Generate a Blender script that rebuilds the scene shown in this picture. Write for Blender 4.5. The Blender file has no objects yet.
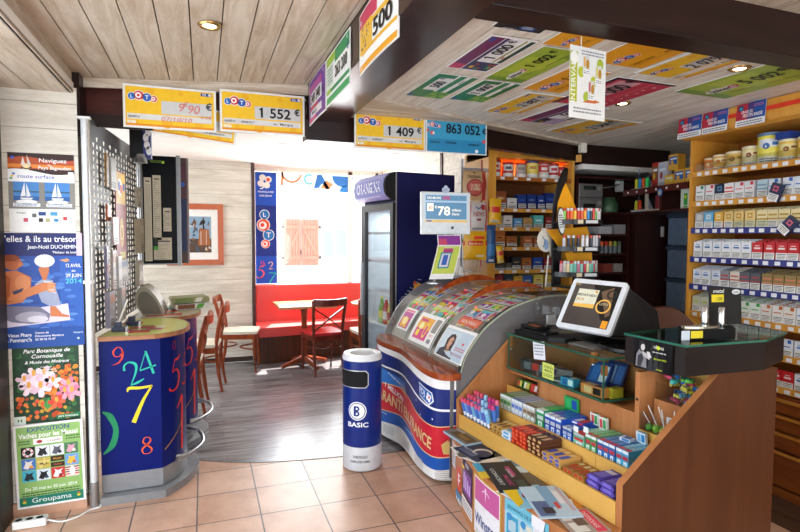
import bpy, bmesh, math, random
from math import sin, cos, pi, radians, hypot, atan2
from mathutils import Vector, Matrix
random.seed(7)
SC = bpy.context.scene
COL = SC.collection

# ---------------------------------------------------------------- camera, world, sun, large lights, exposure
def make_camera():
    yaw, pit, rol = radians(20), radians(3.1), radians(.25)
    fw = Vector((sin(yaw)*cos(pit), cos(yaw)*cos(pit), -sin(pit)))
    r = Vector((cos(yaw), -sin(yaw), 0)); u = r.cross(fw)
    r2 = r*cos(rol)+u*sin(rol); u2 = -r*sin(rol)+u*cos(rol)
    cd = bpy.data.cameras.new('camera'); co = bpy.data.objects.new('camera', cd); COL.objects.link(co)
    m = Matrix((r2, u2, -fw)).transposed().to_4x4(); m.translation = (0, 0, 1.55)
    co.matrix_world = m
    cd.sensor_width = 36; cd.lens = 540/800*36; cd.clip_start = .05
    SC.camera = co
make_camera()
W = bpy.data.worlds.new('sky'); SC.world = W; W.use_nodes = True
_n = W.node_tree.nodes; _bg = _n['Background']
_bg.inputs['Color'].default_value = (.80, .90, 1.0, 1); _bg.inputs['Strength'].default_value = 3.2
def light(name, typ, loc, aim, energy, col=(1, 1, 1), **kw):
    d = bpy.data.lights.new(name, typ); d.energy = energy; d.color = col
    for k, v in kw.items(): setattr(d, k, v)
    o = bpy.data.objects.new(name, d); COL.objects.link(o); o.location = loc
    o.rotation_euler = (Vector(aim)-Vector(loc)).to_track_quat('-Z', 'Y').to_euler()
    return o
light('sun', 'SUN', (1.95, 8, 4.65), (1.6, 7, 2.6), 26.0, (1, .95, .88), angle=radians(.6))
# daylight through the glazed shop front behind the camera and the glazed door on the street side
light('shopfront_daylight', 'AREA', (1.5, -1.85, 1.5), (1.7, 3, 1.5), 80, (.93, .96, 1.0), shape='RECTANGLE', size=3.4, size_y=2.1)
light('street_door_daylight', 'AREA', (-1.25, 1.7, 1.25), (1.5, 2.4, .9), 34, (.82, .91, 1.0), shape='RECTANGLE', size=2.4, size_y=2.1)
light('bistro_window_daylight', 'AREA', (1.3, 7.18, 1.65), (1.2, 4, .6), 95, (.95, .98, 1.0), shape='RECTANGLE', size=1.6, size_y=1.4)
light('bistro_side_window_daylight', 'AREA', (-2.3, 5.6, 1.4), (1.5, 5.6, 1.2), 55, (.95, .98, 1.0), shape='RECTANGLE', size=1.8, size_y=1.6)
SC.view_settings.view_transform = 'Standard'
SC.view_settings.look = 'None'
SC.view_settings.exposure = -0.12
SC.view_settings.gamma = 1.0
SC.view_settings.use_curve_mapping = False

# ---------------------------------------------------------------- materials
def lin(h):
    if not isinstance(h, str): return tuple(h)
    h = h.lstrip('#'); c = [int(h[i:i+2], 16)/255 for i in (0, 2, 4)]
    return tuple(x/12.92 if x <= .04045 else ((x+.055)/1.055)**2.4 for x in c)
MATS = {}
def _new(name):
    m = bpy.data.materials.new(name); m.use_nodes = True
    nt = m.node_tree; p = nt.nodes['Principled BSDF']
    return m, nt, p
def mat(name, col, rough=.5, metal=0, var=.07, scale=18, bump=0, emit=0, stretch=(1, 1, 1), col2=None, coat=0, detail=3, dist=0, lo=.3, hi=.7, spec=.5):
    """surface with a little procedural mottling"""
    if name in MATS: return MATS[name]
    m, nt, p = _new(name); c = lin(col); MATS[name] = m
    tc = nt.nodes.new('ShaderNodeTexCoord'); mp = nt.nodes.new('ShaderNodeMapping'); mp.inputs['Scale'].default_value = stretch
    nz = nt.nodes.new('ShaderNodeTexNoise'); nz.inputs['Scale'].default_value = scale; nz.inputs['Detail'].default_value = detail; nz.inputs['Distortion'].default_value = dist
    rp = nt.nodes.new('ShaderNodeValToRGB')
    a = lin(col2) if col2 else tuple(max(0, x*(1-var)) for x in c); b = c if col2 else tuple(min(1, x*(1+var)) for x in c)
    rp.color_ramp.elements[0].position = lo; rp.color_ramp.elements[1].position = hi
    rp.color_ramp.elements[0].color = (*a, 1); rp.color_ramp.elements[1].color = (*b, 1)
    L = nt.links.new
    L(tc.outputs['Object'], mp.inputs['Vector']); L(mp.outputs[0], nz.inputs['Vector']); L(nz.outputs['Fac'], rp.inputs['Fac']); L(rp.outputs[0], p.inputs['Base Color'])
    p.inputs['Roughness'].default_value = rough; p.inputs['Metallic'].default_value = metal
    p.inputs['Specular IOR Level'].default_value = spec
    if coat: p.inputs['Coat Weight'].default_value = coat; p.inputs['Coat Roughness'].default_value = .08
    if bump:
        bp = nt.nodes.new('ShaderNodeBump'); bp.inputs['Strength'].default_value = bump; bp.inputs['Distance'].default_value = .004
        L(nz.outputs['Fac'], bp.inputs['Height']); L(bp.outputs[0], p.inputs['Normal'])
    if emit:
        p.inputs['Emission Color'].default_value = (*c, 1); p.inputs['Emission Strength'].default_value = emit
    return m
def K(h, rough=.45):
    """printed / painted colour"""
    return mat('print_%s_%d' % (h.lstrip('#'), int(rough*100)), h, rough, var=.04, scale=30, spec=.3)
def wood(name, dark, light_, axis=1, rough=.35, scale=9, ring=1.0, coat=.2, stretch=14):
    if name in MATS: return MATS[name]
    m, nt, p = _new(name); MATS[name] = m
    tc = nt.nodes.new('ShaderNodeTexCoord'); mp = nt.nodes.new('ShaderNodeMapping')
    s = [stretch, stretch, stretch]; s[axis] = 1.0; mp.inputs['Scale'].default_value = s
    n1 = nt.nodes.new('ShaderNodeTexNoise'); n1.inputs['Scale'].default_value = scale/6; n1.inputs['Detail'].default_value = 4; n1.inputs['Distortion'].default_value = ring
    n2 = nt.nodes.new('ShaderNodeTexNoise'); n2.inputs['Scale'].default_value = scale*3; n2.inputs['Detail'].default_value = 2
    mx = nt.nodes.new('ShaderNodeMath'); mx.operation = 'MULTIPLY_ADD'; mx.inputs[1].default_value = .35
    rp = nt.nodes.new('ShaderNodeValToRGB'); rp.color_ramp.elements[0].position = .45; rp.color_ramp.elements[1].position = .85
    rp.color_ramp.elements[0].color = (*lin(dark), 1); rp.color_ramp.elements[1].color = (*lin(light_), 1)
    L = nt.links.new
    L(tc.outputs['Object'], mp.inputs['Vector']); L(mp.outputs[0], n1.inputs['Vector']); L(mp.outputs[0], n2.inputs['Vector'])
    L(n2.outputs['Fac'], mx.inputs[0]); L(n1.outputs['Fac'], mx.inputs[2]); L(mx.outputs[0], rp.inputs['Fac']); L(rp.outputs[0], p.inputs['Base Color'])
    p.inputs['Roughness'].default_value = rough; p.inputs['Specular IOR Level'].default_value = .28; p.inputs['Coat Weight'].default_value = coat*.6; p.inputs['Coat Roughness'].default_value = .15
    return m
def glassy(name, col=(1, 1, 1), clear=.9, rough=.03, ior=1.45):
    """thin clear sheet: mostly see-through with a fresnel reflection"""
    if name in MATS: return MATS[name]
    m, nt, p = _new(name); MATS[name] = m; nt.nodes.remove(p)
    out = nt.nodes['Material Output']
    tr = nt.nodes.new('ShaderNodeBsdfTransparent'); tr.inputs['Color'].default_value = (*[c*clear for c in col], 1)
    gl = nt.nodes.new('ShaderNodeBsdfGlossy'); gl.inputs['Roughness'].default_value = rough
    lw = nt.nodes.new('ShaderNodeLayerWeight'); lw.inputs['Blend'].default_value = .5
    pw = nt.nodes.new('ShaderNodeMath'); pw.operation = 'POWER'; pw.inputs[1].default_value = 4; nt.links.new(lw.outputs['Facing'], pw.inputs[0])
    fr = nt.nodes.new('ShaderNodeMath'); fr.operation = 'MULTIPLY_ADD'; fr.inputs[1].default_value = .6; fr.inputs[2].default_value = .035; nt.links.new(pw.outputs[0], fr.inputs[0])
    mx = nt.nodes.new('ShaderNodeMixShader')
    nt.links.new(fr.outputs[0], mx.inputs[0]); nt.links.new(tr.outputs[0], mx.inputs[1]); nt.links.new(gl.outputs[0], mx.inputs[2]); nt.links.new(mx.outputs[0], out.inputs['Surface'])
    return m
def tile_mat():
    m, nt, p = _new('terracotta_tile'); L = nt.links.new
    tc = nt.nodes.new('ShaderNodeTexCoord'); mp = nt.nodes.new('ShaderNodeMapping')
    s = .3356; mp.inputs['Location'].default_value = (-.302, -3.495, 0)
    br = nt.nodes.new('ShaderNodeTexBrick'); br.offset = 0; br.squash = 1
    for k, v in (('Scale', 1), ('Mortar Size', .0042), ('Mortar Smooth', .2), ('Bias', 0), ('Brick Width', s), ('Row Height', s)): br.inputs[k].default_value = v
    br.inputs['Color1'].default_value = (*lin('#d8b299'), 1); br.inputs['Color2'].default_value = (*lin('#cba085'), 1); br.inputs['Mortar'].default_value = (*lin('#5b544f'), 1)
    nz = nt.nodes.new('ShaderNodeTexNoise'); nz.inputs['Scale'].default_value = 5; nz.inputs['Detail'].default_value = 6; nz.inputs['Roughness'].default_value = .65
    rp = nt.nodes.new('ShaderNodeValToRGB'); rp.color_ramp.elements[0].position = .35; rp.color_ramp.elements[1].position = .68
    rp.color_ramp.elements[0].color = (.78, .72, .68, 1); rp.color_ramp.elements[1].color = (1.06, 1.06, 1.08, 1)
    mx = nt.nodes.new('ShaderNodeMix'); mx.data_type = 'RGBA'; mx.blend_type = 'MULTIPLY'; mx.inputs[0].default_value = .9
    L(tc.outputs['Object'], mp.inputs['Vector']); L(mp.outputs[0], br.inputs['Vector']); L(tc.outputs['Object'], nz.inputs['Vector']); L(nz.outputs['Fac'], rp.inputs[0])
    L(br.outputs['Color'], mx.inputs[6]); L(rp.outputs[0], mx.inputs[7]); L(mx.outputs[2], p.inputs['Base Color'])
    bp = nt.nodes.new('ShaderNodeBump'); bp.invert = True; bp.inputs['Distance'].default_value = .003; bp.inputs['Strength'].default_value = .5
    L(br.outputs['Fac'], bp.inputs['Height']); L(bp.outputs[0], p.inputs['Normal'])
    p.inputs['Roughness'].default_value = .36
    return m
def plank_floor_mat():
    m, nt, p = _new('laminate_floor'); L = nt.links.new
    tc = nt.nodes.new('ShaderNodeTexCoord'); br = nt.nodes.new('ShaderNodeTexBrick'); br.offset = .37
    for k, v in (('Scale', 1), ('Mortar Size', .0012), ('Mortar Smooth', .1), ('Bias', 0), ('Brick Width', 1.25), ('Row Height', .125)): br.inputs[k].default_value = v
    br.inputs['Color1'].default_value = (.58, .54, .52, 1); br.inputs['Color2'].default_value = (1.0, 1.0, 1.0, 1); br.inputs['Mortar'].default_value = (.35, .33, .32, 1)
    mp = nt.nodes.new('ShaderNodeMapping'); mp.inputs['Scale'].default_value = (1.3, 16, 1)
    nz = nt.nodes.new('ShaderNodeTexNoise'); nz.inputs['Scale'].default_value = 2.2; nz.inputs['Detail'].default_value = 6; nz.inputs['Distortion'].default_value = .8
    rp = nt.nodes.new('ShaderNodeValToRGB'); rp.color_ramp.elements[0].position = .3; rp.color_ramp.elements[1].position = .72
    rp.color_ramp.elements[0].color = (*lin('#5a5759'), 1); rp.color_ramp.elements[1].color = (*lin('#a6a4a8'), 1)
    mx = nt.nodes.new('ShaderNodeMix'); mx.data_type = 'RGBA'; mx.blend_type = 'MULTIPLY'; mx.inputs[0].default_value = .8
    L(tc.outputs['Object'], br.inputs['Vector']); L(tc.outputs['Object'], mp.inputs['Vector']); L(mp.outputs[0], nz.inputs['Vector']); L(nz.outputs['Fac'], rp.inputs[0])
    L(rp.outputs[0], mx.inputs[6]); L(br.outputs['Color'], mx.inputs[7]); L(mx.outputs[2], p.inputs['Base Color'])
    bp = nt.nodes.new('ShaderNodeBump'); bp.inputs['Distance'].default_value = .0015; bp.inputs['Strength'].default_value = .6
    L(nz.outputs['Fac'], bp.inputs['Height']); L(bp.outputs[0], p.inputs['Normal'])
    p.inputs['Roughness'].default_value = .23
    return m

# ---------------------------------------------------------------- mesh builder
def frame(o, x, y):
    x = Vector(x).normalized(); y = Vector(y).normalized(); z = x.cross(y)
    m = Matrix((x, y, z)).transposed().to_4x4(); m.translation = o
    return m
FONT_CACHE = {}
def glyphs(s, bold):
    k = (s, bold)
    if k not in FONT_CACHE:
        cu = bpy.data.curves.new('t', 'FONT'); cu.body = s; cu.size = 1; cu.resolution_u = 3; cu.offset = min(bold, .022); cu.fill_mode = 'FRONT'
        ob = bpy.data.objects.new('t', cu); COL.objects.link(ob)
        me = bpy.data.meshes.new_from_object(ob)
        vs = [(v.co.x, v.co.y) for v in me.vertices]; fs = [tuple(p.vertices) for p in me.polygons]
        bpy.data.objects.remove(ob); bpy.data.curves.remove(cu); bpy.data.meshes.remove(me)
        FONT_CACHE[k] = (vs, fs)
        for i, ch in enumerate(s):          # give the plain figure one its flag
            if ch == '1':
                xr = max(v[0] for v in (vs if i == len(s)-1 else glyphs(s[:i+1], bold)[0][:]))-.045; n = len(vs)
                vs = vs+[(xr-.045, .70), (xr-.20, .57), (xr-.20, .49), (xr-.045, .58)]; fs = fs+[(n, n+1, n+2, n+3)]
        FONT_CACHE[k] = (vs, fs)
    return FONT_CACHE[k]
def spline(pts, n=6):
    """Catmull-Rom through 2-D or 3-D points"""
    P = [Vector(p) for p in pts]; P = [2*P[0]-P[1]]+P+[2*P[-1]-P[-2]]; out = []
    for i in range(1, len(P)-2):
        for k in range(n):
            t = k/n; a, b, c, d = P[i-1:i+3]
            out.append(.5*((2*b)+(c-a)*t+(2*a-5*b+4*c-d)*t*t+(3*b-a-3*c+d)*t**3))
    out.append(P[-2]); return out
class B:
    def __init__(s, M=None, fn=None):
        s.V = []; s.F = []; s.I = []; s.mats = []; s.M = M or Matrix(); s.fn = fn
    def mi(s, m):
        if m not in s.mats: s.mats.append(m)
        return s.mats.index(m)
    def add(s, vs, fs, m):
        o = len(s.V); k = s.mi(m)
        for v in vs:
            v = Vector((v[0], v[1], v[2] if len(v) > 2 else 0))
            s.V.append(s.M @ (s.fn(v) if s.fn else v))
        for f in fs: s.F.append(tuple(i+o for i in f)); s.I.append(k)
    def box(s, x0, x1, y0, y1, z0, z1, m):
        s.add([(x, y, z) for z in (z0, z1) for y in (y0, y1) for x in (x0, x1)], [(0, 2, 3, 1), (4, 5, 7, 6), (0, 1, 5, 4), (2, 6, 7, 3), (0, 4, 6, 2), (1, 3, 7, 5)], m)
        return s
    def cbox(s, c, d, m): return s.box(c[0]-d[0]/2, c[0]+d[0]/2, c[1]-d[1]/2, c[1]+d[1]/2, c[2]-d[2]/2, c[2]+d[2]/2, m)
    def poly(s, pts, m): s.add(pts, [tuple(range(len(pts)))], m); return s
    def flat(s, pts, z, m): return s.poly([(p[0], p[1], z) for p in pts], m)
    def rect(s, x0, y0, x1, y1, z, m): return s.flat([(x0, y0), (x1, y0), (x1, y1), (x0, y1)], z, m)
    def disc(s, x, y, r, z, m, n=20, ry=None, a0=0, a1=2*pi):
        ry = ry or r; full = abs(a1-a0-2*pi) < 1e-6
        pts = [(x+r*cos(a0+(a1-a0)*i/n), y+ry*sin(a0+(a1-a0)*i/n)) for i in range(n+(0 if full else 1))]
        if not full and abs(a1-a0) > pi*1.01: pts.append((x, y))
        return s.flat(pts, z, m)
    def ring(s, x, y, r0, r1, z, m, n=24, a0=0, a1=2*pi):
        vs = []; fs = []
        for i in range(n+1):
            a = a0+(a1-a0)*i/n
            vs += [(x+r0*cos(a), y+r0*sin(a), z), (x+r1*cos(a), y+r1*sin(a), z)]
        for i in range(n): fs.append((2*i, 2*i+1, 2*i+3, 2*i+2))
        s.add(vs, fs, m); return s
    def prism(s, pts, z0, z1, m, side=None):
        n = len(pts); a = sum(pts[i][0]*pts[(i+1) % n][1]-pts[(i+1) % n][0]*pts[i][1] for i in range(n))
        if a < 0: pts = pts[::-1]
        vs = [(p[0], p[1], z0) for p in pts]+[(p[0], p[1], z1) for p in pts]
        s.add(vs, [tuple(range(n))[::-1], tuple(range(n, 2*n))], m)
        s.add(vs, [(i, (i+1) % n, n+(i+1) % n, n+i) for i in range(n)], side or m); return s
    def lathe(s, prof, m, n=24, c=(0, 0, 0)):
        vs = []; fs = []
        for r, z in prof:
            for i in range(n): vs.append((c[0]+r*cos(2*pi*i/n), c[1]+r*sin(2*pi*i/n), c[2]+z))
        for j in range(len(prof)-1):
            for i in range(n): fs.append((j*n+i, j*n+(i+1) % n, (j+1)*n+(i+1) % n, (j+1)*n+i))
        if prof[0][0] > 1e-4: fs.append(tuple(range(n))[::-1])
        if prof[-1][0] > 1e-4: fs.append(tuple(range((len(prof)-1)*n, len(prof)*n)))
        s.add(vs, fs, m); return s
    def cyl(s, c, r, h, m, n=20): return s.lathe([(r, 0), (r, h)], m, n, c)
    def tube(s, pts, r, m, n=8, closed=False):
        P = [Vector(p) for p in pts]; vs = []; fs = []; up = Vector((0, 0, 1)); k = len(P)
        for i, p in enumerate(P):
            t = (P[(i+1) % k]-P[i-1]) if closed else (P[min(i+1, k-1)]-P[max(i-1, 0)])
            t.normalize(); a = t.cross(up)
            if a.length < .05: a = t.cross(Vector((1, 0, 0)))
            a.normalize(); b = t.cross(a); rr = r[i] if isinstance(r, (list, tuple)) else r
            for j in range(n): q = p+a*rr*cos(2*pi*j/n)+b*rr*sin(2*pi*j/n); vs.append(tuple(q))
        e = k if closed else k-1
        for i in range(e):
            for j in range(n): fs.append((i*n+j, ((i+1) % k)*n+j, ((i+1) % k)*n+(j+1) % n, i*n+(j+1) % n))
        if not closed: fs += [tuple(range(n)), tuple(range((k-1)*n, k*n))[::-1]]
        s.add(vs, fs, m); return s
    def bar(s, a, b, w, t, m, up=(0, 0, 1)):
        """rectangular bar from a to b"""
        a, b = Vector(a), Vector(b); d = (b-a).normalized(); x = d.cross(Vector(up)); x = x.normalized() if x.length > .01 else Vector((1, 0, 0)); y = x.cross(d)
        vs = [tuple(p+x*w/2*i+y*t/2*j) for p in (a, b) for i, j in ((-1, -1), (1, -1), (1, 1), (-1, 1))]
        s.add(vs, [(3, 2, 1, 0), (4, 5, 6, 7), (0, 1, 5, 4), (1, 2, 6, 5), (2, 3, 7, 6), (3, 0, 4, 7)], m); return s
    def text(s, t, x, y, h, z, m, al='C', w=None, bold=.012, shear=0, rot=0):
        vs, fs = glyphs(t, bold)
        if not vs: return s
        k = h/.70; x0 = min(v[0] for v in vs); x1 = max(v[0] for v in vs); kx = k if w is None else w/max(1e-6, (x1-x0))
        ox = {'L': 0, 'C': -(x1-x0)*kx/2, 'R': -(x1-x0)*kx}[al]; c, sn = cos(rot), sin(rot); out = []
        for a, b in vs:
            px = (a-x0)*kx+ox+b*k*shear; py = b*k
            out.append((x+px*c-py*sn, y+px*sn+py*c, z))
        s.add(out, fs, m); return s
    def stroke(s, pts, wd, z, m, n=6):
        P = spline(pts, n); k = len(P)-1; vs = []
        for i, p in enumerate(P):
            t = P[min(i+1, k)]-P[max(i-1, 0)]; t.normalize(); q = Vector((-t.y, t.x))
            f = i/k*(len(wd)-1); j = min(int(f), len(wd)-2) if len(wd) > 1 else 0
            w = wd[0] if len(wd) == 1 else wd[j]+(wd[j+1]-wd[j])*(f-j)
            vs += [(p.x+q.x*w/2, p.y+q.y*w/2, z), (p.x-q.x*w/2, p.y-q.y*w/2, z)]
        s.add(vs, [(2*i, 2*i+1, 2*i+3, 2*i+2) for i in range(k)], m); return s
    def build(s, name, parent=None, label=None, cat=None, group=None, kind=None, smooth=None, bev=0, solid=0, origin=None, seg=2):
        if origin is None:
            if parent is not None: origin = parent['_o'] if '_o' in parent else (0, 0, 0)
            else:
                xs = [v.x for v in s.V]; ys = [v.y for v in s.V]; zs = [v.z for v in s.V]
                origin = ((min(xs)+max(xs))/2, (min(ys)+max(ys))/2, min(zs))
        o0 = Vector(origin)
        me = bpy.data.meshes.new(name); me.from_pydata([tuple(v-o0) for v in s.V], [], s.F)
        for m in s.mats: me.materials.append(m)
        me.polygons.foreach_set('material_index', s.I); me.update()
        if smooth:
            me.polygons.foreach_set('use_smooth', [True]*len(me.polygons)); me.set_sharp_from_angle(angle=radians(smooth))
        ob = bpy.data.objects.new(name, me); COL.objects.link(ob)
        if parent is not None: ob.parent = parent; ob['_o'] = tuple(o0)
        else: ob.location = o0; ob['_o'] = tuple(o0)
        if bev:
            md = ob.modifiers.new('bevel', 'BEVEL'); md.width = bev; md.segments = seg; md.limit_method = 'ANGLE'; md.angle_limit = radians(50)
        if solid:
            md = ob.modifiers.new('solid', 'SOLIDIFY'); md.thickness = solid; md.offset = 0
        tag(ob, label, cat, group, kind)
        return ob
def tag(o, label=None, cat=None, group=None, kind=None):
    if label: o['label'] = label
    if cat: o['category'] = cat
    if group: o['group'] = group
    if kind: o['kind'] = kind
def thing(name, label, cat, loc=(0, 0, 0), group=None):
    o = bpy.data.objects.new(name, None); COL.objects.link(o); o.location = loc; o['_o'] = tuple(loc); o.empty_display_size = .05
    tag(o, label, cat, group); return o
CHILD = {}
def kids(o): return [c for c in o.children]
def dup(o, loc=None, rot=None, label=None, group=None, parent=None):
    c = o.copy(); COL.objects.link(c)
    if parent is not None: c.parent = parent
    if loc is not None: c.location = loc
    if rot is not None: c.rotation_euler = rot if isinstance(rot, (tuple, list)) else (0, 0, rot)
    if label: c['label'] = label
    if group: c['group'] = group
    for ch in kids(o): dup(ch, parent=c)
    return c
ORD = ['first', 'second', 'third', 'fourth', 'fifth', 'sixth', 'seventh', 'eighth', 'ninth', 'tenth', 'eleventh', 'twelfth', 'thirteenth', 'fourteenth', 'fifteenth', 'sixteenth', 'seventeenth', 'eighteenth', 'nineteenth', 'twentieth']
# ================================================================ the setting
PINE = wood('whitewashed_pine', '#ae9a82', '#d3c7b5', 1, .5, 10, 1.6, 0, 9)
PINE_X = wood('whitewashed_pine_across', '#b39b80', '#ddd3c4', 0, .5, 10, 1.6, 0, 9)
PINE_R = wood('whitewashed_pine_lit', '#cbbfae', '#ebe5da', 1, .45, 10, 1.6, 0, 9)  # same pine made lighter: stronger light over the counter put into the colour
BOARD = wood('white_painted_board', '#c6bdad', '#e6dfd2', 0, .55, 8, 1.2, 0, 8)
GAP = mat('board_gap', '#4a3c30', .9); JOINT = mat('board_joint', '#7c7162', .9)
DARKW = wood('dark_stained_beam', '#22120d', '#3d231a', 1, .28, 9, .6, .35, 10)
DARKX = wood('dark_stained_beam_across', '#1a0b08', '#2c1610', 0, .4, 9, .6, .05, 10)
REDB = wood('red_brown_board', '#3c130c', '#551d10', 0, .4)
PLASTER = mat('white_plaster', '#f2efe9', .8, var=.03, scale=6)
def st(name): return dict(kind='structure')
def boards_y(b, x0, x1, y0, y1, zf, step, m, t=.018, phase=0):
    """ceiling boards running along Y; zf(x) gives the underside height"""
    x = x0
    xs = [x0]; q = x0+phase if phase else x0+step
    while q < x1-.01: xs.append(q); q += step
    xs.append(x1); g = .0028
    for a, c in zip(xs, xs[1:]):
        a2, c2 = a+g, c-g
        v = [(a2, y0, zf(a2)), (c2, y0, zf(c2)), (c2, y1, zf(c2)), (a2, y1, zf(a2))]
        v += [(p[0], p[1], p[2]+t) for p in v]
        b.add(v, [(3, 2, 1, 0), (4, 5, 6, 7), (0, 1, 5, 4), (1, 2, 6, 5), (2, 3, 7, 6), (3, 0, 4, 7)], m)
    b.add([(x0, y0, zf(x0)+.012), (x1, y0, zf(x1)+.012), (x1, y1, zf(x1)+.012), (x0, y1, zf(x0)+.012)], [(3, 2, 1, 0)], GAP)
    b.box(x0, x1, y0, y1, max(zf(x0), zf(x1))+t+.001, max(zf(x0), zf(x1))+t+.04, PLASTER)
def boards_wall(b, M, w, z0, z1, step, m, t=.015, phase=0):
    """horizontal boards on a wall frame: local x along, y up, z outwards"""
    b.M = M; z = z0; zs = [z0]; q = z0+(phase or step)
    while q < z1-.01: zs.append(q); q += step
    zs.append(z1)
    for a, c in zip(zs, zs[1:]): b.box(0, w, a+.0015, c-.0015, 0, t, m)
    b.box(0, w, z0, z1, -.06, .011, JOINT); b.M = Matrix()
# floors
b = B(); b.box(-2.2, 2.46, 3.3, 7.6, -.05, -.004, plank_floor_mat()); b.build('floor', kind='structure')
arc = [(-1.6, 4.6), (-.6, 4.25), (-.04, 3.9), (.28, 3.745), (.6, 3.675), (.92, 3.635), (1.31, 3.585), (2.0, 3.56), (2.9, 3.58)]
arc = [(p.x, p.y) for p in spline(arc, 5)]
b = B(); b.prism([(-1.6, -2.2), (2.9, -2.2)]+arc[::-1], -.03, 0, tile_mat()); b.build('floor_tiled', kind='structure')
b = B(); b.prism(arc+[(p[0], p[1]+.012) for p in arc[::-1]], -.004, .002, mat('floor_joint', '#6b5a4c', .6)); b.build('trim_1', kind='structure')
b = B(); b.box(2.9, 4.8, -2.2, 7.6, -.05, -.001, wood('worn_floor', '#2e2018', '#5a4130', 1, .5)); b.box(2.46, 2.9, 3.59, 7.6, -.05, -.001, MATS['worn_floor']); b.build('floor_behind_counter', kind='structure')
# pier with the posters
b = B(); boards_wall(b, frame((-1.07, 3.46, 0), (1, 0, 0), (0, 0, 1)), .425, .075, 2.36, .1395, BOARD, phase=.1)
b.build('wall_left', kind='structure')
b = B(); b.box(-1.07, -.645, 3.43, 3.46, 0, .073, mat('tile_plinth', '#c89b80', .4)); b.build('baseboard_left', kind='structure')
b = B(); b.box(-1.12, -1.0, 3.26, 3.44, 0, 2.33, mat('dark_door_post', '#2b2724', .45)); b.box(-1.09, -1.02, 3.2, 3.26, 0, 2.33, MATS['dark_door_post']); b.build('door_1', kind='structure')
b = B(); b.box(-1.12, -1.06, -2.2, .45, 0, 2.33, BOARD); b.box(-1.12, -1.06, .45, 3.26, 2.12, 2.33, BOARD); b.build('wall_street_side', kind='structure')
# ceilings
zf = lambda x: 2.45+.08*(x+.68)/1.2
b = B(); boards_y(b, -.68, .66, -2.2, 3.6, zf, .1345, PINE, phase=.10); b.build('ceiling', kind='structure')
b = B(); boards_y(b, -1.6, -.66, -2.2, 3.46, lambda x: 2.33, .17, PINE, phase=.07); b.box(-.68, -.668, -2.2, 3.46, 2.33, 2.46, PINE); b.build('ceiling_lower', kind='structure')
b = B(); b.M = Matrix.Rotation(0, 4, 'Z'); b.add([(-.68, 3.585, 2.40), (.66, 3.585, 2.475), (.66, 3.585, 2.56), (-.68, 3.585, 2.47), (-.68, 3.605, 2.40), (.66, 3.605, 2.475), (.66, 3.605, 2.56), (-.68, 3.605, 2.47)], [(0, 1, 2, 3), (5, 4, 7, 6), (0, 4, 5, 1), (3, 2, 6, 7), (0, 3, 7, 4), (1, 5, 6, 2)], PINE_X); b.build('trim_2', kind='structure')
b = B(); boards_y(b, .92, 4.7, 1.77, 4.56, lambda x: 2.39, .125, PINE_R, phase=.06); b.build('ceiling_over_counter', kind='structure')
b = B(); b.prism([(.925, 3.12), (1.9, 3.52), (3.22, 4.02), (3.22, 4.08), (2.0, 3.68), (.925, 3.68)], 2.372, 2.389, PINE_X); b.build('trim_3', kind='structure')
b = B(); boards_y(b, .92, 4.7, -2.2, 1.64, lambda x: 2.51, .135, PINE); b.build('ceiling_front', kind='structure')
b = B(); b.box(.66, .92, -2.2, 3.66, 2.33, 2.56, DARKW); b.build('beam', kind='structure', bev=.004)
b = B(); b.box(.921, 4.7, 1.64, 1.77, 2.33, 2.53, DARKX); b.build('beam_across', kind='structure', bev=.004)
# header between shop and back room
b = B(); b.box(-.66, .66, 3.66, 3.8, 2.24, 2.45, REDB); b.build('lintel_left', kind='structure')
b = B(); b.box(-.67, -.635, 3.47, 3.8, 2.10, 2.45, DARKX); b.box(-.635, -.28, 3.64, 3.66, 2.19, 2.265, DARKX); b.build('trim_4', kind='structure')
b = B(); b.box(.66, 2.04, 3.67, 3.8, 2.2, 2.37, DARKX); b.box(-.3, .66, 3.81, 3.86, 2.25, 2.4, DARKX); b.build('lintel', kind='structure')
b = B(); b.prism([(2.04, 3.70), (3.22, 4.10), (3.22, 4.16), (2.04, 3.78)], 2.24, 2.388, DARKX); b.build('lintel_diagonal', kind='structure')
b = B(); b.box(3.23, 4.25, 4.06, 4.12, 2.22, 2.388, DARKX); b.box(3.23, 4.28, 4.06, 4.4, 2.17, 2.215, PLASTER); b.build('lintel_right', kind='structure')
# back room
b = B(); b.box(-2.2, 2.5, 3.81, 7.35, 2.45, 2.5, PLASTER); b.build('ceiling_back_room', kind='structure')
b = B(); boards_wall(b, frame((-2.2, 6.92, 0), (1, 0, 0), (0, 0, 1)), 2.76, .06, 2.45, .148, BOARD, phase=.07); b.build('wall_back', kind='structure')
b = B(); b.box(-2.2, .56, 6.885, 6.904, 0, .06, mat('skirting', '#3a2117', .5)); b.build('baseboard_back', kind='structure')
b = B(); b.box(.565, .60, 6.88, 7.2, 0, 2.45, mat('dark_corner_post', '#3c1a16', .45)); b.build('trim_5', kind='structure')
b = B(); boards_wall(b, frame((2.36, 7.3, 0), (0, -1, 0), (0, 0, 1)), 2.75, 0, 2.45, .148, BOARD)
b.box(2.33, 2.375, 5.15, 5.2, 0, 2.45, MATS['dark_corner_post']); b.build('wall_right_back_room', kind='structure')
b = B(); b.box(.58, 2.4, 7.2, 7.32, 0, .88, PLASTER); b.box(.58, 2.4, 7.2, 7.32, 2.43, 2.5, PLASTER); b.box(2.3, 2.4, 7.2, 7.32, .88, 2.43, PLASTER); b.build('wall_window', kind='structure')
WF = mat('white_window_frame', '#f0ece4', .4)
b = B(); b.box(.60, .635, 7.22, 7.28, .88, 2.43, WF); b.box(1.87, 1.93, 7.22, 7.28, .88, 2.43, WF); b.box(2.26, 2.3, 7.22, 7.28, .88, 2.43, WF); b.box(.6, 2.3, 7.22, 7.28, .88, .92, WF); b.box(.6, 2.3, 7.22, 7.28, 2.39, 2.43, WF)
w1 = b.build('window_1', kind='structure')
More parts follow.
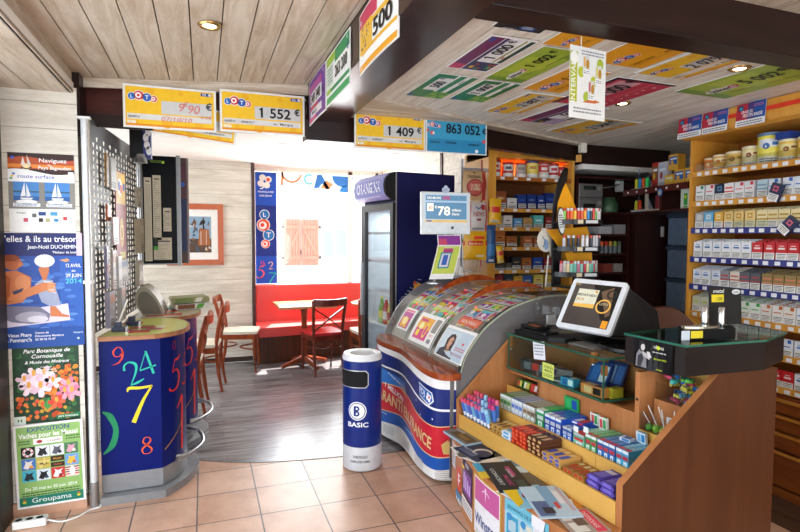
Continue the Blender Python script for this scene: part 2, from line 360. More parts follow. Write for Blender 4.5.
b = B(); b.box(.635, 1.87, 7.245, 7.251, .92, 2.39, glassy('window_glass', (1, 1, 1), .97)); b.box(1.93, 2.26, 7.245, 7.251, .92, 2.39, MATS['window_glass']); b.build('glass', w1)
# walls round the tobacco corner
b = B(); b.box(2.38, 4.75, 4.55, 4.62, 0, 2.4, mat('dark_back_wall', '#2c120e', .5)); b.build('wall_back_right', kind='structure')
b = B(); boards_wall(b, frame((4.7, 4.55, 0), (0, -1, 0), (0, 0, 1)), 6.7, 0, 2.4, .148, BOARD); b.build('wall_right', kind='structure')
b = B(); b.box(-1.6, 4.75, -2.25, -2.2, 0, .35, BOARD); b.box(-1.6, -.9, -2.25, -2.2, .35, 2.6, BOARD); b.box(2.7, 4.75, -2.25, -2.2, .35, 2.6, BOARD); b.box(-.9, 2.7, -2.25, -2.2, 2.4, 2.6, BOARD); b.build('wall_shopfront', kind='structure')
# street seen through the window
b = B(); b.box(-6, 12, 7.33, 16, -.14, -.1, mat('pale_pavement', '#dcd8d0', .8)); b.build('ground', kind='structure')
b = B(); b.box(-4, 9, 12.2, 12.4, -.1, 5, mat('white_render', '#f4f2ee', .9, var=.02)); b.build('wall_across_street', kind='structure')
SHUT = mat('salmon_shutter_paint', '#e8917c', .6)
t = thing('window_shutters', 'pair of closed salmon wooden shutters on the white house across the street', 'shutters', (2.07, 12.19, .9))
for x0, x1, f in ((1.68, 2.06, 1), (2.08, 2.46, -1)):
    b = B()
    n = 6
    for i in range(n): b.box(x0+(x1-x0)*i/n+.003, x0+(x1-x0)*(i+1)/n-.003, 12.165, 12.19, .9, 1.93, SHUT)
    s_ = b.build('shutter', t)
    b = B(); b.box(x0, x1, 12.14, 12.165, 1.72, 1.80, SHUT); b.box(x0, x1, 12.14, 12.165, 1.03, 1.11, SHUT)
    a, c = ((x0+.05, 1.13), (x1-.04, 1.7)) if f > 0 else ((x1-.05, 1.13), (x0+.04, 1.7))
    b.bar((a[0], 12.152, a[1]), (c[0], 12.152, c[1]), .024, .06, SHUT, up=(0, 0, 1)); b.build('brace', s_)
HINGE = mat('iron_hinge', '#5a5552', .5, .6)
for x in (1.66, 2.48):
    for z in (1.76, 1.07): b = B(); b.cbox((x, 12.16, z), (.05, .03, .05), HINGE); b.build('hinge', t)
b = B(); b.cbox((2.05, 12.13, 1.2), (.02, .03, .1), HINGE); b.build('latch', t)
t = thing('house_window', 'white framed window with teal curtains beside the salmon shutters across the street', 'window', (2.85, 12.19, 1.1))
b = B(); b.box(2.52, 3.14, 12.15, 12.19, 1.05, 1.75, WF); b.build('window_frame', t)
for x0 in (2.56, 2.85):
    b = B(); b.box(x0, x0+.25, 12.14, 12.148, 1.1, 1.7, mat('teal_curtain', '#a9c4c0', .7)); b.build('pane', t)
# tall stone shopfront floor joint: white service box at the ceiling corner
b = B(); b.box(3.155, 3.215, 3.99, 4.03, 2.305, 2.388, mat('ivory_plastic', '#e9e4d6', .4)); b.box(3.195, 3.203, 3.985, 3.99, 2.325, 2.37, MATS['ivory_plastic'])
b.build('junction_box', label='small ivory electrical box hanging at the corner of the ceiling of cheques', cat='electrical box')
b = B(); b.box(-2.3, 4.85, -2.3, 7.4, 2.64, 2.7, PLASTER); b.build('sun_leak_slab', kind='structure')  # unseen slab added to stop sun leaking through the ceiling gaps
b = B(); b.box(-2.3, -1.62, 3.47, 3.6, 0, 2.6, BOARD); b.box(-1.62, -.66, 3.62, 3.66, 0, 2.6, BOARD); b.box(-2.3, -2.2, 3.6, 4.6, 0, 2.6, BOARD); b.box(-2.3, -2.2, 6.6, 7.4, 0, 2.6, BOARD); b.box(-2.3, -2.2, 4.6, 6.6, 0, .8, BOARD); b.box(-2.3, -2.2, 4.6, 6.6, 2.2, 2.6, BOARD); b.build('wall_back_room_left', kind='structure')
# ================================================================ back room: bench, tables, chairs, picture, window vinyls, fridge, bin
CH = wood('mahogany_chair', '#6e2a12', '#a4502a', 2, .28, 10, .6, .4, 12)
CHD = wood('mahogany_chair_dark', '#4e1a10', '#7d3420', 2, .28, 10, .6, .4, 12)
CREAM = mat('cream_vinyl', '#d9d2bf', .45); REDV = mat('red_vinyl', '#c0282c', .38, var=.05)
def chair(label, cm, seat):
    t = thing('cafe_chair', label, 'chair', (0, 0, 0), 'cross-back chairs in the back room')
    b = B(); b.prism([(-.20, .02), (-.185, .21), (.185, .21), (.20, .02), (.175, -.19), (-.175, -.19)], .445, .475, seat); b.build('seat', t, bev=.012)
    b = B(); b.box(-.185, .185, .155, .185, .385, .442, cm); b.box(-.165, .165, -.185, -.16, .385, .442, cm)
    b.bar((-.18, .16, .414), (-.165, -.17, .414), .022, .056, cm); b.bar((.18, .16, .414), (.165, -.17, .414), .022, .056, cm); b.build('seat_frame', t)
    for s in (-1, 1):
        b = B(); b.tube([(s*.18, .175, .44), (s*.178, .18, .22), (s*.172, .19, 0)], [.019, .018, .013], cm, 8); b.build('leg', t, smooth=50)
        b = B(); b.tube(spline([(s*.165, -.23, 0), (s*.165, -.195, .22), (s*.168, -.18, .45), (s*.178, -.205, .66), (s*.19, -.25, .855)], 4), [.014]*3+[.019]*13+[.016], cm, 8); b.build('leg', t, smooth=50)
    b = B()
    top = spline([(-.195, -.25, .83), (-.1, -.275, .822), (0, -.283, .82), (.1, -.275, .822), (.195, -.25, .83)], 4)
    for p, q in zip(top, top[1:]): b.bar(p, q, .024, .075, cm)
    rail = b.build('backrest', t)
    b = B()
    for s in (-1, 1):
        pts = spline([(s*-.178, -.226, .76), (0, -.226 if s > 0 else -.214, .635), (s*.166, -.186, .50)], 4)
        for p, q in zip(pts, pts[1:]): b.bar(p, q, .013, .026, cm, up=(0, 1, .1))
    b.build('cross_brace', rail)
    b = B(); b.tube(spline([(.175, .178, .27), (.1, .05, .27), (0, 0.0, .27), (-.1, .05, .27), (-.175, .178, .27)], 4), .010, cm, 7); b.tube(spline([(-.166, -.19, .30), (-.1, -.08, .30), (0, -.04, .30), (.1, -.08, .30), (.166, -.19, .30)], 4), .010, cm, 7); b.build('stretcher', t, smooth=50)
    return t
c1 = chair('dark mahogany cross-back chair with a red seat pulled up to the nearer pedestal table', CHD, REDV)
c1.location = (1.27, 6.08, 0); c1.rotation_euler = (0, 0, radians(8))
c2 = chair('chestnut chair with a cream seat standing against the white boarded wall below the framed picture', CH, CREAM)
c2.location = (.385, 6.46, 0); c2.rotation_euler = (0, 0, radians(-101))
dup(c2, (-.05, 5.79, 0), radians(82), 'chestnut chair with its back to the room, between the wall chair and the blue stands')
dup(c2, (-.22, 5.1, 0), radians(84), 'chestnut chair half hidden behind the blue numbered stands')
dup(c2, (1.80, 5.97, 0), radians(0), 'chestnut chair with a cream seat showing only at the edge of the drinks fridge door')
# bench
RB = mat('red_bench_vinyl', '#dc3830', .5, var=.05, scale=4, spec=1.0)
t = thing('bench_seat', 'long curved red vinyl bench with a panelled wooden base under the bright window', 'bench', (1.5, 7.0, 0))
front = spline([(.605, 6.66), (.9, 6.68), (1.3, 6.74), (1.8, 6.86), (2.31, 6.93)], 6)
def bandp(off): return [(p.x, p.y+off) for p in front]
b = B(); b.prism([(p[0], p[1]) for p in bandp(-.04)]+[(2.31, 7.13), (.605, 7.13)], .33, .445, RB); b.build('seat', t, bev=.03, seg=3)
b = B(); b.prism(bandp(0)+[(2.31, 7.16), (.605, 7.16)], 0, .325, wood('bench_panel', '#3e2012', '#5e331c', 2, .45))
for i in range(26):
    k = i/25*(len(front)-1); j = min(int(k), len(front)-2); p = front[j].lerp(front[j+1], k-j); b.box(p.x-.004, p.x+.004, p.y-.004, p.y+.01, .01, .32, GAP)
b.build('base', t)
b = B(); b.box(.605, 2.31, 7.135, 7.195, .40, .93, RB); b.build('backrest', t, bev=.03, seg=3)
# tables
def table(label, x, y, round_=False, r=.36):
    t = thing('pedestal_table', label, 'table', (x, y, 0), 'pedestal tables by the bench')
    TW = wood('table_top_wood', '#a8744c', '#c99a6e', 0, .22, 8, .8, .5)
    b = B()
    if round_: b.lathe([(0, .725), (r, .725), (r+.004, .738), (r, .75), (0, .75)], TW, 40, (x, y, 0))
    else: b.box(x-.33, x+.33, y-.3, y+.3, .722, .75, TW)
    b.build('table_top', t, bev=.004)
    b = B(); b.lathe([(.04, .1), (.034, .2), (.034, .6), (.045, .69), (.11, .72)], CH, 16, (x, y, 0)); b.build('column', t, smooth=40)
    for a in range(4):
        q = radians(20+90*a); b = B(); b.tube([(x+.03*cos(q), y+.03*sin(q), .09), (x+.15*cos(q), y+.15*sin(q), .065), (x+.30*cos(q), y+.30*sin(q), .026)], [.034, .03, .024], CH, 8); b.build('foot', t, smooth=50)
table('square topped pedestal table in front of the bench with the red seated chair', 1.12, 6.42)
table('round topped pedestal table half hidden behind the drinks fridge', 2.0, 6.32, True, .32)
# framed picture on the boarded wall
t = thing('framed_picture', 'orange wood framed print of a harbour scene with white mat on the boarded wall', 'picture', (-.06, 6.89, 1.2))
M = frame((-.09, 6.902, 1.566), (1, 0, 0), (0, 0, 1)); FR = mat('orange_wood_frame', '#b85a2a', .35)
b = B(M)
for a in ((-.32, -.365, .32, -.30), (-.32, .30, .32, .365), (-.32, -.30, -.255, .30), (.255, -.30, .32, .30)): b.box(a[0], a[2], a[1], a[3], 0, .022, FR)
b.build('frame', t)
b = B(M); b.rect(-.255, -.3, .255, .3, .004, K('#f3f1ec')); b.build('mat_board', t)
b = B(M); z = .006; b.rect(-.18, -.215, .18, .215, z, K('#8aa6bd')); b.rect(-.18, -.215, .18, -.05, .0065, K('#5b4335'))
rr = random.Random(3)
for i in range(46):
    x = rr.uniform(-.17, .15); y = rr.uniform(-.2, .15); b.flat([(x, y), (x+rr.uniform(.01, .05), y+rr.uniform(-.02, .02)), (x+rr.uniform(0, .03), y+rr.uniform(.02, .07))], .007+i*2e-5, K(rr.choice(['#3a2c28', '#8c5a3c', '#b98a62', '#d8d2c8', '#45586a', '#6d4a34'])))
b.flat([(.03, -.13), (.17, -.13), (.15, .06), (.05, .08)], .0085, K('#a6643c')); b.rect(.085, .06, .10, .2, .009, K('#2c2422')); b.disc(.09, .15, .025, .0095, K('#2c2422')); b.rect(.06, -.12, .068, .04, .009, K('#cfc6b8')); b.rect(.12, -.12, .126, .05, .009, K('#cfc6b8'))
b.build('print', t)
# vinyls on the bistro window
M = frame((.638, 7.238, .93), (1, 0, 0), (0, 0, 1))
FB = '#123a9c'
b = B(M); b.rect(0, .0, .27, 1.45, 0, K('#1c4fc0')); b.rect(0, .36, .27, 1.02, .0008, K('#142c86'))
for a in range(4): b.disc(.12+.055*cos(a*pi/2+.5), 1.33+.055*sin(a*pi/2+.5), .042, .0016, K('#f4f2ea') if a != 0 else K('#f4f2ea'))
b.disc(.165, 1.355, .024, .0024, K('#e0462c')); b.stroke([(.11, 1.27), (.09, 1.24), (.06, 1.235)], [.02, .012], .0016, K('#f4f2ea'))
b.text('FRANÇAISE', .135, 1.185, .022, .0016, K('#eef0fa'), w=.2); b.text('DES JEUX', .135, 1.135, .022, .0016, K('#eef0fa'), w=.16)
for x, y, r, c, ch in ((.115, .90, .065, '#2a7ac4', 'L'), (.10, .765, .085, '#e2562e', 'O'), (.165, .635, .075, '#2a7ac4', 'T'), (.125, .52, .058, '#e2562e', 'o')):
    b.disc(x, y, r, .0016, K('#f3f3f3')); b.disc(x, y, r*.88, .0024, K(c))
    if ch in 'Oo': b.disc(x-r*.1, y-r*.05, r*.6, .0032, K('#f3f3f3')); b.disc(x-.15*r, y, r*.3, .004, K('#e2462e'))
    else: b.text(ch, x, y-r*.4, r*.85, .0032, K('#f3f3f3'), bold=.05)
b.build('window_sticker', label='tall blue vinyl strip with four lottery balls on the left edge of the bistro window', cat='window sticker')
def digit(b, d, x, y, h, z, m, slant=0, rot=0):
    D = {'7': [([(.0, .86), (.04, .96), (.3, .95), (.62, .98)], [.03, .1, .09, .07]), ([(.6, .98), (.38, .55), (.18, .0)], [.05, .1, .14])],
         '2': [([(.04, .72), (.12, .93), (.34, .98), (.52, .8), (.42, .5), (.06, .06)], [.12, .07, .07, .14, .1, .04]), ([(.04, .05), (.3, .05), (.6, .1)], [.06, .12, .05])],
         '4': [([(.46, 1), (.02, .33)], [.03, .04]), ([(.0, .31), (.34, .31), (.66, .31)], [.07, .07, .07]), ([(.46, 1.02), (.46, .0)], [.11, .12])],
         '9': [([(.5, .72), (.42, .95), (.22, .99), (.04, .74), (.14, .5), (.36, .5), (.5, .72)], [.1, .05, .06, .12, .06, .05, .1]), ([(.51, .76), (.5, .42), (.32, .12), (.02, 0)], [.13, .12, .07, .02])],
         '5': [([(.18, .93), (.38, .94), (.58, 1.02)], [.08, .1, .04]), ([(.2, .95), (.1, .57)], [.04, .04]), ([(.1, .57), (.32, .62), (.52, .38), (.4, .08), (.15, .0), (.0, .1)], [.03, .07, .14, .1, .05, .1])],
         '8': [([(.27, .53), (.07, .7), (.14, .95), (.27, .99), (.42, .94), (.47, .75), (.27, .53), (.02, .3), (.08, .04), (.27, .0), (.46, .05), (.52, .27), (.27, .53)], [.1, .11, .06, .05, .06, .1, .12, .12, .06, .05, .06, .12, .1])],
         '1': [([(.02, .82), (.26, 1.0)], [.03, .1]), ([(.26, 1.0), (.26, .0)], [.13, .13])],
         '3': [([(.04, .85), (.25, .99), (.46, .78), (.22, .55), (.5, .3), (.3, .02), (0, .08)], [.1, .05, .1, .05, .12, .07, .1])], '6': [([(.48, 1), (.15, .7), (.02, .3), (.2, .01), (.46, .16), (.42, .45), (.2, .52), (.05, .35)], [.03, .09, .13, .06, .11, .08, .05, .06])], '0': [([(.27, .99), (.04, .7), (.04, .3), (.27, .01), (.5, .3), (.5, .7), (.27, .99)], [.05, .12, .12, .05, .12, .12, .05])]}
    c, sn = cos(rot), sin(rot)
    for pts, wd in D[d]:
        q = [((px+slant*py)*h, py*h) for px, py in pts]
        b.stroke([(x+a*c-e*sn, y+a*sn+e*c) for a, e in q], [w*h*.82 for w in wd], z, m)
b = B(M)
digit(b, '9', .075, .21, .08, .001, K('#e0457a'), .1, .3); digit(b, '2', .16, .185, .10, .001, K('#f0c890')); digit(b, '5', .01, .075, .165, .001, K('#f0603a'), .1); digit(b, '7', .14, .0, .15, .001, K('#28c8a8'), .1, -.1)
b.build('number_sticker', label='cluster of coloured digits stuck at the foot of the blue window strip', cat='window sticker')
def shard(label, polys):
    b = B(M)
    for pts, c in polys: b.flat(pts, .0005, K(c))
    b.build('color_sticker', label=label, cat='window sticker', group='shapes along the top of the bistro window')
def arcp(cx, cy, r0, r1, a0, a1, n=10):
    A = [(cx+r0*cos(a0+(a1-a0)*i/n), cy+r0*sin(a0+(a1-a0)*i/n)) for i in range(n+1)]; return A+[(cx+r1*cos(a0+(a1-a0)*i/n), cy+r1*sin(a0+(a1-a0)*i/n)) for i in range(n, -1, -1)]
shard('orange hooked letter shape sticker at the top of the bistro window', [(arcp(.47, 1.46, .11, .14, pi*1.0, pi*1.95), '#f29a6a'), ([(.325, 1.29), (.355, 1.28), (.365, 1.45), (.335, 1.46)], '#f29a6a')])
shard('pale turquoise letter c sticker at the top of the bistro window', [(arcp(.70, 1.38, .045, .075, pi*.3, pi*1.75), '#7edcea')])
shard('blue letter shape with an orange square sticker on the bistro window top', [([(.76, 1.26), (.81, 1.45), (.87, 1.45), (.98, 1.26), (.93, 1.26), (.88, 1.33), (.83, 1.27)], '#3a7fd0'), ([(.85, 1.27), (.93, 1.38), (1.03, 1.33), (.97, 1.25)], '#f2a070')])
shard('large blue half disc sticker at the top of the bistro window', [(arcp(1.16, 1.44, 0.0, .15, pi, 2*pi), '#3a7fd0'), (arcp(1.2, 1.22, 0.0, .09, .1, pi-.1), '#3a8fe0')])
# recessed ceiling spots of the back room
CHR = mat('chrome', '#c9c9c9', .15, 1)
for x, y, s_ in ((.75, 5.43, 'nearer the cheques'), (.76, 6.4, 'nearer the bistro window'), (1.98, 5.6, 'above the drinks fridge')):
    t = thing('ceiling_spotlight', 'recessed round spotlight in the white back-room ceiling, '+s_, 'spotlight', (x, y, 2.44), 'back-room ceiling spots')
    b = B(); b.lathe([(.045, 2.449), (.045, 2.443), (.03, 2.440), (.03, 2.449)], CHR, 20, (x, y, 0)); b.build('rim', t, smooth=40)
    b = B(); b.disc(x, y, .03, 2.446, mat('spot_lens', '#fff4dc', .3, emit=3)); b.build('lamp', t)
# ---------------------------------------------------------------- drinks fridge
A8 = radians(8)
Mf = Matrix.Translation((1.525, 4.36, 0)) @ Matrix.Rotation(A8, 4, 'Z')   # local x along the navy side, y back along the door
t = thing('drinks_fridge', 'tall navy drinks fridge with a glass door and curved brand header', 'fridge', (1.8, 4.7, 0))
NAVY = mat('navy_fridge_side', '#171a4e', .5, var=.04, spec=.2); BLK = mat('black_plastic', '#0f0f11', .4, spec=.25); SIL = mat('silver_trim', '#c8cacd', .3, .8)
b = B(Mf); b.box(.03, .62, .0, .03, .08, 2.105, NAVY); b.box(.60, .62, .03, .66, .08, 2.105, NAVY); b.box(.03, .60, .63, .66, .08, 2.1, NAVY); b.box(.03, .60, .03, .63, 1.84, 2.1, NAVY); b.box(.03, .6, .03, .63, .08, .16, NAVY); b.box(.02, .032, -.002, .002, .08, 2.105, SIL); b.build('body', t)
b = B(Mf); b.box(.595, .598, .035, .625, .16, 1.84, mat('fridge_liner', '#e4e8ea', .5)); b.box(.035, .595, .031, .034, .16, 1.84, MATS['fridge_liner']); b.box(.035, .595, .626, .629, .16, 1.84, MATS['fridge_liner']); b.build('liner', t)
b = B(Mf @ frame((0, 0, 0), (1, 0, 0), (0, 0, 1))); 
b.disc(.12, .90, .095, .003, mat('soft_blue_print', '#2a3a9a', .5), n=28); b.disc(.075, .905, .06, .004, K('#eef1fa')); b.disc(.078, .90, .033, .005, mat('soft_blue_print', '#2a3a9a', .5))
b.flat(arcp(.26, .80, 0, .15, .1, pi*.9), .0025, K('#27369a'))
b.flat([(.19, 1.05), (.205, 1.13), (.25, 1.145), (.29, 1.13), (.30, 1.05), (.27, 1.0), (.21, 1.0)], .004, K('#f0a63c')); b.disc(.25, 1.06, .03, .005, K('#f6d080')); b.flat([(.19, 1.135), (.21, 1.17), (.23, 1.135)], .0045, K('#e05a30'))
for i in range(16): b.disc(.06+i*.014+.004*sin(i*2.1), 1.0+.012*i+.01*sin(i*3.3), .005, .0035, K('#cfd6f2'), 8)
b.build('side_print', t)
DG = mat('dark_door_frame', '#1a1b1f', .35)
b = B(Mf)
for a in ((-.005, .03, .0, .055, .1, 1.84), (-.005, .03, .575, .66, .1, 1.84), (-.005, .03, .055, .575, 1.78, 1.84), (-.005, .03, .055, .575, .1, .2)): b.box(*a, DG)
dr = b.build('door', t)
b = B(Mf); b.box(.010, .015, .055, .575, .2, 1.78, glassy('fridge_glass', (.93, .97, 1), .92)); b.build('glass', dr)
b = B(Mf); b.box(-.03, -.005, .61, .63, .8, 1.3, SIL); b.build('handle', dr)
b = B(Mf); b.box(.03, .6, .05, .62, .0, .07, BLK); b.build('base', t)
for k, z in enumerate((.45, .74, 1.03, 1.32, 1.58)):
    b = B(Mf)
    for i in range(12): b.box(.05+i*.045, .054+i*.045, .05, .61, z, z+.006, MATS['white_window_frame'])
    b.box(.045, .05, .04, .62, z-.01, z+.015, MATS['white_window_frame']); b.build('shelf', t)
light('fridge_lamp', 'AREA', tuple(Mf @ Vector((.3, .33, 1.79))), tuple(Mf @ Vector((.3, .33, 0))), 5, (.9, .96, 1), shape='RECTANGLE', size=.3, size_y=.4)
# curved header box
prof = [(.03, 1.86), (-.02, 1.87), (-.07, 1.91), (-.085, 1.98), (-.07, 2.05), (-.02, 2.095), (.03, 2.105)]
b = B(Mf @ frame((0, .66, 0), (1, 0, 0), (0, 0, 1))); b.prism(prof, 0, .66, mat('header_end', '#101014', .4)); hd = b.build('header', t)
HS = mat('header_screen', '#6a6fae', .35, emit=.25)
pr = spline(prof[1:-1], 4)
def hmap(v): # s along the door (0..0.62), t along the profile (0..1)
    f = max(0, min(.9999, v.y))*(len(pr)-1); j = int(f); p = pr[j].lerp(pr[j+1], f-j); n = Vector((pr[j+1].y-pr[j].y, -(pr[j+1].x-pr[j].x))).normalized()
    return Vector((p.x-n.x*(.002+v.z), .64-v.x, p.y-n.y*(.002+v.z)))
b = B(Mf, hmap)
for i in range(12): b.add([(0, i/12), (.62, i/12), (.62, (i+1)/12), (0, (i+1)/12)], [(0, 1, 2, 3)], HS)
b.text('ORANGINA', .31, .36, .30, .002, K('#f2f0f6'), w=.5, bold=.03, rot=.0); b.rect(.1, .2, .52, .23, .002, K('#c9c9e6')); b.build('header_sign', hd)
# bottles and cans seen through the glass
def bottle(label, x, y, z, c1, c2, h=.24, r=.032):
    t = thing('drink_bottle', label, 'bottle', (0, 0, 0), 'bottles in the drinks fridge'); 
    p = Mf @ Vector((x, y, z))
    b = B(); b.lathe([(r*.9, 0), (r, .01), (r, h*.6), (r*.5, h*.82), (r*.38, h*.95)], K(c1, .15), 14, p); b.build('bottle_body', t, smooth=40)
    b = B(); b.lathe([(r*1.02, h*.2), (r*1.02, h*.5)], K(c2), 14, p); b.build('wrapper', t, smooth=40)
    b = B(); b.cyl((p.x, p.y, p.z+h*.95), r*.42, .02, K(c2), 12); b.build('cap', t)
for i, (c1, c2, nm) in enumerate((('#e8a93a', '#2a4fb0', 'orange drink bottle with a blue wrapper'), ('#d8c848', '#c8342c', 'yellow drink bottle with a red wrapper'), ('#c8342c', '#f0e8d8', 'red drink bottle with a cream wrapper'), ('#7cb04a', '#e8d84a', 'green drink bottle with a yellow wrapper'))):
    bottle(nm+' on the fridge shelf near the door edge', .09, .13+i*.09, .747, c1, c2)
# ---------------------------------------------------------------- litter bin
t = thing('litter_bin', 'blue cylindrical litter bin with white ash tray top and round B emblem', 'bin', (.995, 3.47, 0))
x, y, r = .995, 3.47, .131
BB = mat('bin_blue', '#0d2674', .3, var=.04, coat=.15, spec=.25); BG = mat('bin_grey', '#c9cacc', .4)
a_op = atan2(-y, -x); 
def bmap(v): a = a_op+radians(-6)+v.x/r; return Vector((x+(r+v.z)*cos(a), y+(r+v.z)*sin(a), v.y))
b = B(); b.lathe([(r, .16), (r, .738)], BB, 48, (x, y, 0)); b.lathe([(r-.01, .18), (r-.01, .7)], mat('bin_inside', '#05060c', .8), 32, (x, y, 0)); b.build('body', t, smooth=40)
b = B(); b.lathe([(r-.012, 0), (r+.001, .01), (r+.001, .165), (r-.003, .17)], BG, 48, (x, y, 0)); b.build('base', t, smooth=40)
b = B(); b.lathe([(r+.002, .735), (r+.003, .75), (r-.008, .774), (r-.045, .77), (r-.055, .747), (0.0, .728)], mat('bin_rim', '#d8d9da', .35), 48, (x, y, 0)); b.build('ash_tray', t, smooth=60)
b = B(fn=bmap)
w, h = .078, .063; cx0, cy0 = -.06, .62
def rrect(cx, cy, w, h, c, n=5):
    P = []
    for sx, sy, a0 in ((1, 1, 0), (-1, 1, pi/2), (-1, -1, pi), (1, -1, 1.5*pi)):
        for i in range(n+1): a = a0+pi/2*i/n; P.append((cx+sx*(w-c)+c*cos(a), cy+sy*(h-c)+c*sin(a)))
    return P
def quadgrid(b, pts, z, m, nx=14):
    """convex outline filled as strips so that it follows a curved surface"""
    x0, x1 = min(p[0] for p in pts)+2e-5, max(p[0] for p in pts)-2e-5; X = [x0+(x1-x0)*i/nx for i in range(nx+1)]
    def yr(x):
        Y = []
        for (ax, ay), (bx, by) in zip(pts, pts[1:]+pts[:1]):
            if (ax-x)*(bx-x) <= 1e-12 and abs(ax-bx) > 1e-9: Y.append(ay+(by-ay)*(x-ax)/(bx-ax))
            elif abs(ax-bx) <= 1e-9 and abs(ax-x) < 1e-6: Y += [ay, by]
        return min(Y), max(Y)
    vs = []
    for q in X: lo, hi = yr(q); vs += [(q, lo, z), (q, hi, z)]
    b.add(vs, [(2*i, 2*i+2, 2*i+3, 2*i+1) for i in range(nx)], m)
quadgrid(b, rrect(cx0, cy0, .116, .058, .02), .0012, mat('bin_slot_trim', '#c4c6c8', .3, .6)); quadgrid(b, rrect(cx0, cy0, .110, .052, .016), .0022, mat('bin_hole', '#04050a', .9)); b.build('slot', t)
b = B(fn=bmap); w_ = K('#e8ecf2'); ex, ey = -.02, .41
b.ring(ex, ey, .055, .062, .0012, w_, 32); [b.ring(ex, ey, .0125*k, .0125*(k+1), .0012, w_, 32) for k in range(4)]
bl_ = K('#0d2674'); [b.rect(ex-.022, ey-.033+.0066*k, ex-.008, ey-.033+.0066*(k+1), .003, bl_) for k in range(10)]
for yy in (.0165, -.0165): b.ring(ex-.002, ey+yy, .0075, .0175, .0032, bl_, 16, -pi/2, pi/2); [b.rect(ex-.009, ey+yy+q, ex-.001, ey+yy+q+.0095, .0032, bl_) for q in (-.0172, .0077)]
b.ring(ex, ey, 0, .0001, .003, bl_, 3); b.text('BASIC', ex+.004, .305, .03, .002, w_, w=.14, bold=.03)
b.text('TONER PRODIGUE', .0, .095, .017, .002, K('#3c3f46'), w=.1); b.text('LES MEILLEURES GAMMES', .0, .065, .015, .002, K('#3c3f46'), w=.13); b.build('print', t)
# ================================================================ left side: posters, numbered stands, perforated panel
def poster(name, label, x0, x1, z0, z1, draw, rot=0, y=3.443):
    M = frame(((x0+x1)/2, y, (z0+z1)/2), (cos(rot), 0, sin(rot)), (-sin(rot), 0, cos(rot)))
    b = B(M); w, h = x1-x0, z1-z0; b.box(-w/2, w/2, -h/2, h/2, -.0012, 0, K('#f2f2ef')); draw(b, w, h)
    b.build(name, label=label, cat='poster')
def wave(b, xs, ylo, yhi, z, m):
    vs = []
    for x in xs: vs += [(x, ylo(x), z), (x, yhi(x), z)]
    b.add(vs, [(2*i, 2*i+2, 2*i+3, 2*i+1) for i in range(len(xs)-1)], m)
def lin_(a, b_, n): return [a+(b_-a)*i/n for i in range(n+1)]
def fineprint(b, x, y, w, h, z, m, n=3):
    """lines of print too small to read"""
    r_ = random.Random(int((x+y)*1e4) & 1023)
    for i in range(n):
        yy = y-h*(i+.5)/n; q = x
        while q < x+w-.004:
            l = r_.uniform(.006, .02); l = min(l, x+w-q); b.rect(q, yy-h/n*.22, q+l, yy+h/n*.22, z, m); q += l+.003
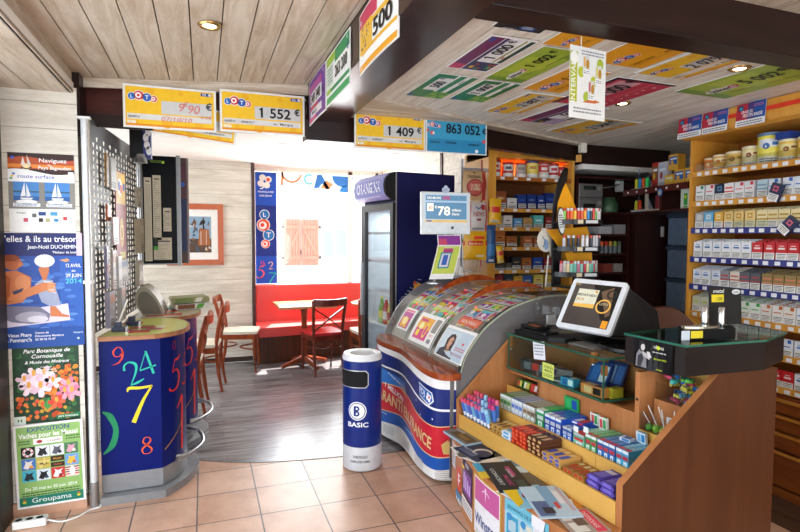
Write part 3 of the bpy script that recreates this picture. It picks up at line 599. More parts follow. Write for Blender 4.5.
def d_sail(b, w, h):
    L, R, T, Bt = -w/2, w/2, h/2, -h/2; xs = lin_(L, R, 16)
    b.rect(L, T-.115, R, T, .0006, K('#3a2320'))
    wave(b, xs, lambda x: T-.085, lambda x: T-.03-.01*sin(x*20), .001, K('#b8522a')); wave(b, xs, lambda x: T-.08, lambda x: T-.06, .0014, K('#e88a3a'))
    b.disc(L+.085, T-.075, .018, .0018, K('#f8e0a0')); 
    b.flat([(L+.07, T-.02), (L+.083, T-.07), (L+.06, T-.065)], .002, K('#e8dcd0')); b.flat([(L+.088, T-.01), (L+.09, T-.07), (L+.108, T-.062)], .002, K('#d8c8c0')); b.stroke([(L+.06, T-.075), (L+.085, T-.085), (L+.11, T-.075)], [.006], .0022, K('#2c2a4a'))
    b.disc(L+.022, T-.027, .008, .002, K('#3a6ad0')); b.disc(R-.03, T-.04, .006, .002, K('#d04a5a'))
    b.text('Naviguez', R-.035, T-.047, .021, .002, K('#f4eeee'), al='R', w=.13); b.text('en', R-.12, T-.066, .011, .002, K('#f4eeee')); b.text('Pays Bigouden', R-.015, T-.085, .018, .002, K('#f4eeee'), al='R', w=.155)
    wave(b, xs, lambda x: T-.155, lambda x: T-.098-.012*sin(x*18+.5)-.05*max(0, x)*1.0, .0024, K('#f4f4f4'))
    for i, c in enumerate(('#3aa04a', '#f0c030', '#3a6ad0')): b.rect(L+.008+.006*i, T-.142+.012*i, L+.02+.006*i, T-.132+.012*i, .003, K(c))
    b.text('route surface', L+.045, T-.135, .02, .003, K('#6a6cae'), al='L', w=.17)
    b.rect(R-.03, T-.125, R-.004, T-.095, .003, K('#dfe6ee')); b.rect(L, T-.30, R, T-.155, .0006, K('#8a8680'))
    for x0 in (L+.022, .012): 
        b.rect(x0, T-.255, x0+.118, T-.155, .001, K('#4a86c8')); b.rect(x0, T-.255, x0+.118, T-.232, .0014, K('#2a5e9e')); b.rect(x0, T-.212, x0+.118, T-.204, .0012, K('#3a5a6a'))
        b.flat([(x0+.052, T-.157), (x0+.056, T-.232), (x0+.032, T-.234)], .002, K('#f2f2f2')); b.flat([(x0+.06, T-.16), (x0+.06, T-.236), (x0+.08, T-.232)], .002, K('#e2e6ea')); b.flat([(x0+.03, T-.24), (x0+.09, T-.24), (x0+.083, T-.25), (x0+.037, T-.25)], .002, K('#e8e8e4'))
        b.disc(x0+.06, T-.262, .05, .0024, K('#f2f2f2'), ry=.011)
    b.rect(L+.02, T-.288, L+.145, T-.27, .0024, K('#f2f2f2')); b.rect(.018, T-.288, R-.015, T-.27, .0024, K('#f2f2f2')); fineprint(b, L+.025, T-.272, .11, .014, .003, K('#4a6aa0'), 2); fineprint(b, .025, T-.272, .1, .014, .003, K('#4a6aa0'), 2)
    for i, (x, y, c) in enumerate(((-.02, -.325, '#2c4a86'), (.035, -.325, '#4a9ac8'), (-.02, -.36, '#3a2a20'), (.012, -.36, '#b0a878'), (.05, -.36, '#3a8ac0'), (.095, -.35, '#d84a4a'), (-.09, -.36, '#d04a6a'), (-.05, -.335, '#6a6a6a'))):
        if i in (4,): b.disc(x+.012, T+y, .012, .001, K(c), ry=.009)
        else: b.rect(x, T+y-.01, x+(.034 if i < 2 else .02), T+y+.01, .001, K(c))
    b.text('Bretagne', -.1, T-.325, .008, .001, K('#55555a'))
poster('sailing_poster', 'sailing poster with an orange sunset and two white sails, topmost on the wall', -.975, -.665, 1.568, 1.992, d_sail)
SKIN, SKIN2 = '#c8764a', '#a8562e'
def d_man(b, w, h):
    L, R, T, Bt = -w/2, w/2, h/2, -h/2
    b.rect(L, Bt, R, T, .0004, K('#2a4e9e')); b.rect(L, T-.125, R, T, .0008, K('#252a66')); b.rect(R-.028, T-.125, R, T, .001, K('#d8c0d4'))
    rr = random.Random(5)
    for i in range(60):
        x, y = rr.uniform(L, R-.05), rr.uniform(Bt+.1, T-.14); b.disc(x, y, rr.uniform(.012, .035), .0008+i*2e-6, K(rr.choice(['#3a68b8', '#2c52a4', '#4a7ac4', '#5a86c8', '#24448e'])), 9, rr.uniform(.006, .014))
    b.text('"elles & ils au trésor"', .0, T-.048, .033, .0016, K('#f2f2f8'), w=w*.93); b.text('Jean-Noël DUCHEMIN', R-.025, T-.085, .02, .0016, K('#f2f2f8'), al='R', w=.235); b.text('"Pêcheur de lune"', R-.025, T-.112, .013, .0016, K('#f2f2f8'), al='R', w=.12)
    # painted man sitting on a cloth, holding a pale disc
    z = .002; b.fn = lambda v: Vector((v.x, -.2+(v.y+.2)*.85, v.z))
    b.flat([(L, -.20), (.125, -.165), (.115, -.055), (L, -.1)], z, K('#d8cfe2'))
    b.flat([(L+.005, -.06), (-.02, -.07), (.03, -.12), (.02, -.165), (-.06, -.18), (-.15, -.165), (L+.003, -.14)], z+.0004, K('#77748a')); b.disc(-.06, -.135, .075, z+.0006, K('#a8a2b2'), ry=.035); b.disc(-.03, -.15, .05, z+.0008, K('#d4ced8'), ry=.022)
    b.flat([(-.04, .075), (.0, .11), (.045, .1), (.07, .0), (.08, -.065), (.03, -.07), (-.01, -.04)], z+.001, K('#9aa2ba')); b.flat([(.0, .1), (.04, .09), (.06, .01), (.02, .03)], z+.0012, K('#c6cad8'))
    b.flat([(L+.015, .16), (-.12, .165), (-.055, .12), (-.06, .02), (-.1, -.04), (L+.003, -.055), (L+.002, .09)], z+.0014, K(SKIN)); b.disc(-.095, .085, .035, z+.0016, K('#d88a5a'), ry=.05); b.flat([(L+.01, .15), (-.15, .12), (-.155, .02), (-.1, -.02), (L+.004, -.04)], z+.0017, K(SKIN2))
    b.flat([(-.15, .02), (-.06, .055), (.0, .085), (.045, .085), (.06, .06), (.03, .04), (-.05, .005), (-.12, -.03), (-.17, -.025)], z+.002, K('#d07e4c')); b.flat([(-.145, .03), (-.09, .055), (-.1, .03), (-.135, .01)], z+.0021, K('#3a3c5a'))
    for i in range(4): b.flat([(.02, .085-.016*i), (.058, .08-.017*i), (.06, .072-.017*i), (.02, .073-.016*i)], z+.0022, K('#e09a68'))
    b.flat([(.03, -.07), (.055, -.07), (.085, -.12), (.12, -.135), (.118, -.145), (.03, -.135)], z+.0022, K(SKIN)); b.flat([(.0, .1), (-.02, .17), (-.005, .21), (.03, .205), (.03, .16), (.015, .1)], z+.0012, K(SKIN))
    b.disc(-.14, .215, .042, z+.0018, K('#b8663e'), ry=.048); b.flat([(-.105, .235), (-.088, .205), (-.1, .19), (-.12, .18)], z+.0019, K('#c8764a')); b.disc(-.15, .245, .045, z+.002, K('#8c4426'), ry=.022); b.stroke([(-.13, .224), (-.108, .222), (-.1, .228)], [.003], z+.0022, K('#6a3a2a'))
    b.disc(.01, .225, .048, z+.0018, K('#dfe4ea'), ry=.042); b.disc(.0, .23, .03, z+.002, K('#f2f4f6')); b.flat([(.08, .23), (.11, .215), (.13, .225), (.12, .24), (.1, .235)], z+.001, K('#d89a6a'))
    b.fn = None; b.rect(R-.11, Bt+.005, R, T-.13, z-.0012, K('#2e5cae'))
    b.text('12 AVRIL', R-.045, .125, .019, z+.001, K('#f2f2f8'), w=.075); b.text('au', R-.045, .1, .014, z+.001, K('#f2f2f8')); b.text('29 JUIN', R-.045, .07, .019, z+.001, K('#f2f2f8'), w=.075); b.text('2014', R-.045, .035, .026, z+.001, K('#5cc8e8'), w=.08)
    b.rect(L, Bt, R, Bt+.105, z+.0004, K('#1f4a96')); b.flat([(L, Bt+.105), (L, Bt+.135), (R, Bt+.12), (R, Bt+.1)], z+.0003, K('#cfc6de')) if 0 else None
    b.text('Vieux Phare', L+.075, Bt+.062, .019, z+.001, K('#f2f2f8'), w=.11); b.text('de', L+.015, Bt+.035, .012, z+.001, K('#f2f2f8')); b.text("Penmarc'h", L+.08, Bt+.034, .021, z+.001, K('#f2f2f8'), w=.1)
    b.text('Centre de', -.045, Bt+.075, .011, z+.001, K('#f2f2f8'), al='L'); b.text('Découverte Maritime', -.045, Bt+.057, .011, z+.001, K('#f2f2f8'), al='L'); b.text('02 98 58 72 87', -.045, Bt+.038, .011, z+.001, K('#f2f2f8'), al='L'); b.text('Penmarch', R-.03, Bt+.068, .011, z+.001, K('#bcd0ea'), w=.045); b.disc(R-.03, Bt+.04, .006, z+.001, K('#bcd0ea'))
poster('exhibition_poster', 'large blue poster with a painted seated man holding a white disc, second from the top', -1.02, -.637, .935, 1.562, d_man)
def d_flower(b, w, h):
    L, R, T, Bt = -w/2, w/2, h/2, -h/2; rr = random.Random(9)
    b.rect(L, Bt, R, T, .0004, K('#23402c'))
    for i in range(110): b.disc(rr.uniform(L+.02, R-.02), rr.uniform(Bt+.02, T-.02), rr.uniform(.006, .02), .0006+i*3e-6, K(rr.choice(['#2e5a34', '#1c3322', '#3a6e3a', '#274a2c'])), 7)
    for i in range(130):
        x = rr.uniform(-.02, R-.012); y = rr.uniform(-.06, .10)
        if y > x*1.2+.06: continue
        b.disc(x, y, rr.uniform(.006, .013), .0012+i*3e-6, K(rr.choice(['#e07028', '#f08a30', '#c85a20', '#e88038'])), 7)
    for i in range(60): b.disc(rr.uniform(L+.012, R-.03), rr.uniform(Bt+.02, -.06), rr.uniform(.007, .014), .0012+i*3e-6, K(rr.choice(['#d86a2c', '#e8853a', '#b84a20', '#e05a3a', '#c8a030'])), 7)
    def bloom(cx, cy, s, c, c2, z, n=6, a0=0):
        for k in range(n):
            a = a0+2*pi*k/n; p = [(0, 0), (.35, .3), (.8, .34), (1.1, .1), (1.0, -.25), (.45, -.28)]
            b.flat([(cx+s*(x*cos(a)-y*sin(a)), cy+s*(x*sin(a)+y*cos(a))) for x, y in p], z+k*2e-5, K(c if k % 2 else c2))
        b.disc(cx, cy+s*.35, s*.22, z+.0004, K('#e8a848'), 10, s*.42)
    b.disc(-.055, .022, .05, .0017, K('#e8c4d4'), 14, .035)
    for cx, cy, s in ((-.105, .03, .04), (-.06, .055, .045), (-.01, .06, .045), (-.085, -.01, .045), (-.03, -.015, .05), (.03, .015, .04)): bloom(cx, cy, s, '#e8c4d4', '#f4dfe8', .002+cx*.001, 5, cx*9)
    for cx, cy, s in ((.105, -.01, .045), (.12, -.05, .045), (.085, -.05, .04)): bloom(cx, cy, s, '#dc7a98', '#eaa0b4', .0026, 5, cy*9)
    b.flat([(-.02, -.115), (.01, -.07), (.02, -.12), (.0, -.14)], .003, K('#4a9a4a')); bloom(.045, -.1, .04, '#e04a34', '#e86a44', .0032)
    b.rect(L, Bt, L+.055, Bt+.045, .0036, K('#dfe9df')); b.flat([(L+.018, Bt+.01), (L+.026, Bt+.022), (L+.018, Bt+.034)], .004, K('#1f7a4a')); b.flat([(L+.038, Bt+.01), (L+.03, Bt+.022), (L+.038, Bt+.034)], .004, K('#1f7a4a'))
    b.flat([(.04, Bt+.035), (R, Bt+.045), (R, Bt+.022), (.045, Bt+.012)], .0038, K('#2c7a4c')); b.text('parc botanique', .1, Bt+.024, .011, .0042, K('#eef4ee'), w=.095)
    for t_, y, s in (('Parc Botanique de', -.03, .021), ('Cornouaille', -.06, .021), ('& Musée des Minéraux', -.09, .017)): b.text(t_, .005, T+y, s, .0042, K('#f4f4f0'), w=.22 if s > .02 and 'Parc' in t_ else (.15 if s > .02 else .21), shear=.25)
    for t_, y in (('à Combrit', -.115), ('Route de Combrit', -.13), ('Tél. 02 98 56 44 93', -.145)): b.text(t_, -.0, T+y, .009, .0042, K('#eef0e8'))
poster('garden_poster', 'botanical garden poster with pink azalea blooms over orange flowers', -.985, -.668, .512, .935, d_flower)
def d_cow(b, w, h):
    L, R, T, Bt = -w/2, w/2, h/2, -h/2; b.rect(L+.012, Bt+.012, R-.012, T-.012, .0004, K('#8fb86a'))
    b.text('EXPOSITION', .0, T-.042, .024, .001, K('#34508a'), w=.2); b.text('Vaches pour les Maasaï', .0, T-.075, .027, .001, K('#f6f6f0'), w=.285, bold=.02)
    fineprint(b, L+.02, T-.085, .06, .028, .001, K('#3a5a34'), 2); fineprint(b, R-.085, T-.08, .07, .028, .001, K('#3a5a34'), 2); b.rect(-.075, T-.115, .065, T-.083, .001, K('#f4f0ee')); b.disc(-.045, T-.1, .014, .0014, K('#b03a34'), ry=.009); b.text('L p-papillon', .025, T-.104, .01, .0014, K('#7a6a66'), shear=.3)
    cols = [('#20181a', '#d83a30', '#e8e8ec'), ('#e6eaf2', '#26282e', '#26282e'), ('#dfe0ea', '#5a5c66', '#30323a'), ('#4a7a5a', '#e0a0b0', '#d8e0d0'), ('#4a78c0', '#e8e4de', '#f0a030'), ('#c8b45a', '#6a5a2a', '#a8903a'), ('#3a2a1c', '#e0a030', '#c86a3a'), ('#6aa0d8', '#e8b848', '#c86a3a'), ('#4ab0c8', '#20303a', '#2a2420'), ('#d8e2ea', '#1c1c20', '#3a4c60'), ('#c83a3a', '#f0e8e4', '#8a2020'), ('#e8d0c8', '#d03a30', '#20181a')]
    cw, chh = .066, .062; rr = random.Random(2)
    for i, (a, c, e) in enumerate(cols):
        x0 = -.135+.069*(i % 4); y1 = T-.125-.066*(i//4); b.rect(x0, y1-chh, x0+cw, y1, .001, K(a))
        if i == 0: b.ring(x0+.033, y1-.03, .014, .026, .0014, K(e), 14); [b.disc(x0+.033+.02*cos(k), y1-.03+.02*sin(k), .005, .0018, K(c), 8) for k in (0, 1, 2, 3, 4, 5)]
        elif i in (5,): 
            for k in range(7): b.rect(x0+.002+rr.uniform(0, .05), y1-.06+rr.uniform(0, .045), x0+.014+rr.uniform(0, .05), y1-.046+rr.uniform(0, .045), .0014+k*2e-5, K(rr.choice([c, e, '#e0cc7a'])))
        elif i == 6: b.rect(x0, y1-.036, x0+cw, y1-.03, .0014, K('#8fb86a')); b.text('Maasaï', x0+.033, y1-.02, .011, .0014, K(c), w=.04); b.text('Vaches', x0+.033, y1-.052, .009, .0014, K(e), w=.04)
        elif i == 11: [b.rect(x0, y1-.012-.013*k, x0+cw, y1-.006-.013*k, .0014, K(c if k % 2 else e)) for k in range(4)]; b.disc(x0+.033, y1-.032, .014, .0018, K('#f4e4e0'), ry=.028)
        else:
            b.flat([(x0+.008, y1-.05), (x0+.02, y1-.02), (x0+.014, y1-.008), (x0+.033, y1-.018), (x0+.056, y1-.01), (x0+.046, y1-.025), (x0+.058, y1-.055), (x0+.04, y1-.04), (x0+.03, y1-.058)], .0014, K(c)); b.disc(x0+.045, y1-.045, .009, .0018, K(e), 8)
    b.text('Du 20 mai au 30 juin 2014', .0, Bt+.098, .017, .001, K('#f4f4ee'), w=.25); fineprint(b, -.14, Bt+.09, .28, .028, .001, K('#3a4a34'), 2)
    b.rect(L+.012, Bt+.012, R-.012, Bt+.062, .001, K('#1f7a68')); b.text('Groupama', .0, Bt+.027, .027, .0014, K('#f2f6f4'), w=.19, bold=0)
    for x in (L+.035, R-.035): b.disc(x, Bt+.038, .014, .0014, K('#3a8a3a'), ry=.012); b.disc(x, Bt+.035, .009, .0018, K('#d8c84a'), ry=.006); b.disc(x, Bt+.048, .007, .0018, K('#d05a3a'), ry=.004)
poster('cow_exhibition_poster', 'green exhibition poster with a grid of twelve small cow pictures, lowest on the wall', -.983, -.652, .048, .515, d_cow, radians(1.2), 3.424)
# power strip
t = thing('power_strip', 'white multi-socket power strip lying on the tiles under the posters', 'power strip', (-.88, 3.30, 0))
PW = mat('white_plastic', '#eeeeea', .35)
b = B(); b.box(-.965, -.81, 3.275, 3.335, .002, .042, PW); b.build('casing', t, bev=.006)
for i in range(3):
    b = B(); b.lathe([(.0, .0425), (.016, .0425), (.021, .044), (.023, .0425)], mat('socket_grey', '#cfcfca', .5), 16, (-.94+.048*i, 3.305, 0)); b.build('socket', t)
b = B(); b.tube(spline([(-.81, 3.305, .02), (-.74, 3.29, .006), (-.67, 3.32, .006), (-.62, 3.38, .006), (-.575, 3.40, .006), (-.585, 3.43, .008), (-.63, 3.455, .01)], 5), .005, PW, 6); b.build('cable', t, smooth=60)
# ---------------------------------------------------------------- perforated panel with its posts
STEEL = mat('brushed_steel', '#a9abad', .32, .9, scale=60, stretch=(1, 1, .05)); GREYM = mat('grey_metal', '#8a8b8c', .45, .5)
t = thing('perforated_panel', 'tall grey perforated steel display panel on silver posts behind the numbered stands', 'display panel', (-.55, 4.0, 0))
P0, P1 = Vector((-.60, 3.46, 0)), Vector((-.475, 4.74, 0)); dv = (P1-P0).normalized(); Lp = (P1-P0).length
Mp = frame(P0, dv, (0, 0, 1))     # local z faces +X side
b = B(Mp); pit = .041; px_ = .072; nx = int(Lp/px_); z0, z1 = .985, 2.22; nz = int((z1-z0)/pit); PM = mat('panel_steel', '#56585b', .5, .15, spec=.3)
for j in range(nz):
    for i in range(nx):
        x, y = i*px_, z0+j*pit; c = pit; d = px_; q = [(x, y), (x+d, y), (x+d, y+c), (x, y+c)]
        if j >= nz-3 and not (j == nz-3 and i % 2 == 0): b.poly([(p[0], p[1], 0) for p in q], PM); continue
        up = (i+j) % 2 == 0; a, e = (.12, .30) if up else (.30, .12); m0 = .5
        h = [(x+d*(m0-e), y+c*.18), (x+d*(m0+e), y+c*.18), (x+d*(m0+a), y+c*.82), (x+d*(m0-a), y+c*.82)]
        b.add([(p[0], p[1], 0) for p in q+h], [(0, 1, 5, 4), (1, 2, 6, 5), (2, 3, 7, 6), (3, 0, 4, 7)], PM)
b.build('panel', t, solid=.0018)
b = B(); b.tube([(-.605, 3.42, 0.12), (-.605, 3.42, 2.2)], .019, mat('white_post', '#dfe3e6', .3, .3), 16); b.tube([(-.605, 3.42, 0.0), (-.605, 3.42, .15)], .024, STEEL, 16); b.tube([(-.605, 3.42, 1.28), (-.605, 3.42, 1.30)], .028, PW, 16); b.build('post', t, smooth=40)
b = B(); b.box(-.602, -.586, 3.441, 3.455, .1, 2.19, mat('beige_strip', '#b8ac92', .5)); b.build('edge_strip', t)
b = B(); b.tube([(-.47, 4.76, 0.0), (-.47, 4.76, 2.25)], .019, STEEL, 12); b.build('post', t, smooth=40)
b = B(); b.box(-.64, -.575, 3.40, 3.45, 2.19, 2.2, PW); b.build('cap', t)
# ---------------------------------------------------------------- numbered stands
KB = mat('stand_blue', '#091a66', .32, var=.05, scale=5, coat=.0, spec=.15); KG = mat('stand_grey', '#8f9194', .4, .35); TOPE = wood('stand_top_edge', '#8a5a3c', '#b07a54', 0, .4)
def stand(ox, oy, label, paper):
    t = thing('numbered_stand', label, 'display stand', (ox, oy, 0), 'blue numbered game stands')
    def P(l): return [(ox+x, oy+y) for x, y in l]
    curve = [(p.x, p.y) for p in spline([(.325, .0), (.40, .10), (.445, .24), (.45, .33), (.43, .45), (.38, .56), (.325, .64)], 6)]
    body = [(.0, .0)]+curve+[(.085, .64)]
    b = B(); b.prism(P(body), .155, .945, KB); b.build('body', t, smooth=35)
    b = B(); b.prism(P([(0, -.002)]+[(x+.002, y) for x, y in curve]+[(.085, .642)]), .05, .155, KG); b.build('plinth', t, smooth=35)
    sl = [(p.x, p.y) for p in spline([(.345, -.065), (.45, .07), (.52, .25), (.525, .36), (.5, .46), (.44, .56), (.345, .60)], 6)]
    b = B(); b.prism(P([(0, -.06)]+sl+[(.085, .60)]), .0, .045, KG); b.build('base', t, smooth=35)
    tp = [(p.x, p.y) for p in spline([(.30, -.035), (.40, .03), (.465, .15), (.485, .31), (.46, .46), (.39, .59), (.30, .65)], 6)]
    b = B(); b.prism(P([(0, -.03)]+tp+[(.085, .65)]), .946, .972, TOPE); b.build('top', t)
    # printed game sheet under the top film
    b = B(frame((ox, oy, .972), (1, 0, 0), (0, 1, 0)))
    b.flat([(0.01, -.02)]+[(x-.012, y) for x, y in tp]+[(.09, .64)], .0008, K(paper[0], .25))
    rr = random.Random(int(oy*100))
    for k in range(9): x, y = rr.uniform(.06, .26), rr.uniform(.04, .42); b.rect(x, y, x+rr.uniform(.06, .14), y+rr.uniform(.06, .15), .0014+k*4e-5, K(rr.choice(paper[1:]), .25))
    for k in range(5): b.rect(.12, .1+.03*k, .3, .108+.03*k, .002, K(paper[2], .25))
    b.build('top_sheet', t)
    # digits on the flat face and the curved end
    b = B(frame((ox, oy-.0015, 0), (1, 0, 0), (0, 0, 1)))
    digit(b, '9', .065, .80, .105, .001, K('#d8432a'), .0, -.08); digit(b, '2', .16, .665, .14, .001, K('#27b8a0'), .0, .35); digit(b, '4', .225, .715, .14, .001, K('#27b8a0'), .0, .3); digit(b, '7', .135, .45, .215, .001, K('#e8d02c'), .05); digit(b, '8', .215, .255, .10, .001, K('#e85a2c')); b.stroke([(.012, .28), (.06, .33), (.08, .42), (.05, .50), (.012, .53)], [.008, .035, .028, .035, .008], .001, K('#1f8a5a'))
    b.build('printed_number', t)
    cl = [Vector((ox+x, oy+y)) for x, y in curve]; acc = [0]
    for p, q in zip(cl, cl[1:]): acc.append(acc[-1]+(q-p).length)
    def cm(v):
        s = max(0, min(v.x, acc[-1]-1e-4)); j = max(i for i in range(len(acc)-1) if acc[i] <= s); f = (s-acc[j])/(acc[j+1]-acc[j]); p = cl[j].lerp(cl[j+1], f); d = (cl[j+1]-cl[j]).normalized(); return Vector((p.x+d.y*(.0015+v.z), p.y-d.x*(.0015+v.z), v.y))
    b = B(fn=cm); digit(b, '5', .06, .60, .2, .001, K('#d8321e'), .1); digit(b, '1', .11, .2, .34, .001, K('#d8321e'), .05); digit(b, '0', .1, .85, .06, .001, K('#b8281e')); b.stroke([(.02, .26), (.1, .31), (.2, .38)], [.006], .001, K('#c8902c')); digit(b, '5', .22, .6, .2, .001, K('#d8321e'), .1); b.build('printed_number', t)
    # foot rail
    b = B(); rail = spline([(ox+.40, oy+.04, .175), (ox+.47, oy+.10, .18), (ox+.54, oy+.22, .185), (ox+.555, oy+.33, .19), (ox+.53, oy+.46, .195), (ox+.45, oy+.55, .2)], 5); b.tube(rail, .012, STEEL, 10); b.tube([(ox+.39, oy+.1, .178), (ox+.47, oy+.11, .18)], .009, STEEL, 8); b.tube([(ox+.42, oy+.48, .2), (ox+.53, oy+.46, .195)], .009, STEEL, 8); b.build('foot_rail', t, smooth=50)
stand(-.575, 3.475, 'blue stand with yellow 7 and green 24, nearest to the posters', ['#c8cc6a', '#b84a6a', '#8a8e5a', '#e8e4b0', '#d8c83a', '#c83a4a'])
stand(-.51, 4.16, 'second blue numbered stand, behind the one with the yellow 7', ['#c8c4a8', '#d8482a', '#2a6a6a', '#e8e0c8', '#3a8a8a', '#d8482a'])
# ---------------------------------------------------------------- things on the panel
def pt(s, z, out=.02): return Mp @ Vector((s, z, out))
def leaflet(name, label, cat, s, z, w, h, out, cols, tilt=0, th=.012, group=None):
    cols = ['#%02x%02x%02x' % tuple(int(int(c[i:i+2], 16)*.82) for i in (1, 3, 5)) for c in cols]
    M = Mp @ Matrix.Translation((s, z, out)) @ Matrix.Rotation(tilt, 4, 'Z')
    b = B(M); b.box(-w/2, w/2, -h/2, h/2, -th, 0, K(cols[0], .35)); r_ = random.Random(int(s*977+z*131))
    for k, c in enumerate(cols[1:]): y = h/2-h*(k+.6)/(len(cols)); b.rect(-w*.4, y-h*.12, w*.4, y+h*.1, .001, K(c, .35))
    fineprint(b, -w*.38, -h*.25, w*.7, h*.2, .002, K('#55504c'), 3); b.build(name, label=label, cat=cat, group=group)
M = Mp @ Matrix.Translation((.62, 1.74, .022)); b = B(M); b.box(-.13, .13, -.36, .24, -.004, 0, K('#9c3038', .3)); b.rect(-.12, .02, .12, .23, .001, K('#dcae38', .3)); b.disc(-.03, .13, .06, .0018, K('#e8e4da', .3)); b.disc(-.05, .14, .032, .0026, K('#2a50a8', .3)); b.disc(.0, .12, .03, .0028, K('#c83a30', .3)); b.disc(.075, .14, .028, .0026, K('#2a50a8', .3)); b.rect(-.1, -.33, .1, -.02, .001, K('#a8484a', .3)); b.disc(0, -.17, .06, .002, K('#d8a04a', .3), ry=.1); b.ring(0, -.17, .04, .05, .0026, K('#f0d8a0', .3)); b.rect(-.06, -.345, .09, -.3, .0026, K('#d8c860', .3)); b.build('game_poster', label='red and yellow lottery poster fixed to the perforated panel', cat='poster')
leaflet('leaflet_holder', 'white leaflet hanging high on the perforated panel beside an amber one', 'leaflet', .42, 1.94, .12, .2, .03, ['#dcdad4', '#c8c6c0'], 0)
leaflet('leaflet_holder', 'narrow amber leaflet hanging high at the near end of the panel', 'leaflet', .28, 1.95, .05, .2, .03, ['#b88a4a', '#d8b070', '#8a5a3a'])
leaflet('leaflet_holder', 'small orange game leaflet above the pink one on the panel', 'leaflet', .3, 1.69, .09, .1, .03, ['#d8743a', '#f0b060', '#c84a3a'])
leaflet('leaflet_holder', 'pale pink form pad in a clear pocket at the middle of the panel', 'leaflet', .36, 1.58, .13, .17, .05, ['#e4d4d2', '#d8a8a8', '#e8e0dc'], .05)
leaflet('leaflet_holder', 'tall lilac leaflet in a pocket low at the near end of the panel', 'leaflet', .2, 1.36, .05, .26, .04, ['#a49cc0', '#d8d4e0', '#c87a5a'], .03)
leaflet('leaflet_holder', 'orange and grey leaflet in the pocket beside the tall lilac one', 'leaflet', .29, 1.34, .09, .24, .055, ['#c8b8ae', '#c87a54', '#a8a4b8'], -.04)
leaflet('leaflet_holder', 'white scratch form in the pocket under the pink pad', 'leaflet', .38, 1.32, .08, .2, .065, ['#e6e6ea', '#c8ccd8'], .06)
leaflet('leaflet_holder', 'blue and grey card in a wire holder under the red poster', 'leaflet', .64, 1.31, .2, .16, .03, ['#b8b4b0', '#6a86b0', '#d4cfc8'])
leaflet('leaflet_holder', 'orange and lilac brochures standing on the near stand against the panel', 'leaflet', .24, 1.1, .12, .22, .05, ['#b8b0c4', '#d88a4a', '#c8c0cc'], .02, .03)
leaflet('leaflet_holder', 'grey brochures standing on the near stand beside the lilac ones', 'leaflet', .47, 1.11, .1, .22, .06, ['#ccc6c0', '#d8a0a0', '#aeb4c4'], -.02, .03)
leaflet('leaflet_holder', 'beige paper sheaf clipped at the far end of the panel, uppermost', 'leaflet', 1.12, 1.84, .14, .15, .04, ['#cfc4ac', '#e0d8c4'], 0, .02)
leaflet('leaflet_holder', 'beige paper sheaf clipped at the far end of the panel, in the middle', 'leaflet', 1.13, 1.55, .14, .26, .05, ['#c8b89c', '#e0d4bc'], .05, .04)
leaflet('leaflet_holder', 'open beige booklet clipped at the far end of the panel, lowest', 'leaflet', 1.12, 1.26, .13, .2, .04, ['#d4c8b0', '#b8a68a'], -.1, .03)
# pens on the near stand
for i, (x, y) in enumerate(((-.49, 3.62), (-.44, 3.83))):
    t = thing('pen_holder', ('navy pen holder with an upright white pen on the near stand', 'navy pen holder set further back on the near stand')[i], 'pen holder', (x, y, .974))
    b = B(); b.prism([(x-.035, y-.03), (x+.04, y-.03), (x+.05, y+.03), (x-.035, y+.03)], .975, 1.0, mat('navy_plastic', '#161c3c', .3)); b.prism([(x-.02, y-.02), (x+.02, y-.02), (x+.02, y+.02), (x-.02, y+.02)], 1.0, 1.03, MATS['navy_plastic']); b.build('base', t, bev=.005)
    if i == 0: b = B(); b.tube([(x, y, 1.02), (x+.05, y+.03, 1.16)], .006, K('#e8e4dc'), 8); b.build('pen', t, smooth=50)
# lamp box with clover on top of the panel
t = thing('lamp_box', 'dark blue box with a white clover and a small spotlight at the panel top', 'lamp', (-.40, 4.28, 2.0))
b = B(); b.box(-.47, -.385, 4.18, 4.26, 2.09, 2.4, BLK); b.box(-.385, -.335, 4.175, 4.265, 2.09, 2.4, mat('clover_blue', '#26307c', .4)); b.build('body', t)
b = B(frame((-.36, 4.173, 2.2), (1, 0, 0), (0, 0, 1)))
for dx, dy in ((-.006, .03), (.01, .07), (.0, -.02), (.012, -.06)): b.disc(dx, dy, .018, .001, K('#f2f2f6'), ry=.03)
b.build('emblem', t)
b = B(); b.lathe([(.025, .06), (.04, .03), (.045, 0), (.035, .002)], STEEL, 20, (-.40, 4.14, 2.05)); b.build('spot_shade', t, smooth=40)
b = B(); b.disc(-.40, 4.14, .034, 2.053, mat('warm_lamp', '#ffe6b0', .3, emit=5)); b.build('bulb', t)
light('panel_spot', 'SPOT', (-.40, 4.14, 2.045), (-.48, 4.1, 1.0), 2.5, (1, .9, .72), spot_size=radians(110), shadow_soft_size=.03)
# results boards
t = thing('results_board', 'glossy black board holding long beige paper strips beside the panel', 'notice board', (-.32, 4.78, 1.3))
b = B(); b.box(-.452, -.20, 4.78, 4.82, 1.315, 2.19, mat('black_gloss', '#08090a', .35, spec=.1)); b.box(-.2, -.17, 4.77, 4.9, 1.31, 2.2, GREYM); b.box(-.455, -.2, 4.775, 4.78, 1.315, 1.325, GREYM); b.build('board', t)
M = frame((-.452, 4.778, 1.315), (1, 0, 0), (0, 0, 1)); PAP = mat('old_paper', '#cdc3ad', .7)
for i, (x0, x1, y0, y1) in enumerate(((.012, .065, .03, .70), (.075, .135, .2, .72), (.15, .21, .27, .46), (.075, .21, .04, .22))):
    b = B(M); b.box(x0, x1, y0, y1, 0, .003, PAP); b.rect(x0+.012, y1-.035, x1-.012, y1-.025, .0036, K('#4a463e'))
    n = int((y1-y0)/.016)
    for k in range(2, n): b.rect(x0+.006, y1-.016*k-.03, x0+.006+(x1-x0-.012)*(.6+.4*sin(k*i+1)), y1-.016*k-.026, .0036, K('#8e8674')) if y1-.016*k-.03 > y0 else None
    b.build('paper_strip', t)
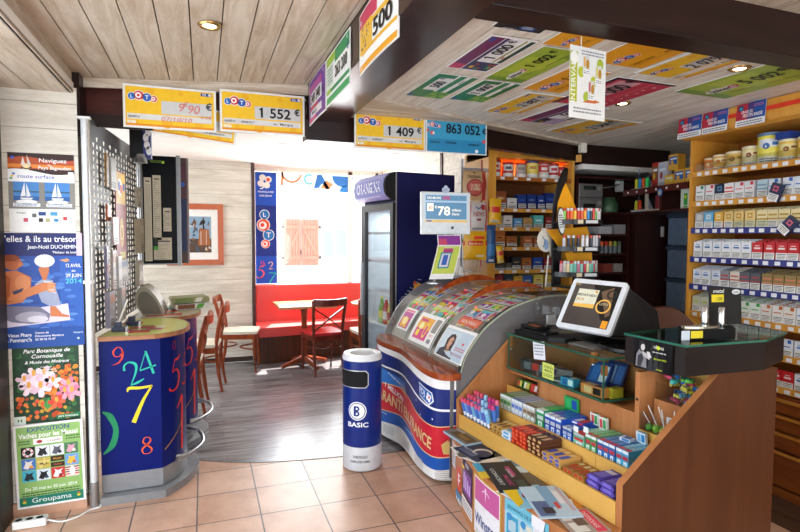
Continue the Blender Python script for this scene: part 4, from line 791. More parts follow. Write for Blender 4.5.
b = B(M); b.rect(.075, .12, .108, .21, .006, K('#1a2410')); b.rect(.075, .12, .108, .15, .007, K('#4a9a3a')); b.text('RESULTATS', .1, .82, .02, .001, K('#7a9a3a'), w=.08); b.rect(.145, .815, .165, .835, .001, K('#9ac83a')); b.build('print', t)
t = thing('results_board', 'narrow brown edged board folded behind the black results board', 'notice board', (-.2, 5.0, 1.3))
b = B(); b.box(-.42, -.12, 4.905, 4.935, 1.32, 2.2, mat('brown_board', '#4a3128', .5)); b.box(-.125, -.11, 4.901, 4.94, 1.32, 2.2, mat('mauve_edge', '#8a7470', .5)); b.build('board', t)
b = B(frame((-.42, 4.904, 1.32), (1, 0, 0), (0, 0, 1))); b.rect(.2, .55, .29, .84, .001, K('#5a3038')); b.rect(.2, .1, .29, .54, .001, K('#26305a')); b.disc(.262, .66, .02, .002, K('#3a64b8')); b.build('print', t)
# validator dome and newspapers on the second stand
t = thing('form_validator', 'taupe rounded plastic machine cover standing on the second blue stand', 'machine', (-.35, 4.33, .975))
b = B(); prof = [(-.1, .0), (-.13, .02), (-.165, .1), (-.15, .19), (-.09, .2), (-.02, .12), (.03, .0)]; pr2 = [(p.x, p.y) for p in spline(prof, 5)]
b.M = frame((-.30, 4.62, .974), (1, 0, 0), (0, 0, 1)); b.prism(pr2, 0, .36, mat('taupe_plastic', '#8f8672', .45)); b.build('cover', t, bev=.01, smooth=50)
b = B(frame((-.30, 4.256, .974), (1, 0, 0), (0, 0, 1))); b.flat([(x*.8-.015, y*.8+.01) for x, y in pr2], .001, mat('dark_taupe', '#5e5748', .5)); b.build('side_plate', t)
for i, (lab, c, dz) in enumerate((('folded newspaper with a green page, at the bottom of the pile on the second stand', ['#d8d4c4', '#7a4a34', '#5aa03a'], 0), ('rolled magazine with olive pages, on top of the newspaper on the second stand', ['#8a8a5a', '#6a7a3a', '#d8d4c4'], .05))):
    t = thing('newspaper', lab, 'newspaper', (-.12, 4.6, .974+dz), 'newspapers on the second stand')
    M = Matrix.Translation((-.125, 4.62, .976+dz)) @ Matrix.Rotation(.35-.15*i, 4, 'Z')
    b = B(M); b.M = M @ frame((0, 0, 0), (1, 0, 0), (0, 1, 0)); pts = [(-.12, .0), (.14, .0), (.15, .02), (.14, .045), (-.12, .04), (-.13, .02)]
    b.M = M @ frame((0, .1, 0), (1, 0, 0), (0, 0, 1)); b.prism(pts, 0, .2, K(c[0])); b.build('pages', t, bev=.006)
    b = B(M @ frame((0, -.101, 0), (1, 0, 0), (0, 0, 1))); b.rect(-.11, .004, .02, .038, .001, K(c[1])); b.flat([(.03, .004), (.08, .004), (.1, .04), (.05, .038)], .001, K(c[2])); b.build('cover_print', t)
# ================================================================ lottery display with curved glass
GREYP = mat('dark_grey_laminate', '#6f6d6e', .4, var=.05, scale=6, stretch=(1, 1, 8)); LEDGE = wood('polished_ledge', '#7a2c0e', '#a9501f', 1, .15, 8, .8, .8); DKB = mat('dark_base', '#1c1d20', .5)
pn = [Vector(p) for p in ((1.495, .70), (1.53, .80), (1.61, .915), (1.70, 1.0), (1.86, 1.095), (2.07, 1.15), (2.25, 1.16), (2.50, 1.14), (2.66, 1.08))]
pf = [Vector(p) for p in ((1.37, .765), (1.40, .84), (1.46, .95), (1.54, 1.05), (1.66, 1.14), (1.80, 1.20), (1.95, 1.225), (2.05, 1.225), (2.14, 1.20))]
pn, pf = spline(pn, 5), spline(pf, 5); Y0, Y1 = 3.005, 4.12; NP = len(pn)-1
def prof(y, t):
    g = (y-Y0)/(Y1-Y0); f = max(0, min(t, .99999))*NP; j = int(f); f -= j
    p = pn[j].lerp(pn[j+1], f).lerp(pf[j].lerp(pf[j+1], f), g); q = (pn[j+1]-pn[j]).lerp(pf[j+1]-pf[j], g).normalized()
    return p, q
def slope(yc, tc):
    """sheet lying on the curved slope: local x runs towards the camera, y up the slope, z off the surface"""
    def fn(v):
        y = yc-v.x; e = .01; p0, q0 = prof(yc, tc); L = (prof(yc, tc+e)[0]-p0).length/e
        p, q = prof(y, tc+v.y/L); return Vector((p.x-q.y*v.z, y, p.y+q.x*v.z))
    return fn
t = thing('lottery_display', 'lottery ticket display with a curved glass front and polished wooden ledge', 'display case', (1.75, 3.55, 0))
b = B(); M_ = frame((0, 3.005, 0), (1, 0, 0), (0, 0, 1)); b.M = M_; b.prism([(p.x, p.y) for p in pn]+[(2.66, .2), (1.495, .2)], 0, .018, GREYP); b.build('side_panel', t)
b = B(M_); pts = [(p.x, p.y) for p in pn]
b.add([(p.x, p.y, .019) for p in pn]+[(p.x-.006, p.y+.012, .019) for p in pn], [(i, i+1, i+2+NP, i+1+NP) for i in range(NP)], K('#a8b09a')); b.add([(p.x, p.y, -.04) for p in pn]+[(p.x, p.y, .022) for p in pn], [(i, i+1, i+2+NP, i+1+NP) for i in range(NP)], K('#1c2420')); b.build('edge_seal', t)
ys = lin_(Y0, Y1, 10); ts = lin_(0, 1, 30)
def sheet(off, m, y0=Y0, y1=Y1, t0=0, t1=1, ny=10, nt=30):
    b = B(); vs = []
    for i in range(ny+1):
        for j in range(nt+1):
            y = y0+(y1-y0)*i/ny; p, q = prof(y, t0+(t1-t0)*j/nt); vs.append((p.x-q.y*off, y, p.y+q.x*off))
    b.add(vs, [(i*(nt+1)+j, (i+1)*(nt+1)+j, (i+1)*(nt+1)+j+1, i*(nt+1)+j+1) for i in range(ny) for j in range(nt)], m); return b
sheet(-.055, mat('display_slope', '#a9a39a', .5)).build('slope', t, smooth=40)
sheet(-.001, glassy('curved_glass', (.98, 1, .99), .985), t0=.0, t1=.93).build('curved_glass', t, smooth=60)
b = B(); b.prism([(1.43, 3.0), (2.66, 3.0), (2.14, 4.12), (1.37, 4.12)], .04, .66, GREYP); b.prism([(1.50, 3.03), (2.6, 3.03), (2.1, 4.1), (1.46, 4.1)], 0, .04, DKB); b.build('body', t)
b = B(frame((0, 4.118, 0), (1, 0, 0), (0, 0, 1))); b.prism([(p.x, p.y) for p in pf]+[(2.14, .6), (1.36, .6)], -.012, 0, GREYP); b.build('side_panel', t)
for y in (3.40, 3.79):
    b = B(); s_ = [prof(y, q/20) for q in range(0, 21)]
    b.tube([(p.x, y, p.y+.003) for p, q in s_], .004, K('#8c9890'), 5); b.build('glass_joint', t)
    b = B(frame((0, y+.012, 0), (1, 0, 0), (0, 0, 1))); up = [prof(y, .46+.44*i/16) for i in range(17)]
    b.prism([(p.x, p.y+.004) for p, q in up]+[(p.x-q.y*h, p.y+q.x*h) for (p, q), h in zip(up[::-1], [.006+.05*sin(pi*i/16) for i in range(17)])], 0, .03, LEDGE); b.build('divider', t, smooth=40)
led = spline([(1.46, 4.135), (1.34, 4.13), (1.275, 4.04), (1.275, 3.9), (1.335, 3.68), (1.335, 3.5), (1.32, 3.3), (1.325, 3.14), (1.36, 3.03), (1.43, 2.99), (1.505, 2.988)], 5)
tilt = lambda v: Vector((v.x, v.y, v.z+.055*max(0, v.y-3.0)))
b = B(fn=tilt); b.prism([(p.x, p.y) for p in led]+[(1.55, 3.003), (1.46, 4.112)], .66, .70, LEDGE); b.build('ledge', t, bev=.012, seg=3, smooth=50)
# reflections of red LEDs, put in as glowing dots under the glass
LED = mat('led_reflection_red', '#ff3030', .3, emit=6); rr = random.Random(4)
for y, tt in ((3.93, .37), (3.86, .55), (3.72, .40), (3.66, .58), (3.60, .68), (3.58, .44), (3.50, .36), (3.31, .46), (3.22, .38), (3.12, .36), (3.36, .62)):
    p, q = prof(y, tt); b = B(); b.lathe([(0, -.004), (.005, -.003), (.006, 0), (.004, .003), (0, .004)], LED, 8, (p.x+.012, y, p.y-.012)); b.build('led_reflection', t)
# scratch tickets
TC = [('pink', '#d8387c', '#3aa8d8'), ('blue', '#3a86d0', '#f0d040'), ('violet', '#8a3ab0', '#f0d040'), ('green', '#48b030', '#c8e060'), ('turquoise', '#4ac0b8', '#f06a9a'), ('orange', '#e88a2a', '#c83a7a'), ('magenta', '#c02a90', '#5ad0e0'), ('yellow', '#e8cc3a', '#d0407a')]
def ticket(label, y, tt, w, h, c, rr, grp='scratch tickets under the curved glass', off=-.046):
    b = B(fn=slope(y, tt)); z = off; n = 4
    b.box(-w/2, w/2, -h/2, h/2, z-.004, z, K('#e8e6ea')); b.rect(-w*.46, -h*.44, w*.46, h*.44, z+.001, K(c[1]))
    b.flat([(-w*.46, h*.1), (w*.46, h*.3), (w*.46, h*.44), (-w*.46, h*.44)], z+.0016, K(c[2])); b.disc(rr.uniform(-.2, .2)*w, -.05*h, h*.22, z+.002, K(rr.choice(['#f4e04a', '#f4f0f4', '#e84a8a', '#4ad0e8'])), 9); b.rect(-w*.4, -h*.4, w*.3, -h*.28, z+.002, K('#f4f2f4')); b.disc(w*.25, h*.15, h*.14, z+.0022, K(rr.choice(['#e83a4a', '#3a50c0', '#f0a030'])), 8)
    b.build('scratch_ticket', label=label, cat='scratch ticket', group=grp)
rr = random.Random(12); rows = [(.36, .12, 'lowest'), (.445, .10, 'second'), (.52, .09, 'third'), (.59, .085, 'fourth'), (.655, .08, 'fifth'), (.72, .075, 'topmost')]
k = 0
for sec, y0, y1, nc in (('near', 3.05, 3.37, 3), ('middle', 3.44, 3.75, 3), ('far', 3.83, 4.07, 2)):
    for ri, (tt, h, rn) in enumerate(rows):
        if sec == 'far' and ri > 3: continue
        for ci in range(nc):
            if sec == 'near' and ri == 0 and ci == 0: continue
            c = TC[(ri*3+ci*2+rr.randint(0, 3)) % 8] if not (sec == 'middle' and ri == 0) else TC[3]
            w = (y1-y0)/nc*.9; y = y0+(y1-y0)*(ci+.5)/nc
            lab = '%s scratch ticket in the %s row of the %s section, %s from the camera end' % (c[0], rn, sec, ORD[ci]); ticket(lab, y, tt, w, h, c, rr); k += 1
# framed cards leaning at the foot of the glass
def lean(name, label, cat, y, tt, w, h, draw, off=.004):
    b = B(fn=slope(y, tt)); n = 6
    for i in range(n):
        b.box(-w/2, w/2, -h/2+h*i/n, -h/2+h*(i+1)/n, off, off+.004, K('#eceae6'))
    draw(b, w, h, off+.005); b.build(name, label=label, cat=cat)
def gr(b, x0, y0, x1, y1, z, m, n=5):
    for i in range(n): b.rect(x0, y0+(y1-y0)*i/n, x1, y0+(y1-y0)*(i+1)/n, z, m)
def d_frame(b, w, h, z):
    gr(b, -w*.38, -h*.34, w*.16, h*.36, z, K('#d84a8a')); gr(b, -w*.38, .0, w*.16, h*.36, z+.001, K('#f0a83a')); b.disc(-w*.2, h*.08, w*.09, z+.002, K('#f6e6a0')); b.disc(w*.03, -h*.02, w*.07, z+.002, K('#f8d84a'), ry=h*.24); b.disc(w*.03, -h*.02, w*.045, z+.003, K('#d84a8a'), ry=h*.16); gr(b, -w*.3, -h*.24, -w*.18, -h*.05, z+.002, K('#f0d048')); b.rect(-w*.32, h*.22, -w*.05, h*.30, z+.003, K('#d03a7a'))
    gr(b, w*.23, -h*.02, w*.41, h*.40, z, K('#8f8a80')); b.text('LOTO', w*.31, -h*.14, h*.06, z, K('#c8484a'), w=w*.14); gr(b, w*.24, -h*.36, w*.38, -h*.22, z, K('#8a8a8c')); gr(b, w*.47, -h*.5, w*.5, h*.5, z, K('#3c3e40'))
lean('picture_card', 'white framed card with a pink and orange picture at the foot of the display', 'card', 3.56, .19, .33, .265, d_frame)
def d_woman(b, w, h, z):
    gr(b, -w*.46, -h*.46, w*.46, h*.40, z, K('#b6c6d2'), 8); gr(b, -w*.44, -h*.2, w*.1, h*.36, z+.0004, K('#c6d2da'), 6)
    for (pts, c, dz) in (([(-.42, -.46), (-.36, -.22), (-.2, -.1), (-.05, -.1), (.08, -.22), (.12, -.46)], '#3a3a40', .001), ([(-.23, -.2), (-.26, .1), (-.2, .24), (-.1, .28), (-.02, .22), (.03, .05), (.02, -.2)], '#3a2a26', .0014), ([(-.17, -.08), (-.17, .12), (-.1, .2), (-.04, .14), (-.04, -.0), (-.08, -.1)], '#c89478', .0018), ([(-.15, -.26), (-.15, -.06), (-.07, -.08), (-.05, -.24)], '#b9866c', .0016)): b.flat([(x*w, y*h) for x, y in pts], z+dz, K(c))
    b.disc(w*.3, h*.08, w*.03, z+.001, K('#d8505a')); fineprint(b, w*.12, -.02*h, w*.32, h*.12, z+.001, K('#c8505a'), 2); fineprint(b, w*.08, -.2*h, w*.36, h*.1, z+.001, K('#a0506a'), 2)
lean('advert_card', 'pale blue card showing a dark haired woman leaning at the near end of the glass', 'card', 3.17, .165, .33, .25, d_woman)
b = B(fn=slope(3.18, .33)); gr(b, -.10, -.02, .12, .04, .006, K('#d86a4a')); b.text('NOUVEAU', .01, -.005, .026, .007, K('#f0d8d0'), w=.17); b.build('banner_strip', label='small orange strip reading NOUVEAU above the card with the woman', cat='sticker')
def d_small(b, w, h, z): gr(b, -w*.4, -h*.42, w*.4, h*.3, z, K('#b84a8a')); b.rect(-w*.4, h*.32, w*.4, h*.42, z, K('#d87a8a')); gr(b, -w*.3, -h*.38, w*.25, h*.05, z+.001, K('#e0a83a')); b.disc(0, -h*.1, w*.2, z+.002, K('#f0d890'))
lean('advert_card', 'small pink and yellow card at the far end of the display foot', 'card', 3.88, .22, .17, .19, d_small)
# banner wrapped round the front
bl = spline([(1.40, 4.11), (1.325, 4.10), (1.28, 4.02), (1.285, 3.88), (1.343, 3.67), (1.343, 3.5), (1.328, 3.3), (1.333, 3.14), (1.368, 3.04), (1.47, 2.996)], 8)
acc = [0]
for p, q in zip(bl, bl[1:]): acc.append(acc[-1]+(q-p).length)
LB = acc[-1]
def bnm(v):
    s = max(0, min(v.x, LB-1e-5)); j = max(i for i in range(len(acc)-1) if acc[i] <= s); f = (s-acc[j])/(acc[j+1]-acc[j]); p = bl[j].lerp(bl[j+1], f); d = (bl[j+1]-bl[j]).normalized()
    return Vector((p.x-d.y*v.z-.004, p.y+d.x*v.z, v.y+.055*max(0, p.y-3.0)*max(0, v.y-.022)/.64))
b = B(fn=bnm); XS = lin_(0, LB, 60); ZT, ZB = .662, .022
def band(f0, f1, z, c): wave(b, XS, lambda x: ZB+(ZT-ZB)*(1-f1(x/LB)), lambda x: ZB+(ZT-ZB)*(1-f0(x/LB)), z, K(c, .3))
sw = lambda x: .035*sin(x*9+.6)
band(lambda x: 0, lambda x: 1, 0, '#ecebe8'); band(lambda x: .05+.05*x, lambda x: .33+.16*x+sw(x), -.0008, '#182a72')
band(lambda x: .17+.13*x+sw(x)*.6, lambda x: .40+.09*x+sw(x), -.0012, '#1f3fa4') if 0 else None
wave(b, [x for x in XS if x < LB*.62], lambda x: ZB+(ZT-ZB)*(1-(.37+.1*x/LB+sw(x/LB))), lambda x: ZB+(ZT-ZB)*(1-(.19+.28*(x/LB)**1.2+sw(x/LB)*.4)) if x < LB*.5 else ZB+(ZT-ZB)*(1-(.36+.1*x/LB+sw(x/LB))), -.0014, K('#2f78cc', .3))
band(lambda x: .165+.13*x+sw(x)*.5, lambda x: .183+.135*x+sw(x)*.5, -.002, '#f2f2f2')
band(lambda x: .365+.09*x+sw(x), lambda x: .375+.09*x+sw(x), -.002, '#e8c890')
band(lambda x: .375+.09*x+sw(x), lambda x: .67+.09*x+sw(x), -.0016, '#cf2436'); band(lambda x: .67+.09*x+sw(x), lambda x: .68+.09*x+sw(x), -.002, '#e8c890')
band(lambda x: .68+.09*x+sw(x), lambda x: .81+.08*x+sw(x), -.0016, '#1c58b0')
pm = t; b.M = Matrix()
# s runs away->near; text must read towards the camera end
def bt(s, x, f, h, c, w, rot=-.2, bold=.02): b.text(s, x*LB, ZB+(ZT-ZB)*(1-f), h, -.003, K(c, .3), w=w, rot=rot, bold=bold)
bt('1 MILLION', .36, .47, .035, '#f4f0f0', .26); bt('GARANTI EN FRANCE', .50, .645, .074, '#e0c48c', .95, -.10, .022); bt('A chaque tirage', .36, .31, .018, '#e8ecf6', .17, -.25); bt('JACKPOT', .47, .36, .02, '#d8b070', .1, -.25); bt('EURO', .47, .405, .022, '#d8b070', .1, -.25); bt('avec My Million', .55, .66, .018, '#f0e8e8', .17, -.15)
for x in (.16, .5): fineprint(b, x*LB, ZB+(ZT-ZB)*(1-.72-.05*x), .16, .012, -.003, K('#d8e0f0'), 1)
for x in lin_(.03, .9, 4): fineprint(b, x*LB, ZB+(ZT-ZB)*(1-.84-.07*x), .14, .06, -.002, K('#b8b6b4'), 5)
def cv(pts, z, c): quadgrid(b, pts, z, K(c, .3), 12)
for i in range(4): r = .065*(1-i*.12); cv([(.13*LB+r*cos(k*pi/10), ZB+(ZT-ZB)*.885+r*.8*sin(k*pi/10)) for k in range(20)], -.0024-i*2e-4, '#3a8ad0' if i % 2 else '#5aa4dc')
b.stroke([(.085*LB, .56), (.11*LB, .625), (.16*LB, .60), (.20*LB, .565)], [.02, .045, .045, .02], -.004, K('#d8384a', .3)); b.stroke([(.1*LB, .6), (.13*LB, .612), (.18*LB, .585)], [.012], -.0044, K('#f0e0e0', .3)); b.disc(.03*LB, .585, .018, -.004, K('#e0b060', .3)); b.disc(.10*LB, .56, .014, -.004, K('#e04a5a', .3)); b.disc(.18*LB, .545, .014, -.004, K('#e04a5a', .3))
fx, fz = .80*LB, .535
cv([(fx-.075, fz+.052), (fx+.11, fz+.03), (fx+.115, fz-.02), (fx+.07, fz-.06), (fx-.07, fz-.03)], -.003, '#f0f2f6'); cv([(fx-.068, fz+.045), (fx+.1, fz+.025), (fx+.105, fz-.018), (fx+.068, fz-.05), (fx-.064, fz-.024)], -.0038, '#1f64b8')
b.text('FDJ', fx-.02, fz-.008, .036, -.0055, K('#f4f4f8'), w=.075, rot=-.12)
for a in range(4): b.disc(fx+.065+.017*cos(a*pi/2+.4), fz-.008+.017*sin(a*pi/2+.4), .014, -.0055, K('#f4f4f8'))
b.disc(fx+.075, fz-.004, .008, -.0065, K('#e03a3a')); cv([(.93*LB, .25), (.96*LB, .28), (.99*LB, .25), (.985*LB, .19), (.94*LB, .19)], -.003, '#d8b870')
for x, z in ((.7, .45), (.88, .40), (.76, .38), (.95, .47)): b.disc(x*LB, z, .006, -.003, K('#e8ecf8'), 8)
b.build('printed_banner', pm)
# ---------------------------------------------------------------- things on top of the display
t = thing('prize_screen', 'white framed screen showing 78 on a thin pole above the ticket display', 'screen', (1.74, 3.75, 1.2))
M = frame((1.735, 3.745, 1.735), (cos(radians(3)), -sin(radians(3)), 0), (0, .02, 1)); SCW = mat('screen_white', '#e4eaec', .35)
b = B(M); b.box(-.2, .2, -.165, .155, -.035, 0, SCW); b.build('casing', t, bev=.006)
b = B(M); b.rect(-.172, -.075, .172, .135, .001, mat('screen_glow', '#9fb8cc', .2, emit=.55)); b.rect(-.165, -.05, .165, .075, .002, mat('screen_blue', '#5c86a6', .2, emit=.5)); b.rect(-.165, .09, .165, .128, .002, mat('screen_blue', '#5c86a6')); b.rect(-.172, -.075, .172, -.055, .002, mat('screen_gold', '#d8b878', .2, emit=.4))
SW = mat('screen_text', '#f4ecdc', .2, emit=.7); b.text('78', -.02, -.02, .065, .003, SW, w=.1, bold=.02); b.text('millions', .045, .01, .02, .003, SW, al='L', w=.075); b.text("d'euros", .045, -.02, .02, .003, SW, al='L', w=.06); b.text('€', -.085, .03, .02, .003, SW); b.rect(-.155, .01, -.105, .068, .003, SW); b.text('30', -.13, .022, .026, .004, K('#c84a4a')); b.text('EURO MILLIONS', -.10, .1, .018, .003, SW, w=.11); b.rect(-.03, .098, .03, .122, .003, K('#c86a9a')); b.rect(-.16, -.07, -.12, -.06, .003, K('#3a6ab8')); b.build('display', t)
b = B(M); b.disc(.05, -.115, .012, .001, K('#5a5c60')); b.flat([(.036, -.115), (.05, -.105), (.05, -.125)], .0016, K('#3c3e42'))
for dx, dy in ((-.016, .0), (.016, .0), (0, .016), (0, -.014)): b.disc(-.005+dx, .172+dy, .016, .002, K('#c8d6ea'))
b.box(-.03, .02, .152, .186, -.004, .0015, K('#a8bcd8')); b.build('emblem', t)
b = B(); b.tube([(1.72, 3.93, 1.19), (1.76, 3.79, 1.62)], .012, SIL, 10); b.cyl((1.72, 3.93, 1.18), .06, .01, SIL); b.build('pole', t)
b = B(); vs = []; WAV = [(0, 0), (.004, -.06), (-.004, -.12), (-.018, -.19), (-.03, -.26), (-.045, -.33)]
def lf(v): 
    f = max(0, min(.999, -v.y/.33))*5; j = int(f); a = Vector(WAV[j]).lerp(Vector(WAV[j+1]), f-j); return Vector((1.715+v.x+a.x*1.6, 3.70-abs(a.x)*.5-v.z, 1.565+v.y))
b = B(fn=lf); n = 10
def lg(x0, y0, x1, y1, z, m): [b.rect(x0, y0+(y1-y0)*i/n, x1, y0+(y1-y0)*(i+1)/n, z, m) for i in range(n)]
lg(-.075, -.33, .12, 0, 0, K('#e8e8ea')); lg(-.068, -.075, .112, -.005, .001, K('#8c3a94')); lg(-.068, -.075, -.0, -.03, .002, K('#c8486a')); lg(-.068, -.29, .112, -.085, .001, K('#c4d058')); lg(-.035, -.25, .055, -.13, .002, K('#2a8a90')); lg(-.025, -.24, .045, -.14, .003, K('#d8d8e0')); lg(-.01, -.225, .03, -.15, .004, K('#3a62b8')); lg(-.02, -.13, .06, -.1, .003, K('#b83a78')); fineprint(b, -.02, -.09, .09, .02, .003, K('#e8ecd0'), 2); b.build('hanging_leaflet', label='long curling lime and purple leaflet hanging below the prize screen', cat='leaflet', solid=.001)
CLR = glassy('clear_plastic', (.98, .99, 1), .94, .05)
for x, y, r_, lab in ((1.90, 3.97, .07, 'clear plastic cup of tokens on the display top beside the leaflet'), (2.06, 3.98, .075, 'clear plastic cup of tokens on the display top beside the yellow pouch')):
    z = prof(y, .86)[0].y+.004; t = thing('plastic_cup', lab, 'cup', (x, y, z)); b = B(); b.lathe([(r_*.6, .006), (r_*.75, .06), (r_, .15), (r_*1.02, .16)], CLR, 24, (x, y, z)); b.build('cup_wall', t, smooth=50)
    rr = random.Random(int(x*100))
    for i in range(7): b = B(); c = (x+rr.uniform(-.025, .025), y+rr.uniform(-.025, .025), z+.004+.008*i); b.cyl(c, .011, .006, K(rr.choice(['#3a3c40', '#c8a040', '#b8bac0', '#5a5c62'])), 10); b.build('token', t)
# wobbler on a stick
t = thing('sign_stick', 'cream paper sign with a blue sketch on a thin stick by the lighters', 'sign', (2.28, 3.3, 1.15))
b = B(); b.tube([(2.345, 3.33, 1.19), (2.37, 3.34, 1.42)], .006, K('#d8d2c8'), 8); b.build('stick', t)
b = B(frame((2.375, 3.335, 1.50), (1, 0, .05), (-.05, 0, 1))); b.disc(-.03, .03, .075, 0, K('#dcd8cc'), ry=.085); b.flat([(.0, -.09), (.05, -.09), (.075, .1), (-.01, .1)], .0008, K('#d4d0c4')); b.disc(-.03, .0, .02, .0016, K('#8aa6c8'), ry=.04); b.stroke([(-.06, .06), (-.04, .02), (-.06, -.02)], [.006], .0016, K('#6a7a9a')); b.stroke([(-.02, .07), (0, .04), (-.01, .0)], [.006], .0016, K('#b8a850')); b.rect(-.01, .1, .06, .12, .0016, K('#b85a8a')); b.build('paper_sign', t, solid=.002)
t = thing('oval_sign', 'oval white notice with dark border clipped to the lighter stand edge', 'sign', (2.29, 3.19, 1.56))
b = B(frame((2.365, 3.19, 1.665), (1, 0, .1), (-.1, 0, 1))); b.disc(0, 0, .035, 0, K('#2a2a2e'), ry=.1); b.disc(.002, .0, .027, .001, K('#d8dcdc'), ry=.088); fineprint(b, -.018, .05, .036, .1, .002, K('#4a4c50'), 6); b.build('notice', t, solid=.002)
# lighter stand
t = thing('lighter_stand', 'black and yellow sail shaped stand with three tiers of lighters', 'display stand', (2.42, 3.16, 1.155))
YEL = mat('sail_yellow', '#e8a018', .35); BK2 = mat('stand_black', '#141416', .3); cx, cy = 2.545, 3.24
b = B(); b.box(2.36, 2.60, 3.08, 3.26, 1.195, 1.21, BK2); b.build('base', t, bev=.01)
b = B(frame((cx, cy+.06, 0), (1, 0, 0), (0, 0, 1))); b.prism([(p.x, p.y) for p in spline([(-.165, 1.19), (-.172, 1.66), (-.15, 1.88), (-.085, 2.04), (-.055, 2.05)], 6)]+[(-.07, 1.9), (-.10, 1.66), (-.10, 1.19)], -.012, .012, BK2); b.prism([(p.x, p.y) for p in spline([(.10, 1.60), (.16, 1.48), (.20, 1.3), (.21, 1.19)], 6)]+[(.15, 1.19), (.13, 1.4)], -.012, .012, BK2); b.build('mast', t)
for nm, pts in (('sail', [(-.15, 1.66), (-.14, 1.80), (-.10, 1.9), (-.075, 1.945), (-.03, 1.86), (.02, 1.76), (.06, 1.66)]), ('sail', [(-.23, 1.605), (.12, 1.63), (.19, 1.47), (-.10, 1.45)]), ('sail', [(-.07, 1.44), (.17, 1.44), (.18, 1.30), (.0, 1.30)])):
    b = B(frame((cx, cy+.05, 0), (1, 0, 0), (0, 0, 1))); b.prism(pts, -.004, .004, YEL); b.build(nm, t)
LC = {0: ['#7ac83a', '#d83a2e', '#e86a2a', '#e8c03a', '#c8342c', '#d8603a', '#f0a83a', '#2a8ad0', '#26282c', '#e84a3a', '#5ab04a', '#c8ccd0', '#e8e8ea', '#cfcfd2', '#303a50', '#28304a'],
      1: ['#c8c4cc', '#28304a', '#30343c', '#1c2030', '#d8d8dc', '#e4e4e8', '#2c3040', '#c4c8d0', '#d0d2d8', '#1e2432', '#24283a', '#d8dade'],
      2: ['#d8a0b0', '#c8c4b8', '#e8d0a8', '#8ac8b8', '#6ab8a8', '#c87a94', '#8ac8b8', '#b8304a', '#e8d8b0', '#7ac0b0', '#6ab0a0', '#c03a5a', '#8ac8b8', '#d890a8', '#7ac8b4', '#b84060']}
CN = {0: 'bright coloured', 1: 'dark or silver', 2: 'pastel coloured'}
def hue(h):
    r, g, b_ = [int(h[i:i+2], 16) for i in (1, 3, 5)]; mx, mn = max(r, g, b_), min(r, g, b_)
    if mx-mn < 26: return 'white' if mx > 205 else ('silver' if mx > 120 else 'black')
    if mx < 90: return 'dark navy'
    if r == mx: return ('pink' if b_ > g+10 else ('red' if g < 90 else ('orange' if g < 150 else ('cream' if b_ > 140 else 'yellow'))))
    if g == mx: return 'teal' if b_ > r+15 else 'green'
    return 'blue'
for k, zt in enumerate((1.655, 1.465, 1.285)):
    b = B(); arcp_ = [(cx-.02*(k == 2)+.205*sin(a), cy+.06-.205*cos(a)) for a in lin_(-1.15, 1.15, 16)]
    b.prism(arcp_+[(p[0], cy+.03) for p in (arcp_[-1], arcp_[0])], zt-.002, zt+.008, BK2)
    tr = b.build('tier', t)
    b = B(); vs = []
    for p in arcp_: vs += [(p[0], p[1], zt-.012), (p[0], p[1], zt+.022)]
    b.add(vs, [(2*i, 2*i+2, 2*i+3, 2*i+1) for i in range(16)], BK2); b.build('rim', tr, solid=.003)
    b = B(frame((cx-.05, cy-.148, zt), (cos(.2), -sin(.2), 0), (0, 0, 1))); b.rect(-.06, -.008, -.02, .018, .004, K('#d8c8a8')); b.rect(.0, -.006, .09, .016, .004, K('#c8ccd0')); b.build('price_tag', tr)
    n = len(LC[k])
    for i, c in enumerate(LC[k]):
        a = -.95+1.9*i/(n-1); x, y = cx-.02*(k == 2)+.185*sin(a), cy+.06-.185*cos(a); z = zt+.0095
        l = thing('pocket_lighter', '%s lighter on the %s tier of the sail stand, %s of the tier' % (hue(c), ('top', 'middle', 'lowest')[k], ORD[i]), 'lighter', (x, y, z), 'lighters on the sail stand')
        b = B(); b.lathe([(.0105, 0), (.0115, .004), (.0115, .072)], K(c, .25), 8, (x, y, z)); b.build('body', l, smooth=40)
        b = B(); b.lathe([(.0105, .0725), (.0105, .09), (.005, .093)], K('#c8c8cc' if i % 3 else '#c03028', .25), 8, (x, y, z)); b.build('cap', l, smooth=40)
# acrylic strip with pouches beside the cabinet
t = thing('pouch_hanger', 'clear acrylic strip with hooks carrying tobacco pouches beside the cabinet', 'display rack', (2.14, 4.09, 0))
b = B(); b.box(2.03, 2.225, 4.075, 4.085, 1.25, 2.2, CLR); b.tube([(2.035, 4.09, 1.3), (2.035, 4.09, 2.2)], .007, K('#8a8c90'), 8); b.tube([(2.22, 4.09, 1.3), (2.22, 4.09, 2.2)], .007, K('#b03a3a'), 8); b.box(2.03, 2.284, 4.092, 4.10, 1.5, 1.53, SIL); b.box(2.03, 2.284, 4.092, 4.10, 2.1, 2.13, SIL); b.build('strip', t)
def pouch(label, x, z0, z1, w, y, draw, base, tilt=0):
    h = z1-z0; M = frame((x, y, z0), (cos(tilt), 0, sin(tilt)), (-sin(tilt), 0, cos(tilt)))
    def bulge(v): u = v.x/(w/2); q = v.y/h; k = (1-u*u)*(1-(2*q-1)**4); return Vector((v.x*(1-.04*sin(q*9)), v.y, v.z*(.15+k)))
    b = B(M, bulge); n = 8
    for s_, z in ((1, .02), (-1, -.02)):
        vs = [(-w/2+w*i/n, h*j/n, z) for j in range(n+1) for i in range(n+1)]; fs = [(j*(n+1)+i, j*(n+1)+i+1, (j+1)*(n+1)+i+1, (j+1)*(n+1)+i) for j in range(n) for i in range(n)]
        b.add(vs, fs if s_ > 0 else [f[::-1] for f in fs], K(base, .3))
    draw(b, w, h); b.build('tobacco_pouch', label=label, cat='pouch', group='tobacco pouches hanging beside the cabinet')
